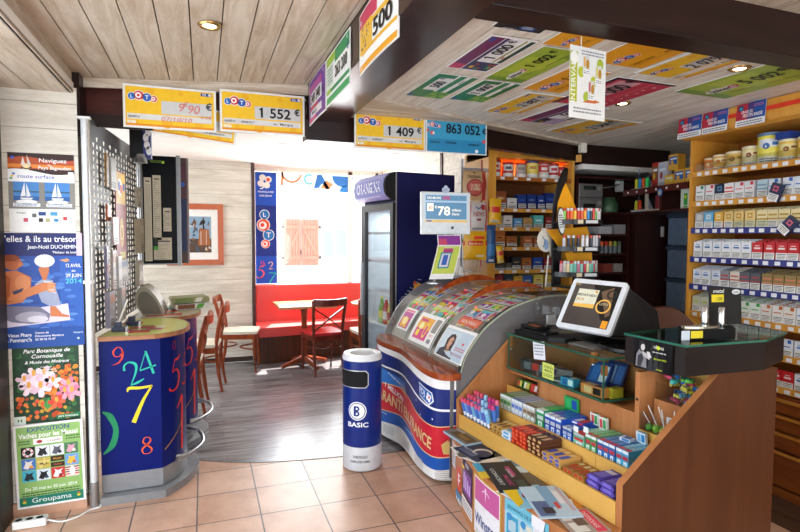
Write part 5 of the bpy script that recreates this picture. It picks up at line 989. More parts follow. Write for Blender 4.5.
def p_kraft(b, w, h): gg(b, w*.32, 0, w*.5, h, .023, '#a83a30'); b.disc(0, h*.42, w*.36, .0235, K('#9a3030'), ry=h*.3); b.disc(0, h*.42, w*.31, .024, K('#b8544a'), ry=h*.25); b.text('LUCKY', 0, h*.45, h*.09, .0245, K('#e8c8b0'), w=w*.4); b.text('STRIKE', 0, h*.32, h*.09, .0245, K('#e8c8b0'), w=w*.42); b.text('ORIGINAL', -w*.05, h*.74, h*.1, .0235, K('#4a4038'), w=w*.6); b.disc(-w*.05, h*.94, .008, .024, K('#3a3028'))
def gg(b, x0, y0, x1, y1, z, c, n=6):
    for j in range(n):
        for i in range(3): b.rect(x0+(x1-x0)*i/3, y0+(y1-y0)*j/n, x0+(x1-x0)*(i+1)/3, y0+(y1-y0)*(j+1)/n, z, K(c, .3))
def p_news(b, w, h): gg(b, -w*.5, 0, -w*.42, h, .023, '#b83a34'); gg(b, w*.40, 0, w*.5, h, .023, '#b83a34'); gg(b, w*.12, h*.74, w*.36, h*.92, .0235, '#a83030'); b.text('NEWS', 0, h*.52, h*.15, .024, K('#a83a3c'), w=w*.6); b.stroke([(-w*.2, h*.85), (-w*.05, h*.78), (.02, h*.84)], [.01], .024, K('#4a6aa0')); gg(b, -w*.12, h*.36, w*.1, h*.43, .0235, '#8a2a2c'); gg(b, -w*.34, h*.05, w*.34, h*.12, .0235, '#8a8480')
def p_yel(b, w, h): gg(b, -w*.5, h*.5, w*.5, h*.66, .023, '#c8302a'); gg(b, -w*.1, h*.72, w*.4, h*.82, .0235, '#d8402e'); gg(b, w*.0, h*.1, w*.4, h*.17, .0235, '#c8c0a8'); b.text('tabac', 0, h*.54, h*.07, .024, K('#f0d890'), w=w*.6)
def p_yel2(b, w, h): gg(b, -w*.5, h*.45, w*.5, h*.68, .023, '#c8302a'); gg(b, -w*.4, h*.06, w*.3, h*.16, .0235, '#b8b0a0')
def p_blue(b, w, h): gg(b, -w*.4, h*.2, w*.4, h*.5, .023, '#3a70a8'); gg(b, -w*.3, h*.04, w*.3, h*.1, .0235, '#c0c0c0')
pouch('kraft paper tobacco pouch with a dark red oval, topmost on the hanger', 2.13, 1.86, 2.10, .215, 4.05, p_kraft, '#c09a6c')
pouch('white and red tobacco pouch below the kraft one', 2.165, 1.60, 1.84, .165, 4.045, p_news, '#c8c0bc')
pouch('yellow and red tobacco pouch below the white one on the hanger', 2.135, 1.36, 1.60, .215, 4.035, p_yel, '#dca418')
pouch('tall yellow pouch with a red band against the cabinet edge', 2.315, 1.66, 1.875, .115, 4.03, p_yel2, '#e0ac1c', -.03)
pouch('narrow blue pouch hanging at the cabinet edge', 2.295, 1.33, 1.65, .085, 4.05, p_blue, '#2a5080')
pouch('small yellow pouch hanging beside the narrow blue one', 2.375, 1.33, 1.48, .065, 4.02, p_yel2, '#d8a820', .12)
# ================================================================ candy counter
BEECH = wood('beech_laminate', '#a4663a', '#bd7f4e', 2, .38, 6, .5, .15, 9); BEECHX = wood('beech_laminate_shaded', '#522d19', '#60371e', 2, .4, 6, .5, .1, 12); YBD = wood('yellow_shelf_front', '#cf9b48', '#deae5a', 1, .4, 6, .5, .1, 6); SCREW = mat('screw', '#2a2420', .4)  # BEECHX is the beech darkened: the end panel's shade is in its colour
Mc = Matrix(((1, -.0935, 0, 1.575), (0, 1, 0, 1.69), (0, 0, 1, 0), (0, 0, 0, 1)))     # u into the counter, v away along its front
ct = thing('sales_counter', 'orange brown wooden candy counter with a sloping end panel and stepped shelves', 'counter', (1.9, 2.3, 0))
Mp2 = Mc @ Matrix(((1, 0, 0, 0), (0, 0, 1, 0), (0, 1, 0, 0), (0, 0, 0, 1)))         # local x=u, y=z, z=v
b = B(Mp2); b.prism([(0, 0), (0, .552), (.505, .965), (.865, .965), (.865, 0)], 0, .032, BEECHX, BEECH); b.build('end_panel', ct)
b = B(Mp2); b.prism([(0, 0), (0, .55), (.38, .925), (.9, .925), (.9, 0)], 1.248, 1.28, BEECH); b.cbox((.05, .43, 1.247), (.012, .012, .002), SCREW); b.build('end_panel', ct)
outer = spline([(1.452, 2.965), (1.40, 2.945), (1.345, 2.72), (1.29, 2.42), (1.29, 2.2), (1.318, 2.02), (1.342, 1.85), (1.362, 1.72), (1.39, 1.66)], 6)
inner = [tuple((Mc @ Vector((.0, v, 0)))[:2]) for v in (-.0, .4, .8, 1.275)]
b = B(); b.prism([(p.x, p.y) for p in outer]+inner, .348, .368, BEECH); b.build('magazine_ledge', ct, bev=.004)
ins = []
for i, p in enumerate(outer):
    d = (outer[min(i+1, len(outer)-1)]-outer[max(i-1, 0)]).normalized(); ins.append(Vector((p.x-d.y*.014, p.y+d.x*.014)))
b = B(); vs = []
for p in ins: vs += [(p.x, p.y, .0), (p.x, p.y, .347)]
b.add(vs, [(2*i+1, 2*i+3, 2*i+2, 2*i) for i in range(len(ins)-1)], BEECH); b.build('fascia', ct, smooth=60)
b = B(Mc)
for v0, v1 in ((.034, .44), (.442, 1.246)): b.box(0, .012, v0, v1, .37, .468, YBD)
b.build('shelf_front', ct)
b = B(Mc); b.box(.013, .145, .034, 1.246, .415, .425, YBD); b.box(.0, .9, .034, 1.246, .30, .34, YBD); b.build('shelf_floor', ct)
b = B(Mc)
for v0, v1 in ((.034, .30), (.302, .80), (.802, 1.246)): b.box(.146, .158, v0, v1, .396, .548, YBD)
b.build('shelf_front', ct)
b = B(Mc); b.box(.159, .33, .034, 1.246, .516, .526, YBD); b.build('shelf_floor', ct)
b = B(Mc); b.box(.335, .352, .271, .955, .516, .733, BEECH); b.box(.353, .598, .271, 1.246, .70, .712, BEECH); b.box(.592, .599, .275, 1.246, .712, .93, BEECH); b.build('back_panel', ct)
b = B(Mc); b.box(.335, .37, .245, .27, .53, .93, BEECH); b.box(.372, .59, .248, .268, .53, .93, BEECH); b.cbox((.334, .257, .80), (.002, .012, .012), SCREW); b.build('partition', ct)
b = B(Mc); b.box(.335, .56, .94, .956, .5, .712, BEECH); b.build('partition', ct)
b = B(Mc); b.box(.335, .347, .957, 1.246, .52, .62, YBD); b.box(.348, .56, .957, 1.246, .575, .585, YBD); b.box(.55, .56, .957, 1.246, .585, .712, BEECHX); b.build('shelf_front', ct)
b = B(Mc); b.box(.335, .347, .034, .243, .53, .585, YBD); b.box(.335, .347, .034, .243, .59, .665, YBD); b.box(.348, .42, .034, .243, .645, .655, YBD); b.box(.42, .432, .034, .243, .645, .80, BEECH); b.box(.433, .6, .034, .243, .785, .795, BEECH); b.box(.575, .598, .034, .243, .80, .95, YBD); b.build('shelf_front', ct)
b = B(Mc); b.box(.60, .875, .034, 1.246, .0, .93, BEECHX); b.build('back_body', ct)
b = B(Mc); b.box(.565, .905, .33, 1.246, .932, .955, mat('grey_worktop', '#7c7670', .3)); b.build('worktop', ct)
b = B(Mc); b.box(.3365, .3385, .04, .24, .666, .75, CLR); b.box(.424, .427, .04, .24, .801, .88, CLR); b.build('clear_guard', ct)
b = B(Mc); b.box(.018, .02, .9, 1.24, .468, .51, CLR); b.box(.163, .165, .06, .8, .57, .60, CLR); b.build('clear_guard', ct)
# black topped end with its glass sheet
bt_ = thing('black_counter_top', 'black boxed counter top covered by a green edged glass sheet', 'counter top', (2.25, 1.85, .967))
pl = [(1.885, 1.69), (2.33, 1.672), (2.60, 1.775), (2.665, 2.10), (1.858, 2.0)]
BW = wood('black_wood', '#17100f', '#251b18', 0, .4, 9, .4, .1)
b = B(); b.prism(pl, .968, 1.092, BW, BW); b.cbox((2.0, 1.688, 1.05), (.002, .002, .002), BW); b.build('box', bt_)
GE = glassy('green_glass', (.86, .97, .92), .9)
b = B(); b.prism([(x+dx, y+dy) for (x, y), dx, dy in zip(pl, (-.006, 0, .01, .01, -.006), (-.006, -.006, -.006, .005, .005))], 1.094, 1.104, GE, mat('glass_edge', '#2f6b58', .15)); b.build('glass_top', bt_)
b = B(frame((0, 0, 1.0935), (1, 0, 0), (0, 1, 0)))
for x0, y0, x1, y1, c in ((2.16, 1.72, 2.33, 1.80, '#8a8478'), (2.22, 1.82, 2.40, 1.98, '#6a8a94'), (2.42, 1.80, 2.56, 2.0, '#7aa8a0'), (2.34, 1.74, 2.52, 1.80, '#a8a498'), (2.3, 2.0, 2.5, 2.06, '#3f4a50')): b.rect(x0, y0, x1, y1, .0002, K(c)); b.rect(x0+.02, y0+.015, x0+.07, y1-.02, .0004, K('#b8c8cc')); fineprint(b, x0+.08, y1-.01, max(.02, x1-x0-.1), (y1-y0)*.6, .0004, K('#46505a'), 4)
b.build('leaflets_under_glass', bt_)
b = B(frame((1.884, 1.75, 1.06), (0, -1, 0), (0, 0, 1))); b.rect(0, .0, .02, .018, .002, K('#d8d8dc')); b.build('price_sticker', bt_)
# poster hanging from its edge
b = B(frame((1.855, 1.945, 1.092), (.087, -1, 0), (0, 0, 1)) @ Matrix.Identity(4), lambda v: Vector((v.x, v.y, v.z+.006*sin(v.x*30)*min(1, -v.y*12)-.03*max(0, -v.y-.09))))
n = 8
for i in range(n): b.rect(.0+.205*i/n, -.135, .205*(i+1)/n, 0, 0, K('#101012', .3))
z = .0014
b.flat([(.015, -.125), (.02, -.07), (.035, -.045), (.06, -.05), (.075, -.08), (.075, -.125)], z, K('#8a8a90')); b.flat([(.025, -.12), (.03, -.075), (.05, -.062), (.06, -.085), (.045, -.125)], z+.0004, K('#3a3a40'))
b.disc(.05, -.03, .02, z+.0004, K('#1c1a1c'), ry=.024); b.disc(.054, -.034, .011, z+.0008, K('#c8c4c4'), ry=.015); b.flat([(.05, -.052), (.075, -.058), (.095, -.07), (.09, -.085), (.06, -.072)], z+.0008, K('#b8b4b4')); b.flat([(.075, -.05), (.09, -.05), (.1, -.075), (.085, -.075)], z+.001, K('#d4d0d0'))
b.text('nhoss', .135, -.03, .017, z+.001, K('#d8dcd4'), w=.05); b.disc(.133, -.024, .009, z+.0014, K('#c8d830')); fineprint(b, .105, -.04, .065, .012, z+.001, K('#b8bcc0'), 1); b.text('the new trend', .14, -.08, .011, z+.001, K('#b8c830'), w=.06); b.text('nhoss', .135, -.125, .008, z+.001, K('#b8c830'), w=.03)
b.build('advert_poster', label='black hanging poster with a woman in grey and lime lettering under the glass edge', cat='poster')
# black lighter presenter on the glass
t = thing('metal_lighter_display', 'black counter presenter with two chrome cylinders and yellow price stickers', 'display', (2.15, 1.80, 1.104))
b = B(); b.prism([(1.955, 1.765), (2.215, 1.725), (2.285, 1.80), (2.05, 1.88)], 1.105, 1.15, BLK); b.build('base', t)
b = B(frame((2.19, 1.83, 1.15), (cos(-.1), sin(-.1), 0), (0, .06, 1))); b.prism([(0, 0), (.175, .0), (.175, .165), (.03, .178), (.0, .178)], -.01, 0, mat('display_card_black', '#17181a', .35)); cdb = b.build('back_card', t)
b = B(frame((2.19, 1.83, 1.15), (cos(-.1), sin(-.1), 0), (0, .06, 1))); b.text('metal', .045, .148, .017, .001, K('#d8dadc'), w=.06, shear=.2, bold=.02); b.rect(.006, .105, .075, .14, .001, K('#e8d430')); b.text('1,50€', .05, .112, .016, .0016, K('#5a5a2a'), w=.035); b.disc(.145, .15, .024, .001, K('#dfe2e4'), ry=.012); b.text('LABEL', .145, .146, .008, .0016, K('#5a5c60'), w=.03); b.build('card_print', cdb)
for x, y in ((2.145, 1.825), (2.20, 1.785)):
    l = b = B(); b.lathe([(.013, 1.151), (.014, 1.16), (.014, 1.235), (.010, 1.24)], mat('chrome_lighter', '#d4d6d8', .12, 1), 16, (x, y, 0)); b.build('sample_lighter', t, smooth=40)
b = B(); b.prism([(p.x, p.y) for p in spline([(1.985, 1.79), (2.06, 1.755), (2.15, 1.755), (2.155, 1.785), (2.08, 1.81), (2.0, 1.82)], 4)], 1.151, 1.16, mat('pewter', '#b8b09c', .25, .8)); b.build('tray', t, bev=.003)
b = B(frame((1.955, 1.7645, 1.105), (.26, -.04, 0), (0, 0, 1))); b.rect(.035, .008, .095, .04, .001, K('#e8d430')); b.rect(-.012, .0, .03, .042, .001, K('#d4dce4')); b.build('price_sticker', t)
# glass show case
Mcs = Mc; Mc = Mc @ Matrix.Translation((.012, -.012, .022))
t = thing('glass_showcase', 'low glass show case with green edges on the counter holding boxed goods', 'display case', (1.85, 2.45, .714))
GL = glassy('showcase_glass', (.93, 1, .97), .94); GED = mat('glass_green_edge', '#2c5a48', .15)
def pane(u0, u1, v0, v1, z0, z1, axis):
    b = B(Mc); b.box(u0, u1, v0, v1, z0, z1, GL); b.build('glass_pane', t)
pane(.30, .304, .455, 1.215, .722, .925, 0); pane(.305, .575, .45, .454, .722, .925, 1); pane(.305, .575, 1.216, 1.22, .722, .925, 1)
b = B(Mc); b.box(.295, .575, .445, 1.225, .714, .721, GL); b.build('base', t)
b = B(Mc); b.box(.29, .575, .44, 1.23, .928, .934, GL); b.box(.287, .292, .44, 1.23, .926, .936, GED); b.box(.29, .575, .437, .441, .926, .936, GED); b.build('glass_top', t)
b = B(Mc)
for u, v in ((.302, .452), (.302, 1.218), (.573, .452)): b.box(u-.003, u+.003, v-.003, v+.003, .722, .926, GED)
b.box(.296, .304, .445, 1.225, .712, .724, GED); b.box(.296, .575, .444, .452, .712, .724, GED); b.build('edge_seal', t)
b = B(Mc)
for v, z in ((.462, .845), (1.205, .845), (.53, .895)): b.box(.305, .325, v-.012, v+.012, z, z+.05, mat('amber_block', '#a8682a', .3)); b.lathe([(0, 0), (.008, .0), (.006, .006), (0, .006)], SIL, 10, (.31, v, z-.012))
b.build('clip', t)
def item(name, label, cat, u, v, z, w, d, h, cols, rot=0, tilt=0, group=None, par=None, M=None, rx=0):
    """small printed box: base colour, then bands on its top and front"""
    M = (M or Mc) @ Matrix.Translation((u, v, z)) @ Matrix.Rotation(rot, 4, 'Z') @ Matrix.Rotation(tilt, 4, 'Y') @ Matrix.Rotation(rx, 4, 'X')
    b = B(M); b.box(-d/2, d/2, -w/2, w/2, 0, h, K(cols[0], .35))
    for k, c in enumerate(cols[1:]):
        y0 = -w*.42+w*.84*k/len(cols[1:]); y1 = y0+w*.7/len(cols[1:])
        b.rect(-d*.4, y0, d*.4, y1, h+.0006, K(c, .35)); b.add([(-d/2-.0006, y0, h*.15), (-d/2-.0006, y1, h*.15), (-d/2-.0006, y1, h*.85), (-d/2-.0006, y0, h*.85)], [(3, 2, 1, 0)], K(c, .35))
    return b.build(name, label=label, cat=cat, group=group)
item('electric_shaver_box', 'long black and grey blister box lying at the far end of the show case', 'box', .40, 1.06, .722, .20, .075, .06, ['#2a2c30', '#8a8c90', '#c83a30', '#6a6c70'], .25)
item('booklet', 'white and violet booklet standing behind the pasted note in the show case', 'booklet', .43, .93, .722, .14, .09, .05, ['#c8c0c4', '#6a4a8a', '#d88a60', '#e0d8d0'], -.2, .2)
item('battery_pack', 'blue and white blister pack leaning in the middle of the show case', 'packet', .45, .66, .735, .12, .02, .13, ['#24468a', '#dfe6f0', '#3a70b8'], .2, .55)
item('battery_pack', 'dark blue blister pack leaning behind the blue and white one', 'packet', .50, .60, .735, .12, .016, .14, ['#1c2f66', '#3a66b0', '#8aa0c8'], .1, .4)
item('medicine_box', 'small light blue box at the front of the show case', 'box', .345, .73, .722, .09, .045, .045, ['#3aa0cc', '#e8f2f6', '#2a6ab0'], .1)
item('flash_drive_pack', 'grey flat packet beside the light blue box', 'packet', .37, .82, .722, .1, .07, .012, ['#8a929c', '#c4ccd4'], .3)
item('film_box', 'orange and black film box at the near front of the show case', 'box', .345, .55, .722, .14, .05, .05, ['#e08a48', '#26211e', '#f0c890'], .05)
item('film_box', 'yellow box in the near corner of the show case', 'box', .40, .477, .722, .035, .07, .05, ['#e0c440', '#b89a28'], .02)
M = Mc @ frame((.2985, .98, .83), (0, -1, 0), (0, 0, 1)); b = B(Mc @ frame((.296, .915, .83), (0, -1, .12), (0, .12, 1))); b.rect(-.055, -.0, .045, .105, 0, K('#e6e8ee')); fineprint(b, -.045, .09, .08, .07, .0006, K('#8a8e9c'), 4); b.build('paper_note', label='white handwritten note taped to the show case glass', cat='note')
b = B(Mc @ frame((.296, .845, .765), (0, -1, .0), (0, 0, 1))); b.rect(-.05, -.03, .045, .058, 0, K('#ccd86a')); b.text('ATTENTION', 0, .03, .012, .0006, K('#4a5a2a'), w=.07); b.text('MINEURS', 0, .01, .012, .0006, K('#4a5a2a'), w=.06); fineprint(b, -.04, .0, .08, .02, .0006, K('#6a7a3a'), 2); b.build('paper_note', label='lime paper note taped low on the show case glass', cat='note')
Mc = Mcs
# card terminal, tablet till, change tray
t = thing('card_tray', 'black plastic till base with a small card reader on the show case top', 'card terminal', (1.95, 2.62, .936))
b = B(Mc); b.prism([(.32, 1.16), (.325, .86), (.38, .79), (.47, .81), (.50, 1.10), (.44, 1.20)], .959, .985, BLK); b.prism([(.35, 1.15), (.35, .92), (.46, .94), (.46, 1.10)], .985, .997, BK2); b.build('base', t, bev=.004)
b = B(Mc); b.box(.37, .47, 1.02, 1.17, .998, 1.016, BLK); b.box(.42, .47, 1.0, 1.17, 1.016, 1.028, BK2); b.build('reader', t, bev=.004)
b = B(Mc); b.box(.39, .41, 1.04, 1.12, 1.0165, 1.02, mat('copper_strip', '#a8582a', .35)); b.build('label_strip', t)
b = B(Mc); b.box(.40, .56, .60, .79, .959, .968, mat('grey_keyboard', '#6e6c6c', .35)); b.build('grey_pad', label='flat grey pad lying on the show case glass in front of the till screen', cat='pad')
t = thing('till_screen', 'white framed tilted touch screen till showing a menu', 'till screen', (2.1, 2.5, .96))
TL, TR, BL, BR = Vector((2.10, 2.69, 1.306)), Vector((2.207, 2.363, 1.30)), Vector((1.924, 2.633, 1.033)), Vector((2.031, 2.306, 1.027))
xd = (TR-TL); w = xd.length; yd = (TL-BL); h = yd.length; M = frame(BL, xd, yd)
b = B(M); b.prism(rrect(w/2, h/2, w/2, h/2, .02), -.022, 0, mat('till_white', '#e8ecf2', .3)); b.build('frame', t, bev=.004)
b = B(M); sm = mat('till_screen_glow', '#4a4340', .15, emit=.35, var=.25, scale=3); b.rect(.028, .03, w-.028, h-.03, .001, sm); b.flat([(w*.42, h-.03), (w-.03, h-.03), (w-.03, h*.2), (w*.75, h*.25)], .0014, mat('till_dark', '#26221f', .15, emit=.2)); b.flat([(w*.6, h*.78), (w*.8, h*.88), (w-.04, h*.35), (w*.82, h*.3)], .0017, mat('till_brown', '#6a5444', .15, emit=.25))
b.rect(w*.18, h*.44, w*.56, h*.80, .002, mat('till_card', '#c8c8b4', .2, emit=.5)); b.flat([(w*.18, h*.44), (w*.56, h*.44), (w*.56, h*.52), (w*.18, h*.5)], .0024, mat('till_gold', '#d8a850', .2, emit=.5)); b.text('MENU', w*.28, h*.66, .016, .0026, K('#5a5648')); b.text('TABAC', w*.46, h*.66, .016, .0026, K('#5a5648')); b.text('JEUX', w*.27, h*.57, .016, .0026, K('#c88a3a')); b.rect(w*.5, h*.74, w*.54, h*.78, .0026, K('#e0a030'))
b.ring(w*.72, h*.5, .036, .045, .002, MATS['till_gold']); b.text('LOTO', w*.72, h*.52, .014, .002, K('#d8c8a0')); b.ring(w*.80, h*.74, .02, .03, .002, mat('till_grey', '#2a2624', .3)); b.rect(w*.80, h*.1, w*.90, h*.24, .002, mat('till_orange', '#e0902a', .2, emit=.5)); b.text('9:41', w*.12, h*.86, .018, .002, K('#c8a860')); b.build('display', t)
b = B(); nrm = xd.cross(yd).normalized()
c0 = [BL+xd*.3-nrm*.024, BR-xd*.02-nrm*.024, TR-xd*.02-nrm*.024-yd*.05, TL+xd*.3-nrm*.024-yd*.05]; bk = [Vector((2.28, 2.66, .975)), Vector((2.40, 2.30, .975)), Vector((2.42, 2.36, 1.14)), Vector((2.30, 2.70, 1.14))]
fr = [Vector((p.x+.01, p.y, max(p.z, .975))) for p in c0]
b.add([tuple(p) for p in fr+bk], [(0, 1, 2, 3), (7, 6, 5, 4), (4, 5, 1, 0), (5, 6, 2, 1), (6, 7, 3, 2), (7, 4, 0, 3)], mat('till_back', '#121213', .45)); b.build('rear_housing', t, bev=.012)
b = B(Mc); b.box(.50, .70, .62, 1.0, .957, .972, mat('till_foot', '#1a1a1c', .4)); b.build('foot', t, bev=.004)
t = thing('change_tray', 'round black rimmed glass change tray at the near corner of the show case', 'tray', (2.11, 2.24, .94))
b = B(); b.lathe([(.0, .9605), (.135, .9605), (.15, .97), (.15, .985), (.14, .985), (.13, .97), (.0, .966)], mat('smoked_rim', '#242322', .2), 36, (2.10, 2.24, 0)); b.build('rim', t, smooth=40)
b = B(); b.disc(2.10, 2.24, .128, .9855, GE, 32); b.build('glass_disc', t)
b = B(M_); b.M = Matrix(); 
t = thing('swivel_chair', 'brown padded chair back showing behind the till', 'chair', (3.05, 2.9, 0))
b = B(frame((2.98, 2.86, .72), (.72, -.69, 0), (0, 0, 1))); b.prism([(p.x, p.y) for p in spline([(-.22, -.1), (-.2, .2), (-.1, .33), (.05, .35), (.17, .27), (.24, .12), (.24, -.1)], 5)], -.05, .05, mat('brown_leather', '#5c3420', .5)); b.build('backrest', t, bev=.03, smooth=50)
b = B(); b.lathe([(.05, .5), (.22, .5), (.23, .54), (.18, .57), (0, .57)], MATS['brown_leather'], 24, (2.9, 2.8, 0)); b.build('seat', t, smooth=50)
b = B(); b.cyl((2.9, 2.8, .06), .03, .44, BLK); [b.tube([(2.9, 2.8, .07), (2.9+.26*cos(a), 2.8+.26*sin(a), .03)], .02, BLK, 6) for a in lin_(0, 2*pi, 5)[:-1]]; b.tube([(2.98, 2.86, .55), (2.98, 2.86, .75)], .02, BLK, 6); b.build('base', t)
t = thing('fish_bowl', 'empty clear plastic globe beside the till screen', 'bowl', (2.16, 2.93, .96))
b = B(); b.lathe([(.05, 0), (.085, .03), (.11, .10), (.112, .15), (.095, .22), (.065, .25), (.06, .252)], CLR, 28, (2.06, 2.86, .957)); b.build('globe', t, smooth=60)
b = B(); b.box(2.03, 2.09, 2.85, 2.87, 1.0, 1.06, K('#d8dade')); b.build('price_card', t)
# ---------------------------------------------------------------- sweets
def cm(u, v, z): return Mc @ Vector((u, v, z))
r5 = random.Random(21)
def stick_(label, u, v, z, ln, r, c, cap, lean_u, lean_v, grp):
    p = cm(u, v, z); d = Vector((lean_u, lean_v, 1)).normalized(); t = thing('candy_tube', label, 'sweet', p, grp)
    b = B(); b.tube([p, p+d*ln*.85], r, K(c, .3), 8); b.tube([p+d*ln*.3, p+d*ln*.45], r*1.06, K('#e8ecf4', .3), 8); b.build('tube', t, smooth=50)
    b = B(); b.tube([p+d*ln*.852, p+d*ln], [r*1.02, r*.8], K(cap, .3), 8); b.build('cap', t, smooth=50)
n = 0
for row, (u, nn) in enumerate(((.042, 8), (.072, 8), (.10, 7))):
    for i in range(nn):
        c = ['#4a78c8', '#6a9ad8', '#5a6ac0', '#7ab0d8'][(i+row) % 4]; cp = ['#c83a7a', '#e06a8a', '#c8608a', '#9ac8e8'][(i//2+row) % 4] if i > 2 else '#d8506a'
        stick_('%s candy tube with a %s cap, %s in the %s row of the upright tubes' % (hue(c), hue(cp), ORD[i], ('front', 'middle', 'rear')[row]), u, 1.215-i*.036, .428, 1.0*(.155+.014*row), .0135, c, cp, -.28+.12*row, .05*sin(i), 'upright candy tubes at the far end of the lower shelf')
def bars(kind, label, v0, v1, cols, layers, w=.030, h=.0195, u0=.016, u1=.138, wrap=None, perrow=None):
    k = 0; nrow = max(1, int((v1-v0)/w)); wv = (v1-v0)/nrow
    for L in range(layers):
        for i in range(nrow):
            v = v0+wv*(i+.5); z = .4265+L*(h+.001)
            M = Mc @ Matrix.Translation(((u0+u1)/2+r5.uniform(-.004, .004), v, z)) @ Matrix.Rotation(r5.uniform(-.05, .05), 4, 'Z')
            ln = u1-u0; b = B(M); b.prism([(-wv*.45, .0), (-wv*.47, h*.4), (-wv*.35, h), (wv*.35, h), (wv*.47, h*.4), (wv*.45, 0)], 0, .001, K(cols[0])) if 0 else None
            b.M = M @ frame((-ln/2, 0, 0), (0, 1, 0), (0, 0, 1)); b.prism([(-wv*.45, .0), (-wv*.48, h*.4), (-wv*.34, h), (wv*.34, h), (wv*.48, h*.4), (wv*.45, 0)], 0, ln, K(cols[0], .25))
            b.M = M; b.rect(-ln*.35, -wv*.3, ln*.1, wv*.3, h+.0005, K(cols[1], .25)); b.rect(ln*.15, -wv*.3, ln*.4, wv*.3, h+.0005, K(cols[2], .25))
            b.add([(-ln/2-.0006, -wv*.3, h*.2), (-ln/2-.0006, wv*.3, h*.2), (-ln/2-.0006, wv*.25, h*.85), (-ln/2-.0006, -wv*.25, h*.85)], [(3, 2, 1, 0)], K(cols[1], .25))
            b.build('candy_bar', label='%s, %s layer up, %s from the camera end' % (label, ORD[L], ORD[i]), cat='candy bar', group=kind)
bars('gold wafer bars', 'gold and brown wafer bar', .845, .945, ['#c8a058', '#7a4a22', '#e0c890'], 4)
bars('white coconut bars', 'white and light blue coconut bar', .755, .835, ['#dfe6ee', '#5aa0d0', '#8ac0e0'], 4, .04)
bars('red caramel bars', 'red and black caramel bar', .625, .75, ['#b8301e', '#e05a34', '#2a1a14'], 6)
bars('brown nut bars', 'brown nut bar with a pale end', .515, .62, ['#5a3420', '#c89a6a', '#3a2014'], 6)
bars('caramel biscuit bars', 'tan biscuit bar with a blue label', .375, .51, ['#c89a54', '#4a5cb0', '#e0c48c'], 4, .034)
bars('gold toffee bars', 'gold toffee bar with a red label', .225, .365, ['#a87838', '#b8342c', '#d8c49a'], 3, .034)
bars('violet chocolate bars', 'violet chocolate bar', .055, .215, ['#5a4aa8', '#7a6ac8', '#c8c8e8'], 4, .08, .022)
# gum boxes on the upper step
def gum(kind, label, v0, v1, n_v, depth, cols, h=.088, z0=.5275, u0=.166, u1=.325, h2=None):
    dv = (v1-v0)/n_v; du = (u1-u0)/depth
    for i in range(n_v):
        for j in range(depth):
            c = cols[(i+j) % len(cols)] if isinstance(cols[0], list) else cols
            b = B(Mc); v = v0+dv*i; u = u0+du*j; b.box(u+.0006, u+du-.0006, v+.001, v+dv-.001, z0, z0+h, K(c[0], .3))
            fr = lambda y0, y1, a, e, m, o=.0006: b.add([(u+.0006-o, v+dv*a, z0+h*y0), (u+.0006-o, v+dv*e, z0+h*y0), (u+.0006-o, v+dv*e, z0+h*y1), (u+.0006-o, v+dv*a, z0+h*y1)], [(3, 2, 1, 0)], m)
            if j == 0:
                fr(.84, .99, .04, .96, K('#dfe6ea', .3)); fr(.5, .7, .1, .9, K(c[1], .3)); fr(.12, .42, .25, .75, K('#dfeaf0', .3)); fr(.2, .34, .38, .62, K(c[2], .3), .001)
            b.rect(u+.002, v+.004, u+du-.002, v+dv-.004, z0+h+.0005, K(c[2] if j else c[1], .3))
            b.build('gum_box', label='%s, %s from the camera end, %s from the front' % (label, ORD[i], ORD[j]), cat='gum box', group=kind)
SKY_, BLU_, GRN_ = ['#4ab4e0', '#d84a5a', '#9ad4ee'], ['#2472c0', '#d84a5a', '#6aa0d8'], ['#4aa860', '#d84a5a', '#8ac89a']
gum('sky blue gum boxes', 'sky blue gum box', .135, .205, 2, 5, SKY_); gum('mid blue gum boxes', 'mid blue gum box', .21, .315, 3, 5, BLU_); gum('green gum boxes', 'white topped green gum box', .32, .39, 2, 5, GRN_); gum('mint gum boxes', 'mint green flat gum box', .395, .47, 1, 3, ['#7ac8a8', '#d84a4a', '#a8dcc8'], .07)
gum('royal blue gum boxes', 'royal blue gum box', .48, .545, 2, 4, ['#2a5ec0', '#c8d4f0', '#3a6ad0'], .075); gum('deep blue gum boxes', 'deep blue tall gum box', .555, .68, 3, 4, ['#2450b8', '#e0e8f4', '#3a66c8'], .10); gum('emerald gum boxes', 'emerald green tall gum box', .685, .745, 1, 4, ['#1f9a58', '#e0f0e4', '#2ab068'], .105)
gum('clear mint packs', 'clear mint pack with a brown wrapper', .76, .86, 3, 5, ['#b8bcae', '#8a6a4a', '#a8a898'], .10); gum('clear mint packs', 'clear mint pack with a blue wrapper', .865, .965, 3, 5, ['#c4c8d4', '#5a7ac0', '#a8b0c8'], .10); gum('clear mint packs', 'clear mint pack with a green wrapper', .97, 1.07, 3, 4, ['#b8c4a8', '#4a8a48', '#a0b490'], .10)
item('gum_box', 'sky blue gum box standing up behind the sky blue rows', 'gum box', .31, .20, 0.6170, .05, .014, .05, ['#dfe8f0', '#2a8ac8', '#7ab8e0'], 0, -.1); item('gum_box', 'pale blue gum box lying on the sky blue rows', 'gum box', .27, .245, 0.6170, .05, .04, .014, ['#dfe8f0', '#3a7ac0'], .2)
item('gum_box', 'green topped gum pack standing behind the green rows, nearer one', 'gum box', .315, .43, 0.6000, .05, .014, .065, ['#e4ece4', '#4aa860', '#d8505a'], 0, -.1); item('gum_box', 'green topped gum pack standing behind the green rows, farther one', 'gum box', .318, .49, 0.6070, .05, .012, .06, ['#dfe8e0', '#3a9850', '#c8484a'], 0, -.1)
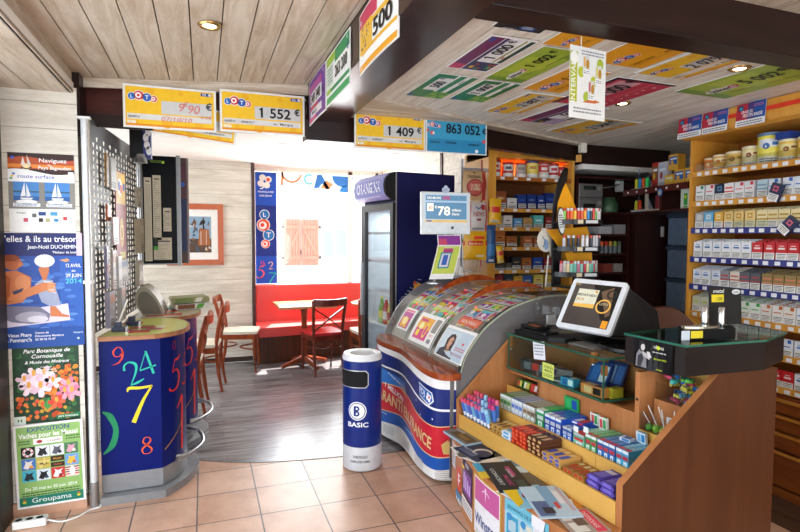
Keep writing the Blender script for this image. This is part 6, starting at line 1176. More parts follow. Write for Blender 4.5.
item('gum_box', 'green gum card standing against the back panel behind the deep blue boxes', 'gum box', .322, .66, 0.6300, .1, .01, .07, ['#2a9a50', '#2450a8', '#3ab068'], 0, -.05); item('gum_box', 'red and blue gum box lying on the royal blue boxes', 'gum box', .27, .53, 0.6060, .08, .07, .014, ['#2a4ab0', '#c8343a', '#e0e4f0'], .15)
for u, v, z, lab in ((.168, .375, .617, 'small white price card on the green gum boxes'), (.168, .44, .60, 'small white price card on the mint gum box')):
    b = B(Mc); b.box(u, u+.002, v, v+.03, z, z+.028, K('#eceef0')); b.build('price_card', label=lab, cat='price card')
for i, (v, c) in enumerate(((1.20, ['#3a7a3a', '#e0d060', '#c8342c']), (1.135, ['#4a8a3a', '#d8c850', '#e8e0c0']), (1.07, ['#c03028', '#e8e0d8', '#d84a3a']), (1.005, ['#b82a2c', '#e0b8a8', '#c83a34']))):
    item('sweet_bag', '%s sweet bag on the small far shelf, %s from the far end' % (('green and yellow', 'green and cream', 'red and white', 'red')[i], ORD[i]), 'sweet bag', .43, v, .6000, .056, .09, .05, c, .1*i, .25, 'sweet bags on the small far shelf')
# lollipops and wrapped sweets in the near bay
for i, (u, v, c) in enumerate(((.37, .218, '#4a9a3a'), (.375, .185, '#7ab83a'), (.395, .165, '#5aa040'), (.37, .142, '#b8c850'), (.395, .115, '#7a3a3a'), (.372, .09, '#8a4a34'))):
    p = cm(u, v, .678); t = thing('lollipop', '%s lollipop with a white stick, %s from the partition in the near bin' % (('green', 'lime', 'green', 'yellow', 'dark red', 'brown')[i], ORD[i]), 'lollipop', p, 'lollipops in the near bin')
    b = B(); b.lathe([(.0, -.02), (.014, -.014), (.02, 0), (.014, .014), (0, .02)], K(c, .3), 12, p); b.build('sweet', t, smooth=60)
    b = B(); b.tube([p+Vector((0, 0, .018)), p+Vector((-.02+.006*i, .05-.012*i, .10))], .0025, K('#ecece8'), 6); b.build('stick', t)
for i in range(44):
    c = r5.choice(['#d8c830', '#3a9ac0', '#5ab04a', '#2a6ab0', '#c84a6a', '#e0d860', '#38a8a0']); u, v = .443+.115*r5.random(), .06+.175*r5.random(); z = .797+.013*(i//5)
    p = cm(u, v, z); a = r5.uniform(0, pi); M = Matrix.Translation(p) @ Matrix.Rotation(a, 4, 'Z')
    b = B(M); b.tube([(-.022, 0, .009), (-.012, 0, .009), (-.008, 0, .009), (.008, 0, .009), (.012, 0, .009), (.022, 0, .009)], [.010, .003, .009, .009, .003, .010], K(c, .25), 7)
    b.build('wrapped_sweet', label='%s wrapped sweet among the mixed sweets in the upper bin of the near bay' % hue(c), cat='sweet', group='mixed %s wrapped sweets in the near bay' % hue(c))
item('price_card', 'white price card on the wooden front of the sweets bin', 'price card', .416, .14, .70, .06, .003, .035, ['#e8e8ea', '#9a9ea4'])
# ---------------------------------------------------------------- papers on the ledge
def paper(name, label, cat, x, y, z, w, h, rot, draw, th=.004, base='#e8e4dc'):
    M = Matrix.Translation((x, y, z)) @ Matrix.Rotation(rot, 4, 'Z') @ frame((0, 0, 0), (0, -1, 0), (1, 0, 0)); w *= 1.13; h *= 1.1
    b = B(M); b.box(-w/2, w/2, -h/2, h/2, 0, th, K(base)); draw(b, w, h, th+.0006); b.build(name, label=label, cat=cat)
def q(b, c, x0, y0, x1, y1, z, w, h): b.rect(x0*w, y0*h, x1*w, y1*h, z, K(c))
def m_brown(b, w, h, z): q(b, '#7f8078', -.5, -.5, .5, .5, z, w, h); q(b, '#5a4630', -.3, -.3, .45, .3, z+.0004, w, h); q(b, '#8c7448', -.1, -.2, .3, .1, z+.0008, w, h); q(b, '#a8a49c', -.45, .2, -.1, .45, z+.0008, w, h)
def m_navy(b, w, h, z): q(b, '#232c48', -.5, -.5, .5, .5, z, w, h); b.disc(w*.12, h*.08, h*.3, z+.0004, K('#d8d0c8')); b.disc(w*.18, h*.02, h*.27, z+.0008, K('#2a3350')); b.text('FESTIVAL', -w*.12, -h*.2, h*.1, z+.001, K('#c8d0e4'), w=w*.6); fineprint(b, -w*.4, -h*.25, w*.6, h*.15, z+.001, K('#8a94b0'), 3)
def m_cream(b, w, h, z): q(b, '#dcd4c8', -.5, -.5, .5, .5, z, w, h); q(b, '#e0b848', .05, -.45, .45, -.1, z+.0004, w, h); q(b, '#8aa8b8', .2, .05, .48, .4, z+.0004, w, h); b.ring(w*.1, h*.2, h*.1, h*.14, z+.0006, K('#c85a3a')); fineprint(b, -w*.4, h*.3, w*.3, h*.3, z+.0006, K('#8a7e74'), 4)
def m_dark(b, w, h, z): q(b, '#26282a', -.5, -.5, .5, .5, z, w, h); q(b, '#a83a70', -.3, .15, .05, .3, z+.0004, w, h); b.text('DREAM', -w*.05, .12*h, h*.1, z+.0008, K('#c8c0cc'), w=w*.3); b.text('MUSIC', w*.2, -.1*h, h*.13, z+.0008, K('#b8487a'), w=w*.36); b.text('CONCERT', w*.05, -.35*h, h*.12, z+.0008, K('#c8ccc8'), w=w*.6); q(b, '#3a4a44', .2, .15, .45, .4, z+.0004, w, h)
def m_yel(b, w, h, z): q(b, '#e0c030', -.5, -.5, .5, .5, z, w, h); q(b, '#4aa0c8', -.5, -.5, .1, -.2, z+.0004, w, h); q(b, '#c0302a', -.2, 0, .1, .3, z+.0004, w, h)
def m_comic(b, w, h, z): q(b, '#8ac0d8', -.5, -.5, .5, .5, z, w, h); b.flat([(-w*.2, -h*.1), (-w*.05, h*.3), (w*.1, h*.35), (w*.08, h*.1), (w*.2, 0), (-w*.02, -h*.2)], z+.0004, K('#b83040')); b.disc(-w*.1, 0, h*.12, z+.0008, K('#e8e0e4')); b.disc(w*.05, -h*.1, h*.08, z+.0008, K('#3a3a5a')); b.flat([(-w*.5, -h*.5), (w*.4, -h*.5), (w*.25, -h*.28), (-w*.1, -h*.22), (-w*.5, -h*.1)], z+.0006, K('#e8c420'))
def m_blue(b, w, h, z):
    q(b, '#b8d0e0', -.5, -.5, .5, .5, z, w, h); q(b, '#7aa4c8', -.5, -.1, .2, .2, z+.0004, w, h); q(b, '#c8463c', .05, .05, .25, .15, z+.0008, w, h); q(b, '#5a6a94', .0, -.45, .45, -.1, z+.0004, w, h); fineprint(b, -w*.45, h*.45, w*.8, h*.1, z+.0008, K('#c85a5a'), 2); q(b, '#d8dce4', -.3, .2, .1, .35, z+.0006, w, h); q(b, '#3a3440', .2, -.3, .38, -.05, z+.0008, w, h)
def m_red(b, w, h, z): q(b, '#a8988c', -.5, -.5, .5, .5, z, w, h); q(b, '#d83a5a', -.45, .15, .5, .42, z+.0004, w, h); b.text('DESTOCKAGE', 0, h*.2, h*.12, z+.0008, K('#f0d8dc'), w=w*.7); q(b, '#d8d4cc', -.4, -.45, -.05, -.05, z+.0004, w, h); q(b, '#e0dcd4', .05, -.4, .45, 0, z+.0004, w, h); q(b, '#6a5244', -.1, -.2, .2, .1, z+.0006, w, h)
def m_news(b, w, h, z): fineprint(b, -w*.45, h*.45, w*.9, h*.85, z, K('#8a867e'), 7)
Z0 = .369
paper('magazine', 'stack of grey brown tourist magazines at the far end of the ledge', 'magazine', 1.412, 2.80, Z0, .22, .10, .09, m_brown, .014, '#9ab0c0')
paper('leaflet', 'printed white list lying at the outer edge of the ledge', 'leaflet', 1.325, 2.62, Z0, .14, .08, -.1, m_news, .002)
paper('leaflet', 'navy festival leaflet with a pale ring on the ledge', 'leaflet', 1.40, 2.585, Z0, .19, .16, .15, m_navy, .004, '#232c48')
paper('leaflet', 'cream leaflet with orange and yellow patches next to the navy one', 'leaflet', 1.45, 2.44, Z0, .19, .17, -.15, m_cream, .004)
paper('newspaper', 'white newspaper sheet sticking out at the ledge edge', 'newspaper', 1.345, 2.53, Z0, .16, .09, .4, m_news, .002)
paper('leaflet', 'yellow leaflet with a blue corner partly under the black programme', 'leaflet', 1.345, 2.36, Z0+.001, .15, .12, -.2, m_yel, .003, '#e0c030')
paper('concert_programme', 'black concert programme with pink titles in the middle of the ledge', 'leaflet', 1.385, 2.27, Z0+.005, .27, .15, -.2, m_dark, .004, '#26282a')
paper('leaflet', 'small black leaflet with pink print under the edge of the programme', 'leaflet', 1.335, 2.19, Z0+.0005, .14, .09, -.25, m_dark, .003, '#26282a')
paper('newspaper', 'brown newspaper pile against the shelf behind the programme', 'newspaper', 1.487, 2.20, Z0, .22, .07, -.09, m_news, .003, '#5a4636')
paper('comic_magazine', 'comic magazine with a red figure and a yellow foot', 'magazine', 1.375, 2.045, Z0+.003, .17, .17, -.1, m_comic, .004, '#8ac0d8')
paper('magazine', 'light blue illustrated magazine lying over the comic', 'magazine', 1.425, 1.965, Z0+.011, .25, .17, -.25, m_blue, .004, '#b8d0e0')
paper('advert_flyer', 'flyer with a red sale strip at the near end of the ledge', 'flyer', 1.455, 1.79, Z0+.004, .16, .15, -.15, m_red, .004, '#a8988c')
paper('leaflet', 'white and green folded leaflet sticking out under the comic magazine', 'leaflet', 1.335, 2.10, Z0, .12, .10, .3, lambda b, w, h, z: (q(b, '#4a9a5a', -.4, .1, .4, .4, z, w, h), fineprint(b, -w*.4, 0, w*.8, h*.35, z, K('#6a706c'), 3)), .002)
paper('leaflet', 'orange corner of a leaflet under the light blue magazine', 'leaflet', 1.50, 1.93, Z0, .16, .10, -.5, lambda b, w, h, z: (q(b, '#d88a3a', -.5, -.5, .5, .5, z, w, h), q(b, '#f0e4c8', -.3, -.2, .3, .2, z+.0004, w, h)), .002)
paper('leaflet', 'pale blue leaflet against the shelf front between the programme and the cream leaflet', 'leaflet', 1.485, 2.36, Z0+.004, .14, .10, -.3, lambda b, w, h, z: (q(b, '#c4d8e4', -.5, -.5, .5, .5, z, w, h), q(b, '#6a8ab0', -.4, -.3, .1, .3, z+.0004, w, h)), .002)
# prints on the curved front of the ledge
fa = [0]
for p, q_ in zip(ins, ins[1:]): fa.append(fa[-1]+(q_-p).length)
LF = fa[-1]
def fmap(v):
    s = max(0, min(v.x, LF-1e-5)); j = max(i for i in range(len(fa)-1) if fa[i] <= s); f = (s-fa[j])/(fa[j+1]-fa[j]); p = ins[j].lerp(ins[j+1], f); d = (ins[j+1]-ins[j]).normalized(); return Vector((p.x+d.y*(.0012+v.z), p.y-d.x*(.0012+v.z), v.y))
def sticker(name, label, cat, s0, s1, z0, z1, draw, base):
    b = B(fn=fmap); n = 8
    for i in range(n): b.rect(s0+(s1-s0)*i/n, z0, s0+(s1-s0)*(i+1)/n, z1, 0, K(base, .35))
    def G(c, x0, y0, x1, y1, z):
        for i in range(4): b.rect(s0+(s1-s0)*(x0+(x1-x0)*i/4), z0+(z1-z0)*y0, s0+(s1-s0)*(x0+(x1-x0)*(i+1)/4), z0+(z1-z0)*y1, z, K(c, .35))
    draw(b, G, s0, s1, z0, z1); b.build(name, label=label, cat=cat)
def sv(f): return f*LF
def s_list(b, G, s0, s1, z0, z1): fineprint(b, s0+.015, z1-.01, s1-s0-.03, z1-z0-.03, .001, K('#8a8a90'), 12)
sticker('notice', 'white printed notice stuck at the far end of the curved counter front', 'notice', .09, .175, .18, .335, s_list, '#e8e8ea')
def s_red(b, G, s0, s1, z0, z1): b.disc((s0+s1)/2, (z0+z1)/2, (s1-s0)*.49, .001, K('#d8402c', .35), 24, (z1-z0)*.49); b.text('F', (s0+s1)/2+.01, (z0+z1)/2-.035, .07, .002, K('#e8ecf4'), bold=.02, w=.05)
b = B(fn=fmap); b.disc(.265, .16, .055, .001, K('#d8402c', .35), 24, .075); b.text('F', .275, .125, .07, .0025, K('#e8ecf4'), bold=.02, w=.045); b.build('round_sticker', label='round red sticker with a white F on the curved counter front', cat='sticker')
def s_purple(b, G, s0, s1, z0, z1):
    G('#7a3a90', .1, .1, .9, .7, .001)
    for i in range(4): G('#c8a8e0', .16+.18*i, .2, .28+.18*i, .62-.05*i, .002)
    b.text('NEW', (s0+s1)/2, z0+(z1-z0)*.8, .025, .002, K('#d8d0e4'), w=.06); G('#e8c030', .0, .68, .25, .76, .0025)
sticker('advert_poster', 'dark violet poster with glowing pale bars on the curved counter front', 'poster', .34, .53, .12, .34, s_purple, '#2c1838')
def s_white(b, G, s0, s1, z0, z1): fineprint(b, s0+.01, z1-.008, s1-s0-.02, z1-z0-.016, .001, K('#8c8c90'), 3)
sticker('warning_strip', 'white warning strip under the dark violet poster', 'sign', .335, .53, .045, .115, s_white, '#ecebec')
def s_wins(b, G, s0, s1, z0, z1):
    G('#c8a040', 0, 0, 1, 1, .0006); G('#e4e4ea', .04, .03, .96, .97, .001); G('#c05a98', .06, .58, .94, .95, .0016); b.flat([(s0+(s1-s0)*.5, z0+(z1-z0)*.66), (s0+(s1-s0)*.47, z0+(z1-z0)*.9), (s0+(s1-s0)*.53, z0+(z1-z0)*.9)], .002, K('#e4c8dc')); b.stroke([(s0+(s1-s0)*.36, z0+(z1-z0)*.8), (s0+(s1-s0)*.5, z0+(z1-z0)*.85), (s0+(s1-s0)*.64, z0+(z1-z0)*.8)], [.004, .008, .004], .002, K('#e4c8dc'))
    b.text('Winston', s0+(s1-s0)*.5, z0+(z1-z0)*.22, .055, .0022, K('#4a5a90'), w=(s1-s0)*.86, bold=.02); G('#d0d0d8', .1, .04, .9, .12, .0018)
sticker('advert_poster', 'white and pink framed cigarette poster on the curved counter front', 'poster', .555, .83, .02, .335, s_wins, '#c8a040')
def s_teal(b, G, s0, s1, z0, z1):
    G('#6ab8d0', 0, .8, 1, 1, .001); b.text('ECHANGE DE PAQUETS', (s0+s1)/2, z0+(z1-z0)*.85, .018, .002, K('#2a6a8a'), w=(s1-s0)*.85)
    for i in range(3): G(['#3a9ac0', '#d8d4c4', '#c8a880'][i], .05+.32*i, .1, .32+.32*i, .75, .001); G('#e0e8ec', .1+.32*i, .15, .27+.32*i, .4, .002); G('#a8c4d0', .1+.32*i, .48, .27+.32*i, .68, .002); b.disc(s0+(s1-s0)*(.12+.32*i), z0+(z1-z0)*.72, .018, .0024, K('#3a8ac0', .35))
sticker('advert_poster', 'teal poster with three pictured boxes at the near part of the counter front', 'poster', .855, 1.14, .06, .338, s_teal, '#9ac8d8')
sticker('advert_poster', 'teal poster with small pictured boxes under the round red sticker', 'poster', .20, .325, .02, .08, s_teal, '#9ac8d8')
b = B(fn=fmap); b.flat([(1.04, .29), (1.11, .285), (1.125, .35), (1.10, .368), (1.04, .362)], .006, K('#e4e6ec')); b.flat([(1.05, .26), (1.09, .258), (1.10, .29), (1.05, .292)], .0065, K('#d4d8e0')); b.build('paper_tag', label='crumpled white paper tag folded over the ledge edge', cat='tag', solid=.002)
# ================================================================ cheques on the beams, header and ceiling
def clover(b, x, y, s, z):
    for a in range(4): b.disc(x+s*.55*cos(a*pi/2+.5), y+s*.55*sin(a*pi/2+.5), s*.45, z, K('#f4f4f6'), 8)
    b.disc(x+s*.3, y+s*.1, s*.25, z+.0004, K('#e03a3a'), 8)
def balls(b, x, y, s, z, word='LOTO'):
    spec = [(0, 0, .30, '#2a6ab8'), (.52, .10, .40, '#d03a34'), (1.10, -.02, .36, '#2a5eb0'), (1.60, -.10, .27, '#d0403a')]
    for (dx, dy, r, c), ch in zip(spec, word):
        b.disc(x+dx*s, y+dy*s, r*s, z, K('#eef0f2'), 16); b.disc(x+dx*s, y+dy*s, r*s*.88, z+.0006, K(c), 16)
        if ch == 'O': b.disc(x+dx*s-.04*s, y+dy*s, r*s*.55, z+.0012, K('#f2f2f2'), 14); b.disc(x+dx*s-.04*s, y+dy*s, r*s*.28, z+.0018, K('#d8402e'), 10)
        else: b.text(ch, x+dx*s, y+dy*s-r*s*.42, r*s*.85, z+.0012, K('#f2f2f2'))
def cheque(M, w, h, style, num, label, date='', group=None, name='prize_cheque', sag=0, sub='au  Marigny', th=.004):
    fn = (lambda v: Vector((v.x, v.y, v.z-sag*(v.x/w*2)**2))) if sag else None
    b = B(M, fn); X, Y = w/2, h/2
    if sag:
        for i in range(8): b.box(-X+w*i/8, -X+w*(i+1)/8, -Y, Y, -th, 0, K('#e6e4de'))
    else: b.box(-X, X, -Y, Y, -th, 0, K('#e6e4de'))
    def G(c, x0, y0, x1, y1, z, n=8):
        x0, x1 = x0*w-X, x1*w-X
        for i in range(n): b.rect(x0+(x1-x0)*i/n, y0*h-Y, x0+(x1-x0)*(i+1)/n, y1*h-Y, z, K(c, .35))
    T = lambda s, x, y, hh, c='#16161a', wd=None, al='C', bold=.02: b.text(s, x*w-X, y*h-Y, hh*h, .004, K(c), al=al, w=None if wd is None else wd*w, bold=bold)
    r_ = random.Random(len(label)*7+int(w*1000))
    BK = '#15161a'
    if style == 'loto':
        G('#efbf28', .025, .05, .975, .95, .0008)
        for i in range(5): b.disc((.15+.17*i+r_.uniform(-.05, .05))*w-X, (.86 if i % 2 else .14)*h-Y, .06*h+.03*h*(i % 3), .0011, K('#e8ae22', .35), 14)
        G('#e08e16', .025, .05, .975, .10, .0012); balls(b, .09*w-X, .72*h-Y, .145*w, .0018)
        G('#c9c9c6', .40, .36, .95, .66, .0018); G('#d8d6d0', .04, .20, .95, .33, .0018); G('#eadfc0', .04, .10, .13, .17, .0018)
        T('GAGNES LE', .05, .235, .05, '#3a3630', .12, 'L', .01); T(date, .24, .235, .05, '#3a3630', None, 'L', .01) if date else None; T(sub, .62, .235, .05, '#3a3630', .24, 'L', .01)
        G('#2a4a98', .83, .85, .95, .92, .0018, 2); b.text('FDJ', .868*w-X, .865*h-Y, .04*h, .003, K('#f0f0f4')); clover(b, .93*w-X, .885*h-Y, .035*h, .003)
        if num: T(num, .64, .40, .23, BK, min(.43, .075*len(num))); T('€', .905, .50, .15)
    elif style == 'orange':
        G('#eaa424', .0, .0, 1, 1, .0008); balls(b, .12*w-X, .58*h-Y, .21*w, .0018); T(num, .78, .48, .24, BK, .4); G('#c89020', .05, .18, .9, .20, .0015); T(date or 'GAGNES LE  12/04/2010', .3, .25, .06, '#5a4010', .4, 'C', .01); T('MARIGNY', .78, .25, .06, '#4a3410', .2, 'C', .01); T('€', .955, .6, .15)
    elif style == 'lime':
        G('#9cb83a', 0, 0, 1, 1, .0008); G('#6f9a30', 0, 0, .12, 1, .0011, 2); G('#6f9a30', .8, 0, 1, .2, .0011, 2); G('#b4c83e', .3, .2, .75, .9, .0011, 4)
        b.flat([(x*w-X, y*h-Y) for x, y in ((.06, .5), (.12, .60), (.16, .56), (.2, .66), (.3, .60), (.42, .62), (.4, .44), (.2, .40), (.1, .42))], .0018, K('#e4e8dc')); T('joker', .24, .46, .13, '#2a2a34', .22, 'C', .022); b.disc(.385*w-X, .53*h-Y, .07*h, .003, K('#c8407a')); T('+', .385, .48, .12, '#f4f4f4'); T(num, .68, .46, .25, BK, .36); T('€', .93, .60, .15)
        G('#3a4a1c', .3, .235, .46, .25, .002, 2); G('#2a3014', .56, .23, .9, .25, .002, 3); T('GAGNES LE', .3, .27, .05, '#3a4a1c', .14, 'C', .01)
    elif style in ('green', 'green2'):
        G('#f0f0ee', 0, 0, 1, 1, .0006); G('#1f7a48', .0, .5, 1, 1, .001); G('#6fa83a', .0, .0, .3, .52, .001, 3)
        for i in range(7): b.flat([(.13*w-X, .25*h-Y), ((.13+.13*cos(i*.9))*w-X, (.25+.24*sin(i*.9))*h-Y), ((.13+.13*cos(i*.9+.35))*w-X, (.25+.24*sin(i*.9+.35))*h-Y)], .0014+i*3e-5, K('#b8c83a' if i % 2 else '#4a8a2c'))
        G('#2c8a54', .3, .28, 1, .44, .0012); G('#1f7a48', .3, .0, 1, .16, .0012); G('#e8e8e6', .35, .5, .88, .84, .0016); T(num, .62, .55, .25, BK, min(.44, .085*len(num))); T('€', .86, .72, .12, BK); G('#2a4a98', .02, .88, .14, .97, .0016, 2); T('MARIGNY', .8, .2, .05, '#3a4a3c', .16, 'C', .01)
    elif style in ('purple', 'purple2'):
        G('#f0f0f2', 0, 0, 1, 1, .0006); G('#6a2456', .02, .68, .98, .97, .001); G('#b8285a', .02, .68, .18, .97, .0013, 2); G('#203060', .02, .05, .3, .66, .001, 3); G('#3a2a60', .3, .58, .98, .66, .0013)
        r2 = random.Random(4); [b.disc((.05+.22*r2.random())*w-X, (.1+.45*r2.random())*h-Y, .05*h, .0014+k*2e-5, K(r2.choice(['#c8a040', '#3a6ab0', '#a8542a', '#2a8a6a', '#d8b858'])), 8) for k in range(12)]
        if style == 'purple2': G('#b0a0c4', .02, .05, .32, .45, .0018, 3); T('CASH', .17, .4, .18, '#2a1a3a', .22)
        G('#2a4a38', .32, .04, .98, .14, .0013); G('#8a9a30', .32, .21, .98, .25, .0013); T(num, .64, .33, .24, BK, min(.44, .085*len(num))); T('€', .93, .42, .15); G('#2a4a98', .86, .84, .96, .93, .0016, 2); G('#c8342c', .45, .16, .52, .20, .0016, 1)
    elif style == 'violet':
        G('#6a3a96', .03, .03, .97, .97, .001); G('#b84a9a', .05, .7, .8, .85, .0012); G('#d84a8a', .05, .03, .5, .14, .0013, 3); G('#e4e2ea', .12, .38, .8, .68, .0016); T(num, .46, .42, .22, BK, .55); T('€', .88, .42, .14); G('#d8405a', .10, .30, .6, .36, .0016, 3); G('#e4e2ea', .12, .12, .8, .28, .0016); T('Marigny', .4, .17, .07, '#3a3450', .3, 'C', .01); b.text('FDJ', .88*w-X, .86*h-Y, .06*h, .002, K('#d8dcf0'))
    elif style == 'greenside':
        G('#f0f2ee', 0, 0, 1, 1, .0006); G('#2f9058', .4, .72, .98, .97, .001); G('#9ac03a', .02, .8, .4, .97, .001, 3); G('#d8e4d8', .03, .34, .32, .8, .001, 3); fineprint(b, .05*w-X, .75*h-Y, .24*w, .35*h, .002, K('#8a9a8c'), 5); T(num, .66, .42, .22, BK, .5); T('€', .93, .66, .13, '#4a5a8a'); G('#2f9058', .1, .22, .98, .30, .0012); G('#9ac03a', .02, .22, .2, .32, .0013, 2); G('#3aa060', .02, .03, .98, .16, .0012); b.text('FDJ', .9*w-X, .88*h-Y, .05*h, .002, K('#e0e8f8'))
    elif style == 'yellowside':
        G('#f2f2ee', 0, 0, 1, 1, .0006); G('#c83a5e', .02, .72, .55, .98, .001); G('#7a2a7a', .55, .86, .98, .98, .001); b.text('FDJ', .07*w-X, .8*h-Y, .07*h, .002, K('#f0e0e8')); G('#eab838', .03, .3, .42, .74, .0013, 4); G('#eab838', .42, .62, .98, .70, .0012); T(num, .68, .68 if 0 else .36, .26, BK, .44); T('€', .95, .58, .13)
        r2 = random.Random(8); [b.disc((.07+.28*r2.random())*w-X, (.36+.34*r2.random())*h-Y, .025*h, .0018+k*2e-5, K(r2.choice(['#8a6ab0', '#4a4a5a', '#b07a3a', '#e8d8a0'])), 8) for k in range(22)]
        G('#e8b030', .1, .26, .98, .32, .0013); G('#e8a020', .02, .02, .98, .12, .0013); b.text('FDJ', .08*w-X, .04*h-Y, .05*h, .002, K('#f4ecd0'))
    elif style == 'blue':
        G('#3a9cc4', .02, .03, .98, .97, .001); G('#2a86b4', .02, .03, .98, .4, .0013); balls(b, .05*w-X, .77*h-Y, .10*w, .002, 'OOTO'); T(num, .60, .58, .26, BK, .56); T('€', .95, .62, .15)
        for x, y, r, c in ((.1, .55, .045, '#d85a5a'), (.12, .55, .025, '#f0e8e8'), (.95, .4, .04, '#d84a5a'), (.83, .1, .04, '#e8ecf0'), (.03, .62, .03, '#e05a4a')): b.disc(x*w-X, y*h-Y, r*h*1.4, .002+.0005*(r < .03), K(c), 10)
        T('GAGNES LE', .14, .27, .06, '#173a4c', .16, 'C', .01); T('27/06/2009', .4, .27, .06, '#173a4c', .18, 'C', .01); T('AU MARIGNY', .78, .25, .06, '#173a4c', .2, 'C', .01)
    elif style == 'red':
        G('#c23a50', .02, .03, .98, .97, .001); G('#3a2a3a', .0, .93, 1, 1, .0012); G('#3a2a3a', .96, 0, 1, 1, .0013, 1); G('#d8a0a8', .35, .5, .93, .86, .0013); T(num, .62, .52, .27, BK, .42); G('#d85a6a', .02, .3, .96, .36, .0013); [b.disc((.2+.11*k)*w-X, (.2+.04*(k % 2))*h-Y, .03*h, .002, K('#e8b0b8'), 8) for k in range(7)]; T('€', .94, .66, .13)
    elif style == 'dark':
        G('#20242c', .02, .03, .98, .97, .001); T('FDJ', .1, .6, .2, '#c8ccd8', .12); G('#2a4a88', .1, .2, .6, .5, .0013); T('KENO', .35, .28, .2, '#b8c8d8', .24); G('#3a5a4a', .7, .1, .95, .7, .0013)
    ob = b.build(name, label=label, cat='cheque', group=group); return ob
GH = 'lottery winning cheques hung round the room'
Hx = lambda x0, x1, zc, y, dz=0: frame(((x0+x1)/2, y, zc), (1, 0, dz), (-dz, 0, 1))
o = cheque(Hx(-.43, .085, 2.312, 3.56), .515, .252, 'loto', None, 'yellow cheque with a red handwritten 9 euro 90 hung from the red lintel', '', GH, sub=' ')
b = B(Hx(-.43, .085, 2.312, 3.56)); RH = K('#d8786c', .6)
b.text('9', .055, -.015, .05, .005, RH, shear=.2, bold=0); b.text('€', .083, .015, .03, .005, RH, shear=.2, bold=0); b.text('90', .125, -.022, .05, .005, RH, shear=.2, bold=0); b.text('0,10€', .20, -.05, .018, .005, RH, bold=0); b.text('07/10/10', .03, -.078, .026, .005, RH, w=.17, shear=.25, bold=0); b.text('€', .215, .005, .04, .005, K('#26262a')); b.build('handwriting', o)
cheque(Hx(.107, .63, 2.327, 3.56), .523, .258, 'loto', '1 552', 'yellow cheque for 1 552 euro hung at the beam end', '08/08/2011', GH)
cheque(Hx(-.285, .211, 2.255, 3.655, -.10), .50, .20, 'loto', None, 'yellow cheque hanging behind the handwritten one, only its lower strip visible', '7 décembre 2012', GH, sub='LE MARIGNY')
cheque(Hx(.965, 1.482, 2.274, 3.56), .517, .254, 'loto', '1 409', 'yellow cheque for 1 409 euro hung under the dark lintel', '26/09/2011', GH)
cheque(Hx(1.486, 1.97, 2.274, 3.56), .485, .248, 'blue', '863 052', 'blue cheque for 863 052 euro beside the one for 1 409', '', GH)
Ax = lambda y0, y1, zc: frame((.652, (y0+y1)/2, zc), (0, -1, 0), (0, 0, 1))
cheque(Ax(3.02, 3.53, 2.395), .5, .27, 'violet', '349 340', 'violet cheque at the far end of the long beam', '', GH, sag=.004)
cheque(Ax(2.48, 2.985, 2.39), .505, .26, 'greenside', '263 200', 'green and white cheque in the middle of the long beam', '', GH)
cheque(Ax(1.84, 2.345, 2.385), .505, .255, 'yellowside', '500', 'red and yellow cheque for 500 at the near end of the long beam', '', GH, sag=.008)
Cx = lambda x0, x1, y0, y1, sk=0: frame(((x0+x1)/2, (y0+y1)/2, 2.3845), (sk, -1, 0), (-1, -sk, 0))
cs = [('purple', '1 000', 1.13, 1.36, 2.01, 2.46, 'purple ceiling cheque for 1 000 with a gold crest'), ('green', '500', 1.135, 1.365, 2.57, 3.02, 'green ceiling cheque for 500 nearest the beam'), ('green2', '1 000', 1.41, 1.64, 2.59, 3.01, 'green ceiling cheque for 1 000 beside the one for 500'),
      ('lime', '1 002', 1.405, 1.63, 2.05, 2.56, 'lime ceiling cheque for 1 002'), ('dark', '', 1.08, 1.31, 1.80, 1.93, 'dark ceiling cheque half hidden behind the cross beam'), ('orange', '', 1.38, 1.60, 1.79, 2.02, 'orange ceiling cheque cut off by the cross beam above the hanging card'),
      ('orange', '1 000', 1.70, 1.95, 2.25, 2.66, 'orange ceiling cheque partly behind the hanging white card'), ('loto', '2 387', 1.765, 2.035, 2.72, 3.23, 'yellow ceiling cheque for 2 387'), ('purple2', '500', 2.13, 2.47, 2.86, 3.40, 'purple and white ceiling cheque for 500 near the lintel'),
      ('loto', '2 344', 2.56, 3.0, 3.12, 3.66, 'yellow ceiling cheque for 2 344 in the far corner'), ('orange', '', 1.72, 2.04, 1.80, 2.14, 'orange ceiling cheque between the hanging card and the cross beam'), ('red', '5 000', 2.03, 2.44, 2.30, 2.86, 'red ceiling cheque next to the lit ceiling lamp'),
      ('loto', '2 079', 2.07, 2.40, 1.80, 2.22, 'yellow ceiling cheque running under the cross beam'), ('lime', '5 002', 2.545, 2.95, 1.86, 2.41, 'large lime ceiling cheque for 5 002 above the tobacco rack')]
for i, (st_, nm, x0, x1, y0, y1, lb) in enumerate(cs):
    M = Cx(x0, x1, y0, y1, (.0, .03, .02, .02, 0, 0, .02, .03, .06, .08, 0, .02, .03, .03)[i]); cheque(M @ Matrix.Translation((0, 0, .002)), y1-y0, x1-x0, st_, nm, lb, '', 'cheques stuck to the ceiling over the counter')
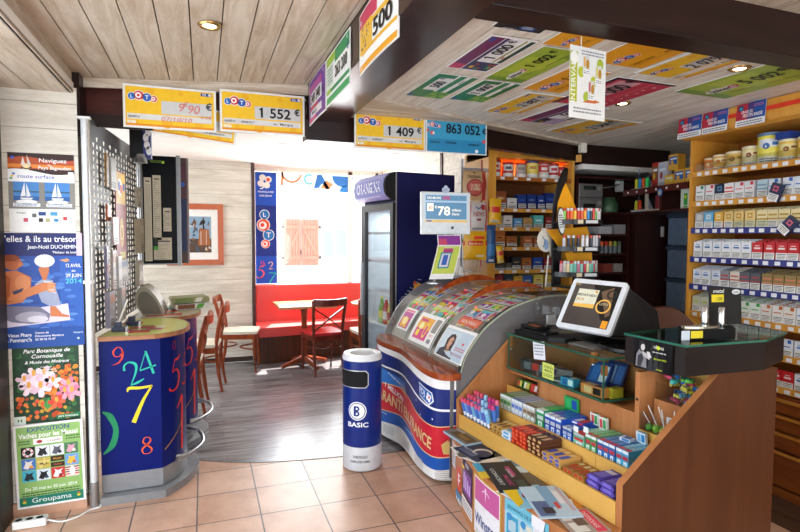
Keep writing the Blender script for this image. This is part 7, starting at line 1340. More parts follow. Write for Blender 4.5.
# hanging card
t = thing('hanging_card', 'white hanging card with three pear pictures and a lime lettered edge', 'hanging sign', (1.44, 1.79, 2.02))
M = frame((1.44, 1.79, 2.158), (1, .12, 0), (0, 0, 1)) @ Matrix.Scale(.75, 4); b = B(M); w, h = .255, .37; b.box(-w/2, w/2, -h/2, h/2, -.003, 0, K('#e6e6e2')); b.rect(-w/2, -h*.28, -w/2+.05, h*.42, .001, K('#b0b834')); b.disc(-w/2+.026, h*.33, .026, .0016, K('#f0f0e8'), ry=.034); b.text('INTERVAL', -w/2+.036, -.0, .03, .002, K('#f2f2ea'), w=.21, rot=pi/2)
fineprint(b, -.05, .172, .16, .03, .001, K('#8a8a90'), 2); fineprint(b, -.10, -.125, .2, .035, .001, K('#8a8a90'), 2)
for x, y, c, pc in ((-.02, .09, '#e8a83a', '#b8c23a'), (.07, .05, '#d8c83a', '#b8c23a'), (.02, -.035, '#c83a4a', '#a8b83a')):
    b.flat([(x-.02, y-.05), (x+.03, y-.042), (x+.025, y+.055), (x-.018, y+.048)], .001, K('#d0d0cc')); b.rect(x-.012, y-.005, x-.002, y+.045, .0014, K(c)); b.disc(x+.014, y+.01, .012, .0014, K('#b8862a'), ry=.025); b.rect(x-.018, y-.048, x+.026, y-.018, .0018, K('#f0f0ee')); fineprint(b, x-.014, y-.022, .036, .02, .0022, K('#6a6a70'), 2); b.disc(x-.03, y-.035, .022, .0006, K(pc), ry=.028)
b.flat([(-.04, -.1), (.0, -.085), (.06, -.08), (.09, -.088), (.05, -.098)], .001, K('#c86a3a')); b.disc(.085, .11, .024, .0008, K('#a8b83a'), ry=.03); b.build('card', t)
b = B(); b.tube([(1.40, 1.785, 2.29), (1.40, 1.785, 2.335)], .0015, PW, 5); b.build('cord', t)
# ceiling lamps
GOLD = mat('brass_rim', '#c0a066', .25, .9)
def spot(x, y, z, lab, e):
    t = thing('ceiling_lamp', lab, 'ceiling lamp', (x, y, z), 'brass rimmed ceiling lamps')
    b = B(); b.lathe([(.03, .002), (.033, -.006), (.044, -.008), (.052, -.001), (.052, .003)], GOLD, 24, (x, y, z)); b.build('rim', t, smooth=50)
    b = B(); b.lathe([(0, -.005), (.02, -.006), (.03, -.001)], mat('lamp_glow', '#fff0d0', .3, emit=9), 18, (x, y, z)); b.build('bulb', t, smooth=50)
    light('ceiling_lamp_light', 'SPOT', (x, y, z-.02), (x, y, 0), e, (1, .88, .70), spot_size=radians(130), spot_blend=.6, shadow_soft_size=.04)
spot(.04, 2.62, 2.492, 'round brass rimmed lamp in the pale ceiling left of the long beam', 9)
spot(2.47, 2.74, 2.388, 'round brass rimmed lamp in the ceiling beside the red cheque', 12)
spot(2.50, 1.98, 2.388, 'round brass rimmed lamp above the large lime cheque', 12)
# ================================================================ tobacco rack on the right wall
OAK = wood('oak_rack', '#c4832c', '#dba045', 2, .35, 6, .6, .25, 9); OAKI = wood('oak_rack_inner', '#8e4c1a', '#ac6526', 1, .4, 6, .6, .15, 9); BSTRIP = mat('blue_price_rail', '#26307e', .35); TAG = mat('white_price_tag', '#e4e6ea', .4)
rk = thing('tobacco_rack', 'tall orange oak cigarette rack with labelled shelves on the wall behind the counter', 'rack', (3.5, 2.2, 0))
XR, YE, YN = 3.30, 2.945, 1.30
b = B(); b.box(3.295, 3.74, YE, YE+.022, .62, 2.27, OAK); b.build('side_panel', rk)
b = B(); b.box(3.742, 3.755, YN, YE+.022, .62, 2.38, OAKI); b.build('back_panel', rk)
b = B(); b.box(3.3, 3.74, YN-.02, YN, .62, 2.27, OAK); b.build('side_panel', rk)
hp = [(3.195, 2.30), (3.20, 2.385), (3.74, 2.385), (3.74, 2.245), (3.24, 2.245), (3.205, 2.262)]
b = B(frame((0, YE+.035, 0), (1, 0, 0), (0, 0, 1))); b.prism(hp, 0, YE+.035-YN, OAK); b.build('header', rk)
b = B(); b.box(3.185, 3.195, YN, YE-.16, 2.318, 2.342, mat('red_strip', '#d8341e', .35)); b.build('trim_strip', rk)
SH = [(2.0, 'o', 0.0), (1.79, 'o', 0), (1.60, 'b', 0), (1.396, 'b', 0), (1.20, 'b', 0), (1.008, 'o', 0), (.818, 'o', 0), (.622, 'o', 0)]
for z, k, _ in SH:
    sl_ = .10 if z < 1.9 and z > .9 else 0
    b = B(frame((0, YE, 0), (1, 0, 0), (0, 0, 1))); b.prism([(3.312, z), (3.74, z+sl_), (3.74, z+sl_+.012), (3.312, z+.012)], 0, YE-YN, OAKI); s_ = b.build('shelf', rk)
    b = B(); b.box(3.298, 3.311, YN, YE, z-.018, z+.022, OAK if k == 'o' else BSTRIP)
    y = YE-.04
    rr = random.Random(int(z*100))
    while y > YN+.05: b.box(3.296, 3.2978, y-.034, y, z-.012, z+.012, TAG); b.rect(0, 0, 0, 0, 0, TAG) if 0 else None; y -= rr.choice([.062, .065, .075])
    b.build('price_rail', s_)
b = B(); b.box(3.302, 3.305, YN, YE-.02, 2.024, 2.08, CLR); b.build('clear_guard', rk)
# drawer base
dc = thing('drawer_cabinet', 'dark orange drawer cabinet with long grooved fronts under the tobacco rack', 'cabinet', (3.5, 2.0, 0))
DRW = wood('drawer_front', '#6a3214', '#8a4a20', 1, .35, 7, .5, .3, 9)
b = B(); b.box(3.27, 3.74, YN, YE+.02, .03, .595, DRW); b.build('body', dc)
for z0, z1 in ((.505, .585), (.40, .485), (.285, .38), (.06, .265)):
    b = B(); b.box(3.238, 3.268, YN, YE+.02, z0, z1, DRW); d_ = b.build('drawer', dc, bev=.004)
    b = B(); b.box(3.225, 3.24, YN, YE+.02, z1-.012, z1+.004, wood('drawer_lip', '#a8682a', '#c08238', 1, .3, 7, .5, .3)); b.build('lip', d_)
b = B(); b.box(3.23, 3.74, YN, YE+.02, 0, .045, DRW); b.build('plinth', dc)
# ---- packs
def pack_mesh(bd, top, band, w=.067, h=.106, d=.027, style=0):
    """upright cigarette pack facing -y, origin at its foot centre"""
    b = B(); b.box(-w/2, w/2, -d/2, d/2, 0, h, K(bd, .3)); f = -d/2-.0005
    R_ = lambda x0, z0, x1, z1, c, o=0: b.add([(x0*w, f-o, z0*h), (x1*w, f-o, z0*h), (x1*w, f-o, z1*h), (x0*w, f-o, z1*h)], [(0, 1, 2, 3)], K(c, .3))
    R_(-.5, .0, .5, .40, '#e6e6e4'); R_(-.42, .30, .42, .34, '#3a3a3c', .0004); R_(-.40, .22, .38, .25, '#4a4a4c', .0004); R_(-.40, .14, .40, .17, '#4a4a4c', .0004); R_(-.36, .06, .3, .09, '#5a5a5c', .0004)
    if style == 0: R_(-.3, .60, .3, .70, band, .0004); R_(-.22, .78, .22, .82, band, .0004)
    elif style == 1: R_(.08, .78, .40, .98, band, .0004); R_(-.38, .56, .3, .62, band, .0004)
    elif style == 2: b.disc(0, 0, .001, 0, K(band)); R_(-.24, .56, .24, .86, band, .0004); R_(-.14, .64, .14, .78, top, .0008)
    elif style == 3: R_(-.5, .44, .5, .52, band, .0004); R_(-.4, .66, .4, .76, band, .0004)
    b.add([(-w/2, -d/2, h+.0004), (w/2, -d/2, h+.0004), (w/2, d/2, h+.0004), (-w/2, d/2, h+.0004)], [(0, 1, 2, 3)], K(top, .3))
    me_o = b.build('cigarette_pack', origin=(0, 0, 0)); return me_o
PROTO = {}
def pack(style, loc, rotz, label, group, tilt=None, scale=1):
    bd, top, band, st_, nm = style
    key = (bd, top, band, st_)
    if key not in PROTO: PROTO[key] = o = pack_mesh(bd, top, band, style=st_)
    else: o = PROTO[key].copy(); COL.objects.link(o)
    o.location = loc; o.rotation_euler = (0, 0, rotz) if tilt is None else tilt; o['category'] = 'cigarette pack'; o['label'] = label; o['group'] = group
    if scale != 1: o.scale = (scale,)*3
    return o
WG = ('#e2e2e4', '#e8e8ea', '#2a8a6a', 1, 'green-cornered white pack'); WR = ('#e4e2e4', '#e8e8ea', '#d03a4a', 1, 'red-cornered white pack'); NV = ('#20283c', '#2a3248', '#5a8ab0', 2, 'black navy pack'); WRB = ('#e6e4e4', '#e8e6e6', '#d84a4a', 3, 'red-banded white pack'); LB = ('#bcd4e0', '#d0dce4', '#7aa0b8', 3, 'pale blue pack'); WB = ('#dfe4ee', '#e4e8f0', '#3a6ab8', 1, 'blue-cornered white pack'); NT = ('#26304e', '#2a3454', '#c85a70', 2, 'pink-dotted navy pack')
GY = ('#a8acb0', '#b4b8bc', '#d8d4c8', 2, 'grey pack'); SB = ('#6ab0d8', '#7abade', '#d8d8c8', 2, 'sky blue pack'); GD = ('#d8a848', '#deb458', '#f0e0b0', 2, 'gold pack'); TN = ('#dcc080', '#e0c890', '#b8862a', 2, 'tan pack'); CR = ('#e0d0a0', '#c8b060', '#b09040', 3, 'cream and gold pack'); BRW = ('#b8a084', '#c4b09a', '#8a7458', 3, 'beige brown pack')
WL = ('#e2e6ec', '#e6eaee', '#2a62a8', 0, 'blue-striped white pack'); RD = ('#c02a30', '#c8343a', '#e8d8d8', 0, 'red pack'); WBL = ('#dce2ec', '#e4e8ee', '#3a76c0', 0, 'light-striped white pack'); DG = ('#5a5e66', '#6a6e76', '#a8484a', 3, 'dark grey pack'); GB = ('#8a9098', '#9aa0a8', '#b84a50', 3, 'blue grey pack'); CW = ('#dcd4c8', '#e0dace', '#b86a5a', 3, 'red-lined cream pack'); BG = ('#8a7448', '#a08a58', '#c87a5a', 3, 'bronze pack'); YG = ('#c4c8b8', '#ccd0b8', '#b8c040', 0, 'lime-marked grey pack'); WGR = ('#dce4dc', '#e4eae4', '#3a9a4a', 1, 'green-squared white pack'); WO = ('#e0dcd8', '#e4e0dc', '#b8622a', 1, 'orange-squared white pack'); WBS = ('#dde2ea', '#e4e8ee', '#2a5ab0', 1, 'blue-squared white pack')
NAMES = {0: 'jar', 1: 'second', 2: 'third', 3: 'fourth', 4: 'fifth', 5: 'sixth', 6: 'seventh', 7: 'eighth'}
# (shelf index, [styles from far end to near], rows behind)
layout = {1: [WG, WR, NV, WRB, WR, WR, LB, WB, WB, WB, WB, WR, WG, WB, WR, WG, WB], 2: [GY, SB, GD, TN, TN, TN, CR, CR, CR, CR, BRW, BRW, CR, GD, GY, CR, TN], 3: [WL, WL, WL, WL, WL, WL, RD, RD, RD, RD, RD, RD, WL, RD, RD, WL, RD], 4: [WBL, WBL, WBL, GB, CW, DG, DG, BG, BG, BG, BG, BG, DG, BG, BG, DG, BG], 5: [YG, YG, YG, WGR, WGR, WGR, WGR, WO, WO, WO, WBS, WBS, WO, WBS, WO, WGR, WBS], 6: [WB, WBL, WBL, WR, WBL, WBL, WB, WBL, WBL, WB, WBL, WBL, WB, WL, WBL, WL, WB], 7: [RD, RD, WL, RD, RD, WL, RD, RD, RD, RD, WL, RD, RD, RD, WL, RD, RD]}
rp = random.Random(33)
for si, row in layout.items():
    z = SH[si][0]+.0125; y = YE-.05
    for i, stl in enumerate(row):
        if y < 1.95: break
        # rows six and lower are hidden behind the counter except near the camera
        show = not (si == 6 and y > 2.30) and not (si == 7 and y > 2.32)
        if show:
            back = {1: 2, 2: 4, 3: 4, 4: 5, 5: 5, 6: 1, 7: 1}[si]
            for k in range(back):
                if k and stl in (WB,) and si == 1: continue
                fore = k == 0
                lab = '%s, %s from far end of %s rack shelf%s' % (stl[4], ORD[i], NAMES[si], '' if fore else (', %s behind' % ORD[k-1]))
                pack(stl, (3.328+.029*k+rp.uniform(0, .003), y+rp.uniform(-.002, .002), z+(.2336*(.029*k+.004)+.0085 if si < 6 else .001)), -pi/2+(rp.uniform(-.05, .05) if fore else 0), lab, 'packs on the %s rack shelf' % NAMES[si])
        y -= rp.choice([.071, .0725, .077])
        if si == 1 and i in (5, 7): y -= .012
for y, z, a, lab in ((2.335, 1.845, .35, 'second'), (2.27, 1.652, .75, 'third')):
    pack(NT, (3.268, y, z-.065), 0, 'navy pack with a pink dot tilted over the %s rack shelf edge' % lab, 'tilted navy packs', tilt=(0, 0, 0)).rotation_euler = Matrix.Rotation(-pi/2, 4, 'Z').to_euler() if 0 else (Matrix.Rotation(-pi/2, 3, 'Z') @ Matrix.Rotation(a, 3, 'Y')).to_euler()
b = B(frame((3.297, 2.62, 1.625), (0, -1, 0), (0, 0, 1))); b.box(0, .24, 0, .045, 0, .001, glassy('glare_strip', (1, 1, .9), .95, .1)); b.build('clear_label_strip', label='clear plastic strip in front of the cream and gold packs', cat='label strip')
# boxes lying behind packs
for i, (y, z, sx, c, lab) in enumerate(((2.20, 1.505, .12, '#b02a30', 'red carton lying on the red packs, nearer one'), (2.36, 1.505, .10, '#d8d4d6', 'white and red carton lying on the red packs'), (2.66, 1.312, .16, '#24347c', 'blue carton lying behind the white packs of the fifth rack shelf'))):
    b = B(); b.box(3.36, 3.46, y-sx/2, y+sx/2, z-.006, z+.024, K(c, .3)); b.box(3.359, 3.3602, y-sx*.4, y+sx*.4, z+.0, z+.016, K('#c84a50' if i == 1 else '#e0dede')); b.build('carton', label=lab, cat='carton')
# tins on the top shelf
def tin(label, x, y, z, r, h, base, draw, ang, group, lid=None):
    t = thing('tobacco_tin', label, 'tin', (x, y, z), group)
    b = B(); b.lathe([(r*.97, 0), (r, .004), (r, h*.9), (r*.98, h*.92)], K(base, .3), 28, (x, y, z)); b.build('tin_body', t, smooth=40)
    b = B(); b.lathe([(r*1.02, h*.9), (r*1.02, h), (r*.95, h+.002)], lid or K('#e4dcc0', .35), 28, (x, y, z)); b.build('lid', t, smooth=40)
    b = B(fn=lambda v: Vector((x+(r+v.z)*cos(ang+v.x/r), y+(r+v.z)*sin(ang+v.x/r), z+v.y)))
    def G(c, x0, y0, x1, y1, zz): 
        for i in range(6): b.rect(r*(x0+(x1-x0)*i/6), h*y0, r*(x0+(x1-x0)*(i+1)/6), h*y1, zz, K(c, .3))
    draw(b, G, r, h); b.build('printed_label', t)
def t_gold(c1, c2):
    def f(b, G, r, h): G('#e0dcd0', -1.0, .04, 1.0, .26, .0008); G(c1, -.9, .55, .9, .8, .0008); b.disc(-.25*r, h*.58, r*.28, .0016, K(c2), 12); fineprint(b, -.8*r, h*.22, 1.6*r, h*.14, .0016, K('#5a5650'), 2); G(c2, .2, .6, .7, .7, .0016)
    return f
tz = SH[0][0]+.0125; FA = pi+.55
for i, (y, r, h, c, dr, lid, lab) in enumerate(((2.885, .036, .085, '#d88a34', t_gold('#c86a2a', '#e8c890'), None, 'orange'), (2.80, .045, .095, '#e0ac4a', t_gold('#f0dcae', '#c87a2a'), None, 'gold and white'), (2.69, .055, .10, '#dcc078', t_gold('#c8a048', '#8a6a2a'), None, 'pale gold'), (2.575, .052, .115, '#e4d49a', t_gold('#e8dcae', '#8a4a2a'), None, 'cream and yellow'), (2.455, .064, .17, '#e8dc5a', t_gold('#dfe4e8', '#3a6aa8'), mat('tin_blue_lid', '#5a7a9a', .4), 'tall yellow and blue'), (2.335, .052, .12, '#e4c45a', t_gold('#e8d89a', '#8a5a2a'), None, 'yellow and white'), (2.22, .052, .12, '#d8b040', t_gold('#e8d89a', '#8a5a2a'), None, 'dark gold'), (2.10, .055, .13, '#dcb848', t_gold('#e8d89a', '#8a5a2a'), None, 'deep yellow'))):
    tin('%s tobacco tin, %s from far end of top rack shelf' % (lab, ORD[i]), 3.395, y, tz, r*1.1, h*1.18, c, dr, FA, 'tobacco tins on the top rack shelf', lid)
b = B(); b.box(3.33, 3.43, 2.29, 2.38, tz+.1445, tz+.187, K('#24408a', .3)); b.build('carton', label='dark blue carton lying on the yellow tins of the top rack shelf', cat='carton')
b = B(); b.box(3.46, 3.56, 2.5, 2.9, tz, tz+.115, K('#d8c878', .35)); b.build('carton', label='long pale yellow carton behind the tins of the top rack shelf', cat='carton')
# red and blue placards on the header
for i, (y0, y1) in enumerate(((2.975, 2.785), (2.775, 2.59), (2.53, 2.34))):
    M = frame((3.182, (y0+y1)/2, 2.317), (0, -1, .0), (0.1, 0, 1)); b = B(M); w, h = y0-y1, .14; b.box(-w/2, w/2, -h/2, h/2, -.003, 0, K('#e8e8ea')); b.rect(-w/2, -h*.22, -w*.04, h/2, .001, K('#b02a3e')); b.rect(-w*.04, -h*.22, w/2, h/2, .001, K('#24509c')); b.rect(-w*.1, -h*.22, w*.12, h/2, .0014, K('#4a3a78'))
    b.rect(-w*.42, h*.2, -w*.26, h*.42, .002, K('#1c4a6a')); b.rect(-w*.38, h*.24, -w*.3, h*.36, .0024, K('#3aa0c8')); b.text('GRAND JEU', -w*.12, h*.06, .018, .002, K('#f0e4ea'), w=w*.4); b.text('PRIX EN BAISSE', w*.08, -h*.12, .02, .002, K('#f4f0f4'), w=w*.66); fineprint(b, -w*.44, -h*.27, w*.88, h*.2, .002, K('#5a5a60'), 2); fineprint(b, w*.1, h*.42, w*.34, h*.14, .002, K('#c86a80'), 2)
    b.build('advert_placard', label='red and blue advertising placard on the rack header, %s from the far end' % ORD[i], cat='placard', group='placards on the rack header')
# ================================================================ cabinet of tins and cigars behind the counter
cb = thing('tobacco_cabinet', 'orange oak wall cabinet with lit top shelf of tins and cigar packs below', 'cabinet', (2.73, 4.3, 0))
X0, X1, YF = 2.285, 3.165, 4.10
b = B(); b.box(X0, X0+.075, YF-.01, 4.54, 0, 2.30, OAK); b.build('side_panel', cb)
b = B(); b.box(X1-.03, X1, YF-.01, 4.54, 0, 2.30, OAK); b.build('side_panel', cb)
b = B(); b.box(X0+.075, X1-.03, 4.50, 4.54, .7, 2.28, wood('oak_back_shaded', '#5c2e12', '#70401c', 0, .45, 6)); b.build('back_panel', cb)  # shade inside the cabinet is put into this darker oak
b = B(); b.prism([(X0, YF-.012), (X1, YF-.012), (X1+.05, YF-.04), (X1+.05, 4.5), (X0, 4.5)], 2.232, 2.295, OAK); b.build('cornice', cb)
CZ = [2.055, 1.782, 1.618, 1.447, 1.247, 1.082]
for k, z in enumerate(CZ):
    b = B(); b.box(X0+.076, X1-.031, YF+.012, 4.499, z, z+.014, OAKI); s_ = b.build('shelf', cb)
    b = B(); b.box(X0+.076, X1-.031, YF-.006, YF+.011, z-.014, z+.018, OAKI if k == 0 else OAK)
    x = X0+.12
    while x < X1-.1: b.box(x, x+.04, YF-.0085, YF-.0065, z-.008, z+.014, TAG); x += random.Random(int(x*99)).choice([.11, .13, .16])
    b.build('price_rail', s_)
b = B(); b.box(X0+.076, X1-.031, YF, 4.49, .0, 1.03, OAKI); b.build('base_unit', cb)
light('cabinet_lamp', 'AREA', (2.75, 4.28, 2.222), (2.75, 4.34, 1.9), 10, (1, .42, .08), shape='RECTANGLE', size=.7, size_y=.06)
def t_plain(c1, c2):
    def f(b, G, r, h): G('#e4e2dc', -.95, .05, .95, .30, .0008); G(c1, -.9, .45, .9, .85, .0008); G(c2, -.5, .55, .5, .72, .0016)
    return f
for i, (x, r, h, c, c1, c2, lab, y) in enumerate(((2.415, .045, .155, '#b8302c', '#e0d8c8', '#b03030', 'red and white stacked', 4.2), (2.53, .052, .135, '#b03a34', '#d8d4d0', '#4a4a50', 'red and silver', 4.19), (2.665, .056, .135, '#a89a90', '#b8aca0', '#8a7a70', 'grey beige', 4.2), (2.785, .058, .158, '#e0c84a', '#e8d878', '#b88a3a', 'blue-lidded yellow', 4.2), (2.905, .056, .15, '#c8c0bc', '#c83a3a', '#e8dcd8', 'white and red square', 4.2), (3.01, .053, .15, '#b82a30', '#e4dcdc', '#b83038', 'red banded', 4.2), (3.088, .042, .12, '#b02a2c', '#c03a3a', '#d8c8c0', 'plain red', 4.18))):
    tin('%s tobacco tin on the lit cabinet shelf, %s from its outer side' % (lab, ORD[i]), x, y, CZ[0]+.0145, r, h, c, t_plain(c1, c2), -pi/2-.35, 'tobacco tins on the lit cabinet shelf', mat('tin_navy_lid', '#1f3a80', .4) if i == 3 else K('#a83a34', .4))
def cbox(name, label, x, z, w, h, cols, style=0, y=YF+.03, d=.06, tilt=0, cat='cigar pack', group=None):
    w *= 1.06; h *= 1.12
    M = Matrix.Translation((x, y, z+d*abs(sin(tilt)))) @ Matrix.Rotation(tilt, 4, 'X'); b = B(M); b.box(-w/2, w/2, 0, d, 0, h, K(cols[0], .35))
    R_ = lambda x0, z0, x1, z1, c, o=0: b.add([(x0*w, -.0006-o, z0*h), (x1*w, -.0006-o, z0*h), (x1*w, -.0006-o, z1*h), (x0*w, -.0006-o, z1*h)], [(0, 1, 2, 3)], K(c, .35))
    R_(-.46, .04, .46, .34, '#cfcfcc'); R_(-.4, .22, .4, .28, '#4a4a4c', .0004); R_(-.36, .1, .36, .15, '#4a4a4c', .0004); R_(-.4, .5, .4, .72, cols[1], .0004); R_(-.25, .56, .25, .64, cols[2], .0008)
    return b.build(name, label=label, cat=cat, group=group)
rows = [(CZ[1], [(2.43, .105, .135, ['#8a4a2c', '#a86a44', '#d8b890'], 'brown'), (2.545, .09, .085, ['#d0d0d0', '#e4e4e2', '#5a5a5c'], 'white grey'), (2.65, .08, .11, ['#1f3a80', '#2a4a9a', '#3a5ab0'], 'navy'), (2.75, .08, .115, ['#1c347a', '#26448e', '#8090b0'], 'dark blue'), (2.85, .07, .11, ['#203a84', '#2a4c98', '#c8ccd0'], 'blue'), (2.945, .09, .13, ['#1a2f70', '#24408a', '#3a58a0'], 'deep navy'), (3.05, .07, .12, ['#22387c', '#2c4890', '#8090b0'], 'plain navy')]),
        (CZ[2], [(2.42, .06, .085, ['#b89a64', '#c8ae7c', '#8a6a3a'], 'tan'), (2.505, .085, .095, ['#d8d4d0', '#e4e2de', '#3a3a3c'], 'white with black print'), (2.61, .075, .075, ['#5a9ac8', '#7ab0d4', '#e0e4e8'], 'sky blue'), (2.71, .085, .08, ['#b8925a', '#c8a670', '#7a5a2a'], 'gold'), (2.82, .095, .10, ['#5ab8b4', '#7accc6', '#e4eceb'], 'turquoise'), (2.93, .07, .09, ['#7a2a2c', '#8a3a3a', '#c8a890'], 'maroon'), (3.03, .07, .095, ['#8a3030', '#a04444', '#d8c8b8'], 'dull red')]),
        (CZ[3], [(2.425, .105, .125, ['#a8602c', '#c07c40', '#5a2a14'], 'orange brown'), (2.55, .10, .08, ['#a05a2c', '#b87440', '#5a2a14'], 'tilted brown'), (2.715, .085, .085, ['#b0643a', '#c8804c', '#e0b890'], 'orange'), (2.81, .06, .075, ['#a05a34', '#b87444', '#d8b08a'], 'small orange'), (2.90, .09, .095, ['#6a8a8c', '#8aa4a4', '#c8c8b8'], 'grey green'), (3.02, .08, .10, ['#8a5a38', '#a06e48', '#d0b090'], 'tan brown')]),
        (CZ[4], [(2.60, .085, .10, ['#22262c', '#2c3036', '#b8904a'], 'black and gold'), (2.705, .09, .095, ['#9a5a2a', '#b07038', '#3a2414'], 'amber'), (2.82, .095, .095, ['#1f4a9a', '#2a5ab0', '#c8b060'], 'royal blue'), (2.925, .075, .09, ['#7a2028', '#943038', '#c89a8a'], 'dark red'), (3.02, .07, .085, ['#8a2a2c', '#a03a3a', '#d8b8a8'], 'brick red'), (2.43, .10, .05, ['#3a342e', '#4a443c', '#6a6458'], 'dark flat'), (2.52, .06, .055, ['#4a4238', '#5a5248', '#8a8070'], 'olive flat')]),
        (CZ[5], [(2.62, .085, .10, ['#c89a3a', '#dcb458', '#7a4a1a'], 'yellow gold'), (2.715, .095, .10, ['#3a5aa0', '#4a6cb4', '#d8c88a'], 'blue and cream'), (2.83, .095, .105, ['#d0bc5a', '#dccc7c', '#a83a2a'], 'yellow and red'), (2.94, .08, .10, ['#b8a048', '#c8b460', '#a04a2a'], 'mustard'), (2.52, .08, .12, ['#2a3440', '#343f4c', '#6a7480'], 'slate'), (2.43, .07, .11, ['#8a2a2a', '#9c3a36', '#c8a890'], 'crimson')])]
for k, (z, its) in enumerate(rows):
    for i, (x, w, h, cols, nm) in enumerate(its):
        t_ = .12 if 'tilted' in nm or (k == 0 and i > 1) else 0
        cbox('cigar_pack', '%s cigar pack on the %s shelf of the oak cabinet' % (nm, ('second', 'third', 'fourth', 'fifth', 'sixth')[k]), x, z+.0155, w, h, cols, tilt=-t_, group='cigar packs in the oak cabinet')
for i, (x, c) in enumerate(((2.60, '#8a8470'), (2.72, '#9aa468'), (2.86, '#a8a878'), (2.78, '#b0a06a'))):
    for q_ in (0, 1):
        z = CZ[3 if q_ == 0 else 5]+.0155; b = B(); b.box(x-.035, x+.035, YF+.12, YF+.36, z, z+(.10 if q_ == 0 else .125), K(c, .4)); b.build('carton', label='%s carton behind the cigar packs on the %s shelf, %s from the outer side' % (hue(c) if hue(c) not in ('silver',) else 'grey', ('fourth', 'sixth')[q_], ORD[i]), cat='carton')
# ================================================================ dark shelving and cupboard in the corner
MAH = wood('dark_mahogany', '#2a0f0c', '#431a15', 2, .4, 7, .5, .2, 9)
dk = thing('dark_shelving', 'dark mahogany shelving with stereo units beside the oak cabinet', 'shelving', (3.6, 4.3, 0))
XA, XB, YD = 3.235, 3.87, 4.15
b = B(); b.box(XA, XA+.02, YD, 4.52, 0, 2.13, MAH); b.build('side_panel', dk)
b = B(); b.box(XB-.02, XB, YD, 4.52, 0, 1.80, MAH); b.build('side_panel', dk)
b = B(); b.box(XA, 4.30, 4.52, 4.545, 0, 2.15, MAH); b.build('back_panel', dk)
for z in (2.12, 1.79, 1.585, 1.40, 1.22, .9):
    b = B(); b.box(XA+.021, XB-.021 if z < 2 else 4.0, YD+.005, 4.519, z-.018, z, MAH); b.build('shelf', dk)
cu = thing('dark_cupboard', 'tall dark mahogany cupboard door with a small white handle next to the storage boxes', 'cupboard', (4.08, 4.2, 0))
b = B(); b.box(3.885, 4.34, 4.12, 4.50, 0, 1.825, MAH); b.build('body', cu)
b = B(); b.box(3.89, 4.335, 4.10, 4.119, .05, 1.815, MAH); d_ = b.build('door', cu)
b = B(); b.box(4.20, 4.225, 4.08, 4.099, 1.56, 1.66, PW); b.build('handle', d_)
ST = mat('stereo_silver', '#8c8a88', .35, .6)
for i, (z, h) in enumerate(((1.791, .13), (1.925, .125))):
    t = thing('stereo_unit', ('lower silver stereo unit with a wide disc slot in the dark shelving', 'upper silver stereo unit with a display and knobs, on the other one')[i], 'stereo', (3.40, 4.25, z))
    b = B(); b.box(3.275, 3.545, 4.16, 4.42, z, z+h, ST); b.build('casing', t, bev=.004)
    b = B(frame((3.275, 4.159, z), (1, 0, 0), (0, 0, 1))); b.rect(.05, .035 if i == 0 else .07, .19, .075 if i == 0 else .105, .001, K('#131416')); b.rect(.06, .08, .15, .09, .0016, K('#3a4a3c')) if i else None
    b.rect(.0, h-.02, .27, h-.017, .001, K('#5a5856')); b.build('front_panel', t)
    for k in range(4 if i else 1):
        b = B(frame((3.275, 4.158, z), (1, 0, 0), (0, 0, 1))); x = (.23 if k == 3 or not i else .08+.04*k); y = .085 if (k == 3 or not i) else .03; b.disc(x, y, .016 if (k == 3 or not i) else .009, .004, K('#c8c8c8', .25), 14); b.disc(x, y, .008, .006, K('#6a6a6a', .3), 10); b.build('knob', t)
t_ = B(); p0 = Vector((3.66, 4.2, 1.791))
b = B(); b.lathe([(.075, 0), (.085, .03), (.08, .09), (.05, .125), (.06, .14)], mat('green_bag', '#3a5a3c', .4), 14, p0); b.build('plastic_bag', label='green plastic bag standing beside the stereo units', cat='bag', smooth=50)
b = B(); b.disc(0, 0, .001, 0, K('#e8d840')); 
b = B(); b.tube(spline([(3.56, 4.32, 2.05), (3.62, 4.24, 2.03), (3.7, 4.22, 2.04), (3.82, 4.25, 2.07)], 5), .006, mat('grey_cable', '#7a7a78', .5), 6); b.box(3.81, 3.87, 4.25, 4.3, 2.0, 2.1, PW); b.build('cable', label='grey cable running to a white socket above the stereo units', cat='cable')
for i, (x, w, h, c, lab, z) in enumerate(((3.60, .15, .07, '#b4b4b6', 'white carton on the shelf below the stereo units', 1.586), (3.77, .13, .09, '#9a9a9c', 'pale grey carton beside the white one in the dark shelving', 1.586))):
    b = B(); b.box(x-w/2, x+w/2, 4.17, 4.36, z, z+h, K(c, .5)); b.build('carton', label=lab, cat='carton')
for i, c in enumerate(('#d8602a', '#c83a2a', '#d89a3a', '#8aa83a', '#5a6a5a')):
    x = 3.58+.052*i; t = thing('lighter_fluid_can', '%s capped can in the small row low in the dark shelving, %s from the lighters' % (hue(c), ORD[i]), 'can', (x, 4.2, 1.401), 'row of small cans in the dark shelving')
    b = B(); b.lathe([(.021, 0), (.021, .07)], K('#6a7276', .35), 12, (x, 4.2, 1.401)); b.build('can_body', t, smooth=40)
    b = B(); b.lathe([(.019, .0705), (.019, .105), (.012, .115)], K(c, .35), 12, (x, 4.2, 1.401)); b.build('cap', t, smooth=40)
for i, (x, c, lab) in enumerate(((3.64, '#8a3a30', 'reddish box on the lowest visible shelf of the dark shelving'), (3.76, '#a09a98', 'grey striped box on the lowest visible shelf of the dark shelving'))):
    b = B(); b.box(x-.05, x+.05, 4.17, 4.3, 1.221, 1.30, K(c, .45)); b.rect(0, 0, 0, 0, 0, K(c)) if 0 else None; b.build('carton', label=lab, cat='carton')
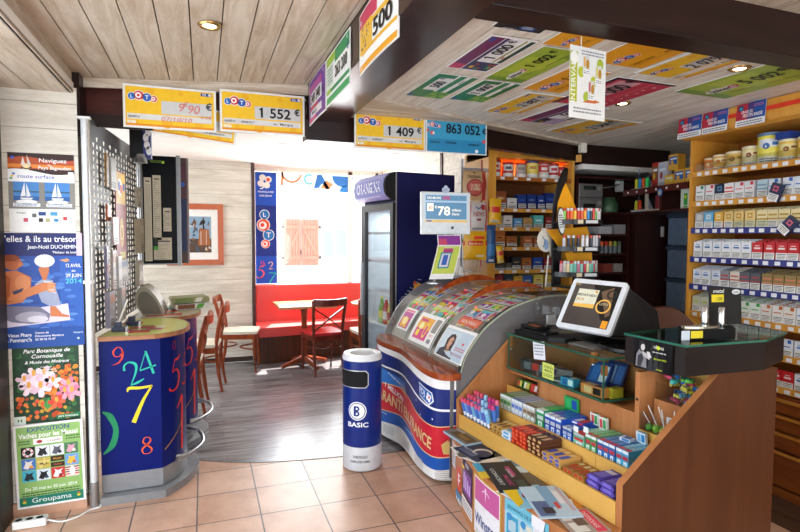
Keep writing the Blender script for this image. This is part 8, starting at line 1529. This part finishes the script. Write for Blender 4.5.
# slanting shelf with tobacco and the sail stands
sf = thing('slanted_shelf', 'dark red wall shelf slanting out towards the tobacco rack', 'shelf', (3.7, 3.5, 1.9))
SA = Vector((3.56, 3.9, 0)); SB_ = Vector((3.41, 3.07, 0)); dS = (SB_-SA).normalized(); nS = Vector((-dS.y, dS.x, 0)); LS = (SB_-SA).length
Ms = frame((SA.x, SA.y, 1.965), dS, nS)       # local x along the edge, y inwards, z up
b = B(Ms); b.box(0, LS, 0, .42, -.03, 0, wood('red_mahogany', '#43130f', '#5c1d17', 0, .4)); b.build('board', sf)
b = B(Ms); b.box(0, LS, -.012, 0, -.045, .006, MATS['red_mahogany']); [b.cbox((.08+.13*k, -.0135, -.02), (.016, .003, .016), PW) for k in range(6)]; b.build('edge', sf)
b = B(Ms); b.box(.0, LS, .38, .42, -.205, -.03, MATS['red_mahogany']); b.box(.47, .50, .02, .38, -.19, -.03, MAH); b.box(.0, LS, .0, .42, -.205, -.19, MAH); b.box(-.29, .0, .2, .42, -.03, -.005, MAH); b.build('bracket', sf)
def on(x, y, z=0): return Ms @ Vector((x, y, z))
def sbox(name, label, cat, x, y, w, h, d, cols, z=.001, rot=0, group=None):
    M = Ms @ Matrix.Translation((x, y, z)) @ Matrix.Rotation(rot, 4, 'Z') @ frame((0, 0, 0), (1, 0, 0), (0, 0, 1)); b = B(M); b.box(-w/2, w/2, 0, h, -d, 0, K(cols[0], .35))
    b.rect(-w*.42, h*.36, w*.42, h*.86, .001, K(cols[1], .35)); b.disc(-w*.1, h*.48, w*.16, .0016, K(cols[2], .35), 12, h*.14); b.rect(-w*.3, h*.66, w*.36, h*.76, .0016, K('#e4ecf4', .35)); b.rect(-w*.4, h*.05, w*.4, h*.22, .001, K(cols[3] if len(cols) > 3 else '#d8d4c8', .35)); return b.build(name, label=label, cat=cat, group=group)
sbox('tobacco_pouch', 'red and brown upright tobacco pouch on the slanted shelf', 'pouch', .29, .1, .085, .22, .03, ['#b8302c', '#8a5a34', '#d8b038', '#8a2a28'])
sbox('tobacco_pouch', 'white upright tobacco pouch with red lettering on the slanted shelf', 'pouch', .40, .09, .11, .21, .03, ['#c8ccd4', '#b8c0d0', '#b03a3c', '#a8b0bc'])
for i, (x, z, lab) in enumerate(((.50, .001, 'orange banded tin box at the outer end of the blue row'), (.62, .001, 'blue and yellow tin box in the middle of the shelf row'), (.74, .001, 'blue and yellow tin box nearest the tobacco rack'), (.545, .118, 'blue and yellow tin box stacked on top of the row'))):
    sbox('tobacco_box', lab, 'tobacco box', x, .08, .105, .125 if i else .095, .07, ['#e0a838', '#2a62b0' if i else '#e8c860', '#e8b048', '#d8b050'], z if i != 3 else .1275, .05, 'blue and yellow tobacco boxes on the slanted shelf')
b = B(Ms @ frame((.53, -.02, -.05), (1, 0, 0), (0, 0, 1))); b.disc(0, 0, .032, 0, K('#2a5a9a')); b.disc(0, 0, .024, .001, K('#8aa8d0')); b.disc(-.004, -.004, .012, .002, K('#d8b878')); b.build('round_tag', label='round blue tag hanging from the slanted shelf edge', cat='tag', solid=.002)
# highlighter like lighters in sail stands
def sail(label, x, y, z, n, cols):
    t = thing('sail_stand', label, 'display stand', on(x, y, z))
    M = Ms @ Matrix.Translation((x, y, z)) @ frame((0, 0, 0), (1, 0, 0), (0, 0, 1)); SG = mat('sail_grey', '#8a98a8', .4); b = B(M); b.box(-.11, .13, 0, .02, -.06, .0, K('#c8d0d8')); b.build('tray', t)
    b = B(M); hh = .2 if n else .145; b.prism([(-.11, .02), (-.10, hh), (-.085, hh), (-.02, .02)], -.062, -.06, SG); b.prism([(.13, .0), (.04, .13), (.05, .0)], -.064, -.062, SG); b.build('sail', t)
    for i, c in enumerate(cols):
        p = M @ Vector((-.075+.05*i, .021, -.03)); l = thing('gas_lighter', '%s long lighter in the %s, %s from its mast' % (hue(c), 'upper sail stand on the slanted shelf' if n else 'lower sail stand under the slanted shelf', ORD[i]), 'lighter', p, 'long lighters in the sail stands')
        b = B(); b.lathe([(.017, 0), (.017, .07), (.010, .085)], K(c, .35), 10, p); b.build('body', l, smooth=40); b = B(); b.lathe([(.009, .0855), (.009, .13)], BLK, 8, p); b.build('nozzle', l, smooth=40)
sail('white sail stand with four bright long lighters on the slanted shelf', .125, .06, .0, 1, ['#d8d83a', '#2a9ad0', '#e85a2a', '#3ad06a'])
sail('pale blue sail stand with two bright lighters below the slanted shelf', .13, .06, -.1895, 0, ['#d8d83a', '#e8502a'])
t = thing('tobacco_tin', 'dark red tobacco tin in the small framed niche under the slanted shelf', 'tin', on(.38, .1, -.19)); p = on(.385, .1, -.1895); b = B(); b.lathe([(.048, 0), (.048, .115)], K('#8a2a34', .35), 20, p); b.build('tin_body', t, smooth=40); b = B(); b.lathe([(.05, .1155), (.05, .13), (.045, .132)], K('#6a2028', .35), 20, p); b.build('lid', t, smooth=40)
b = B(Ms @ frame((.385, .012, -.1895), (1, 0, 0), (0, 0, 1))); [b.box(a, c, e, f, -.02, 0, K('#b8b09c')) for a, c, e, f in ((-.095, -.075, 0, .155), (-.075, .08, 0, .012))]; b.build('niche_frame', label='pale narrow frame strip beside the dark red tin', cat='frame')
b = B(Ms @ frame((.74, .05, -.1895), (1, 0, 0), (0, 0, 1)) @ Matrix.Scale(.45, 4)); b.box(-.12, .12, 0, .34, -.04, 0, K('#d4dccc')); b.rect(-.04, .06, .05, .26, .001, K('#3a9a3a')); b.disc(.0, .2, .03, .002, K('#c8d83a')); b.rect(-.04, .02, .05, .05, .001, K('#5a9a4a')); b.build('green_carton', label='white and green carton at the end of the slanted shelf niche', cat='carton')
# blue storage crates in the passage
for k in range(4):
    z = .55+.31*k; t = thing('storage_crate', 'blue plastic storage crate in the stack in the passage, %s from the top' % ORD[3-k], 'crate', (4.5, 3.95, z), 'stack of blue crates in the passage')
    CRM = mat('crate_blue', '#8298b4', .5); b = B(); b.prism([(4.26, 3.86), (4.56, 3.86), (4.56, 4.07), (4.26, 4.07)], z, z+.26, CRM); b.build('tub', t, bev=.01)
    b = B(); b.box(4.25, 4.57, 3.85, 4.08, z+.265, z+.30, mat('crate_lid', '#4a5c74', .5)); b.build('lid', t)
b = B(); b.box(4.27, 4.55, 3.87, 4.07, 0, .545, K('#4a5c74', .5)); b.build('crate_plinth', label='dark blue block under the crate stack in the passage', cat='crate')
b = B(); b.box(4.28, 4.54, 3.88, 4.06, 1.7815, 1.86, mat('black_bag', '#2a2c30', .6)); b.build('black_bag', label='black bag lying on top of the crate stack', cat='bag', bev=.03)
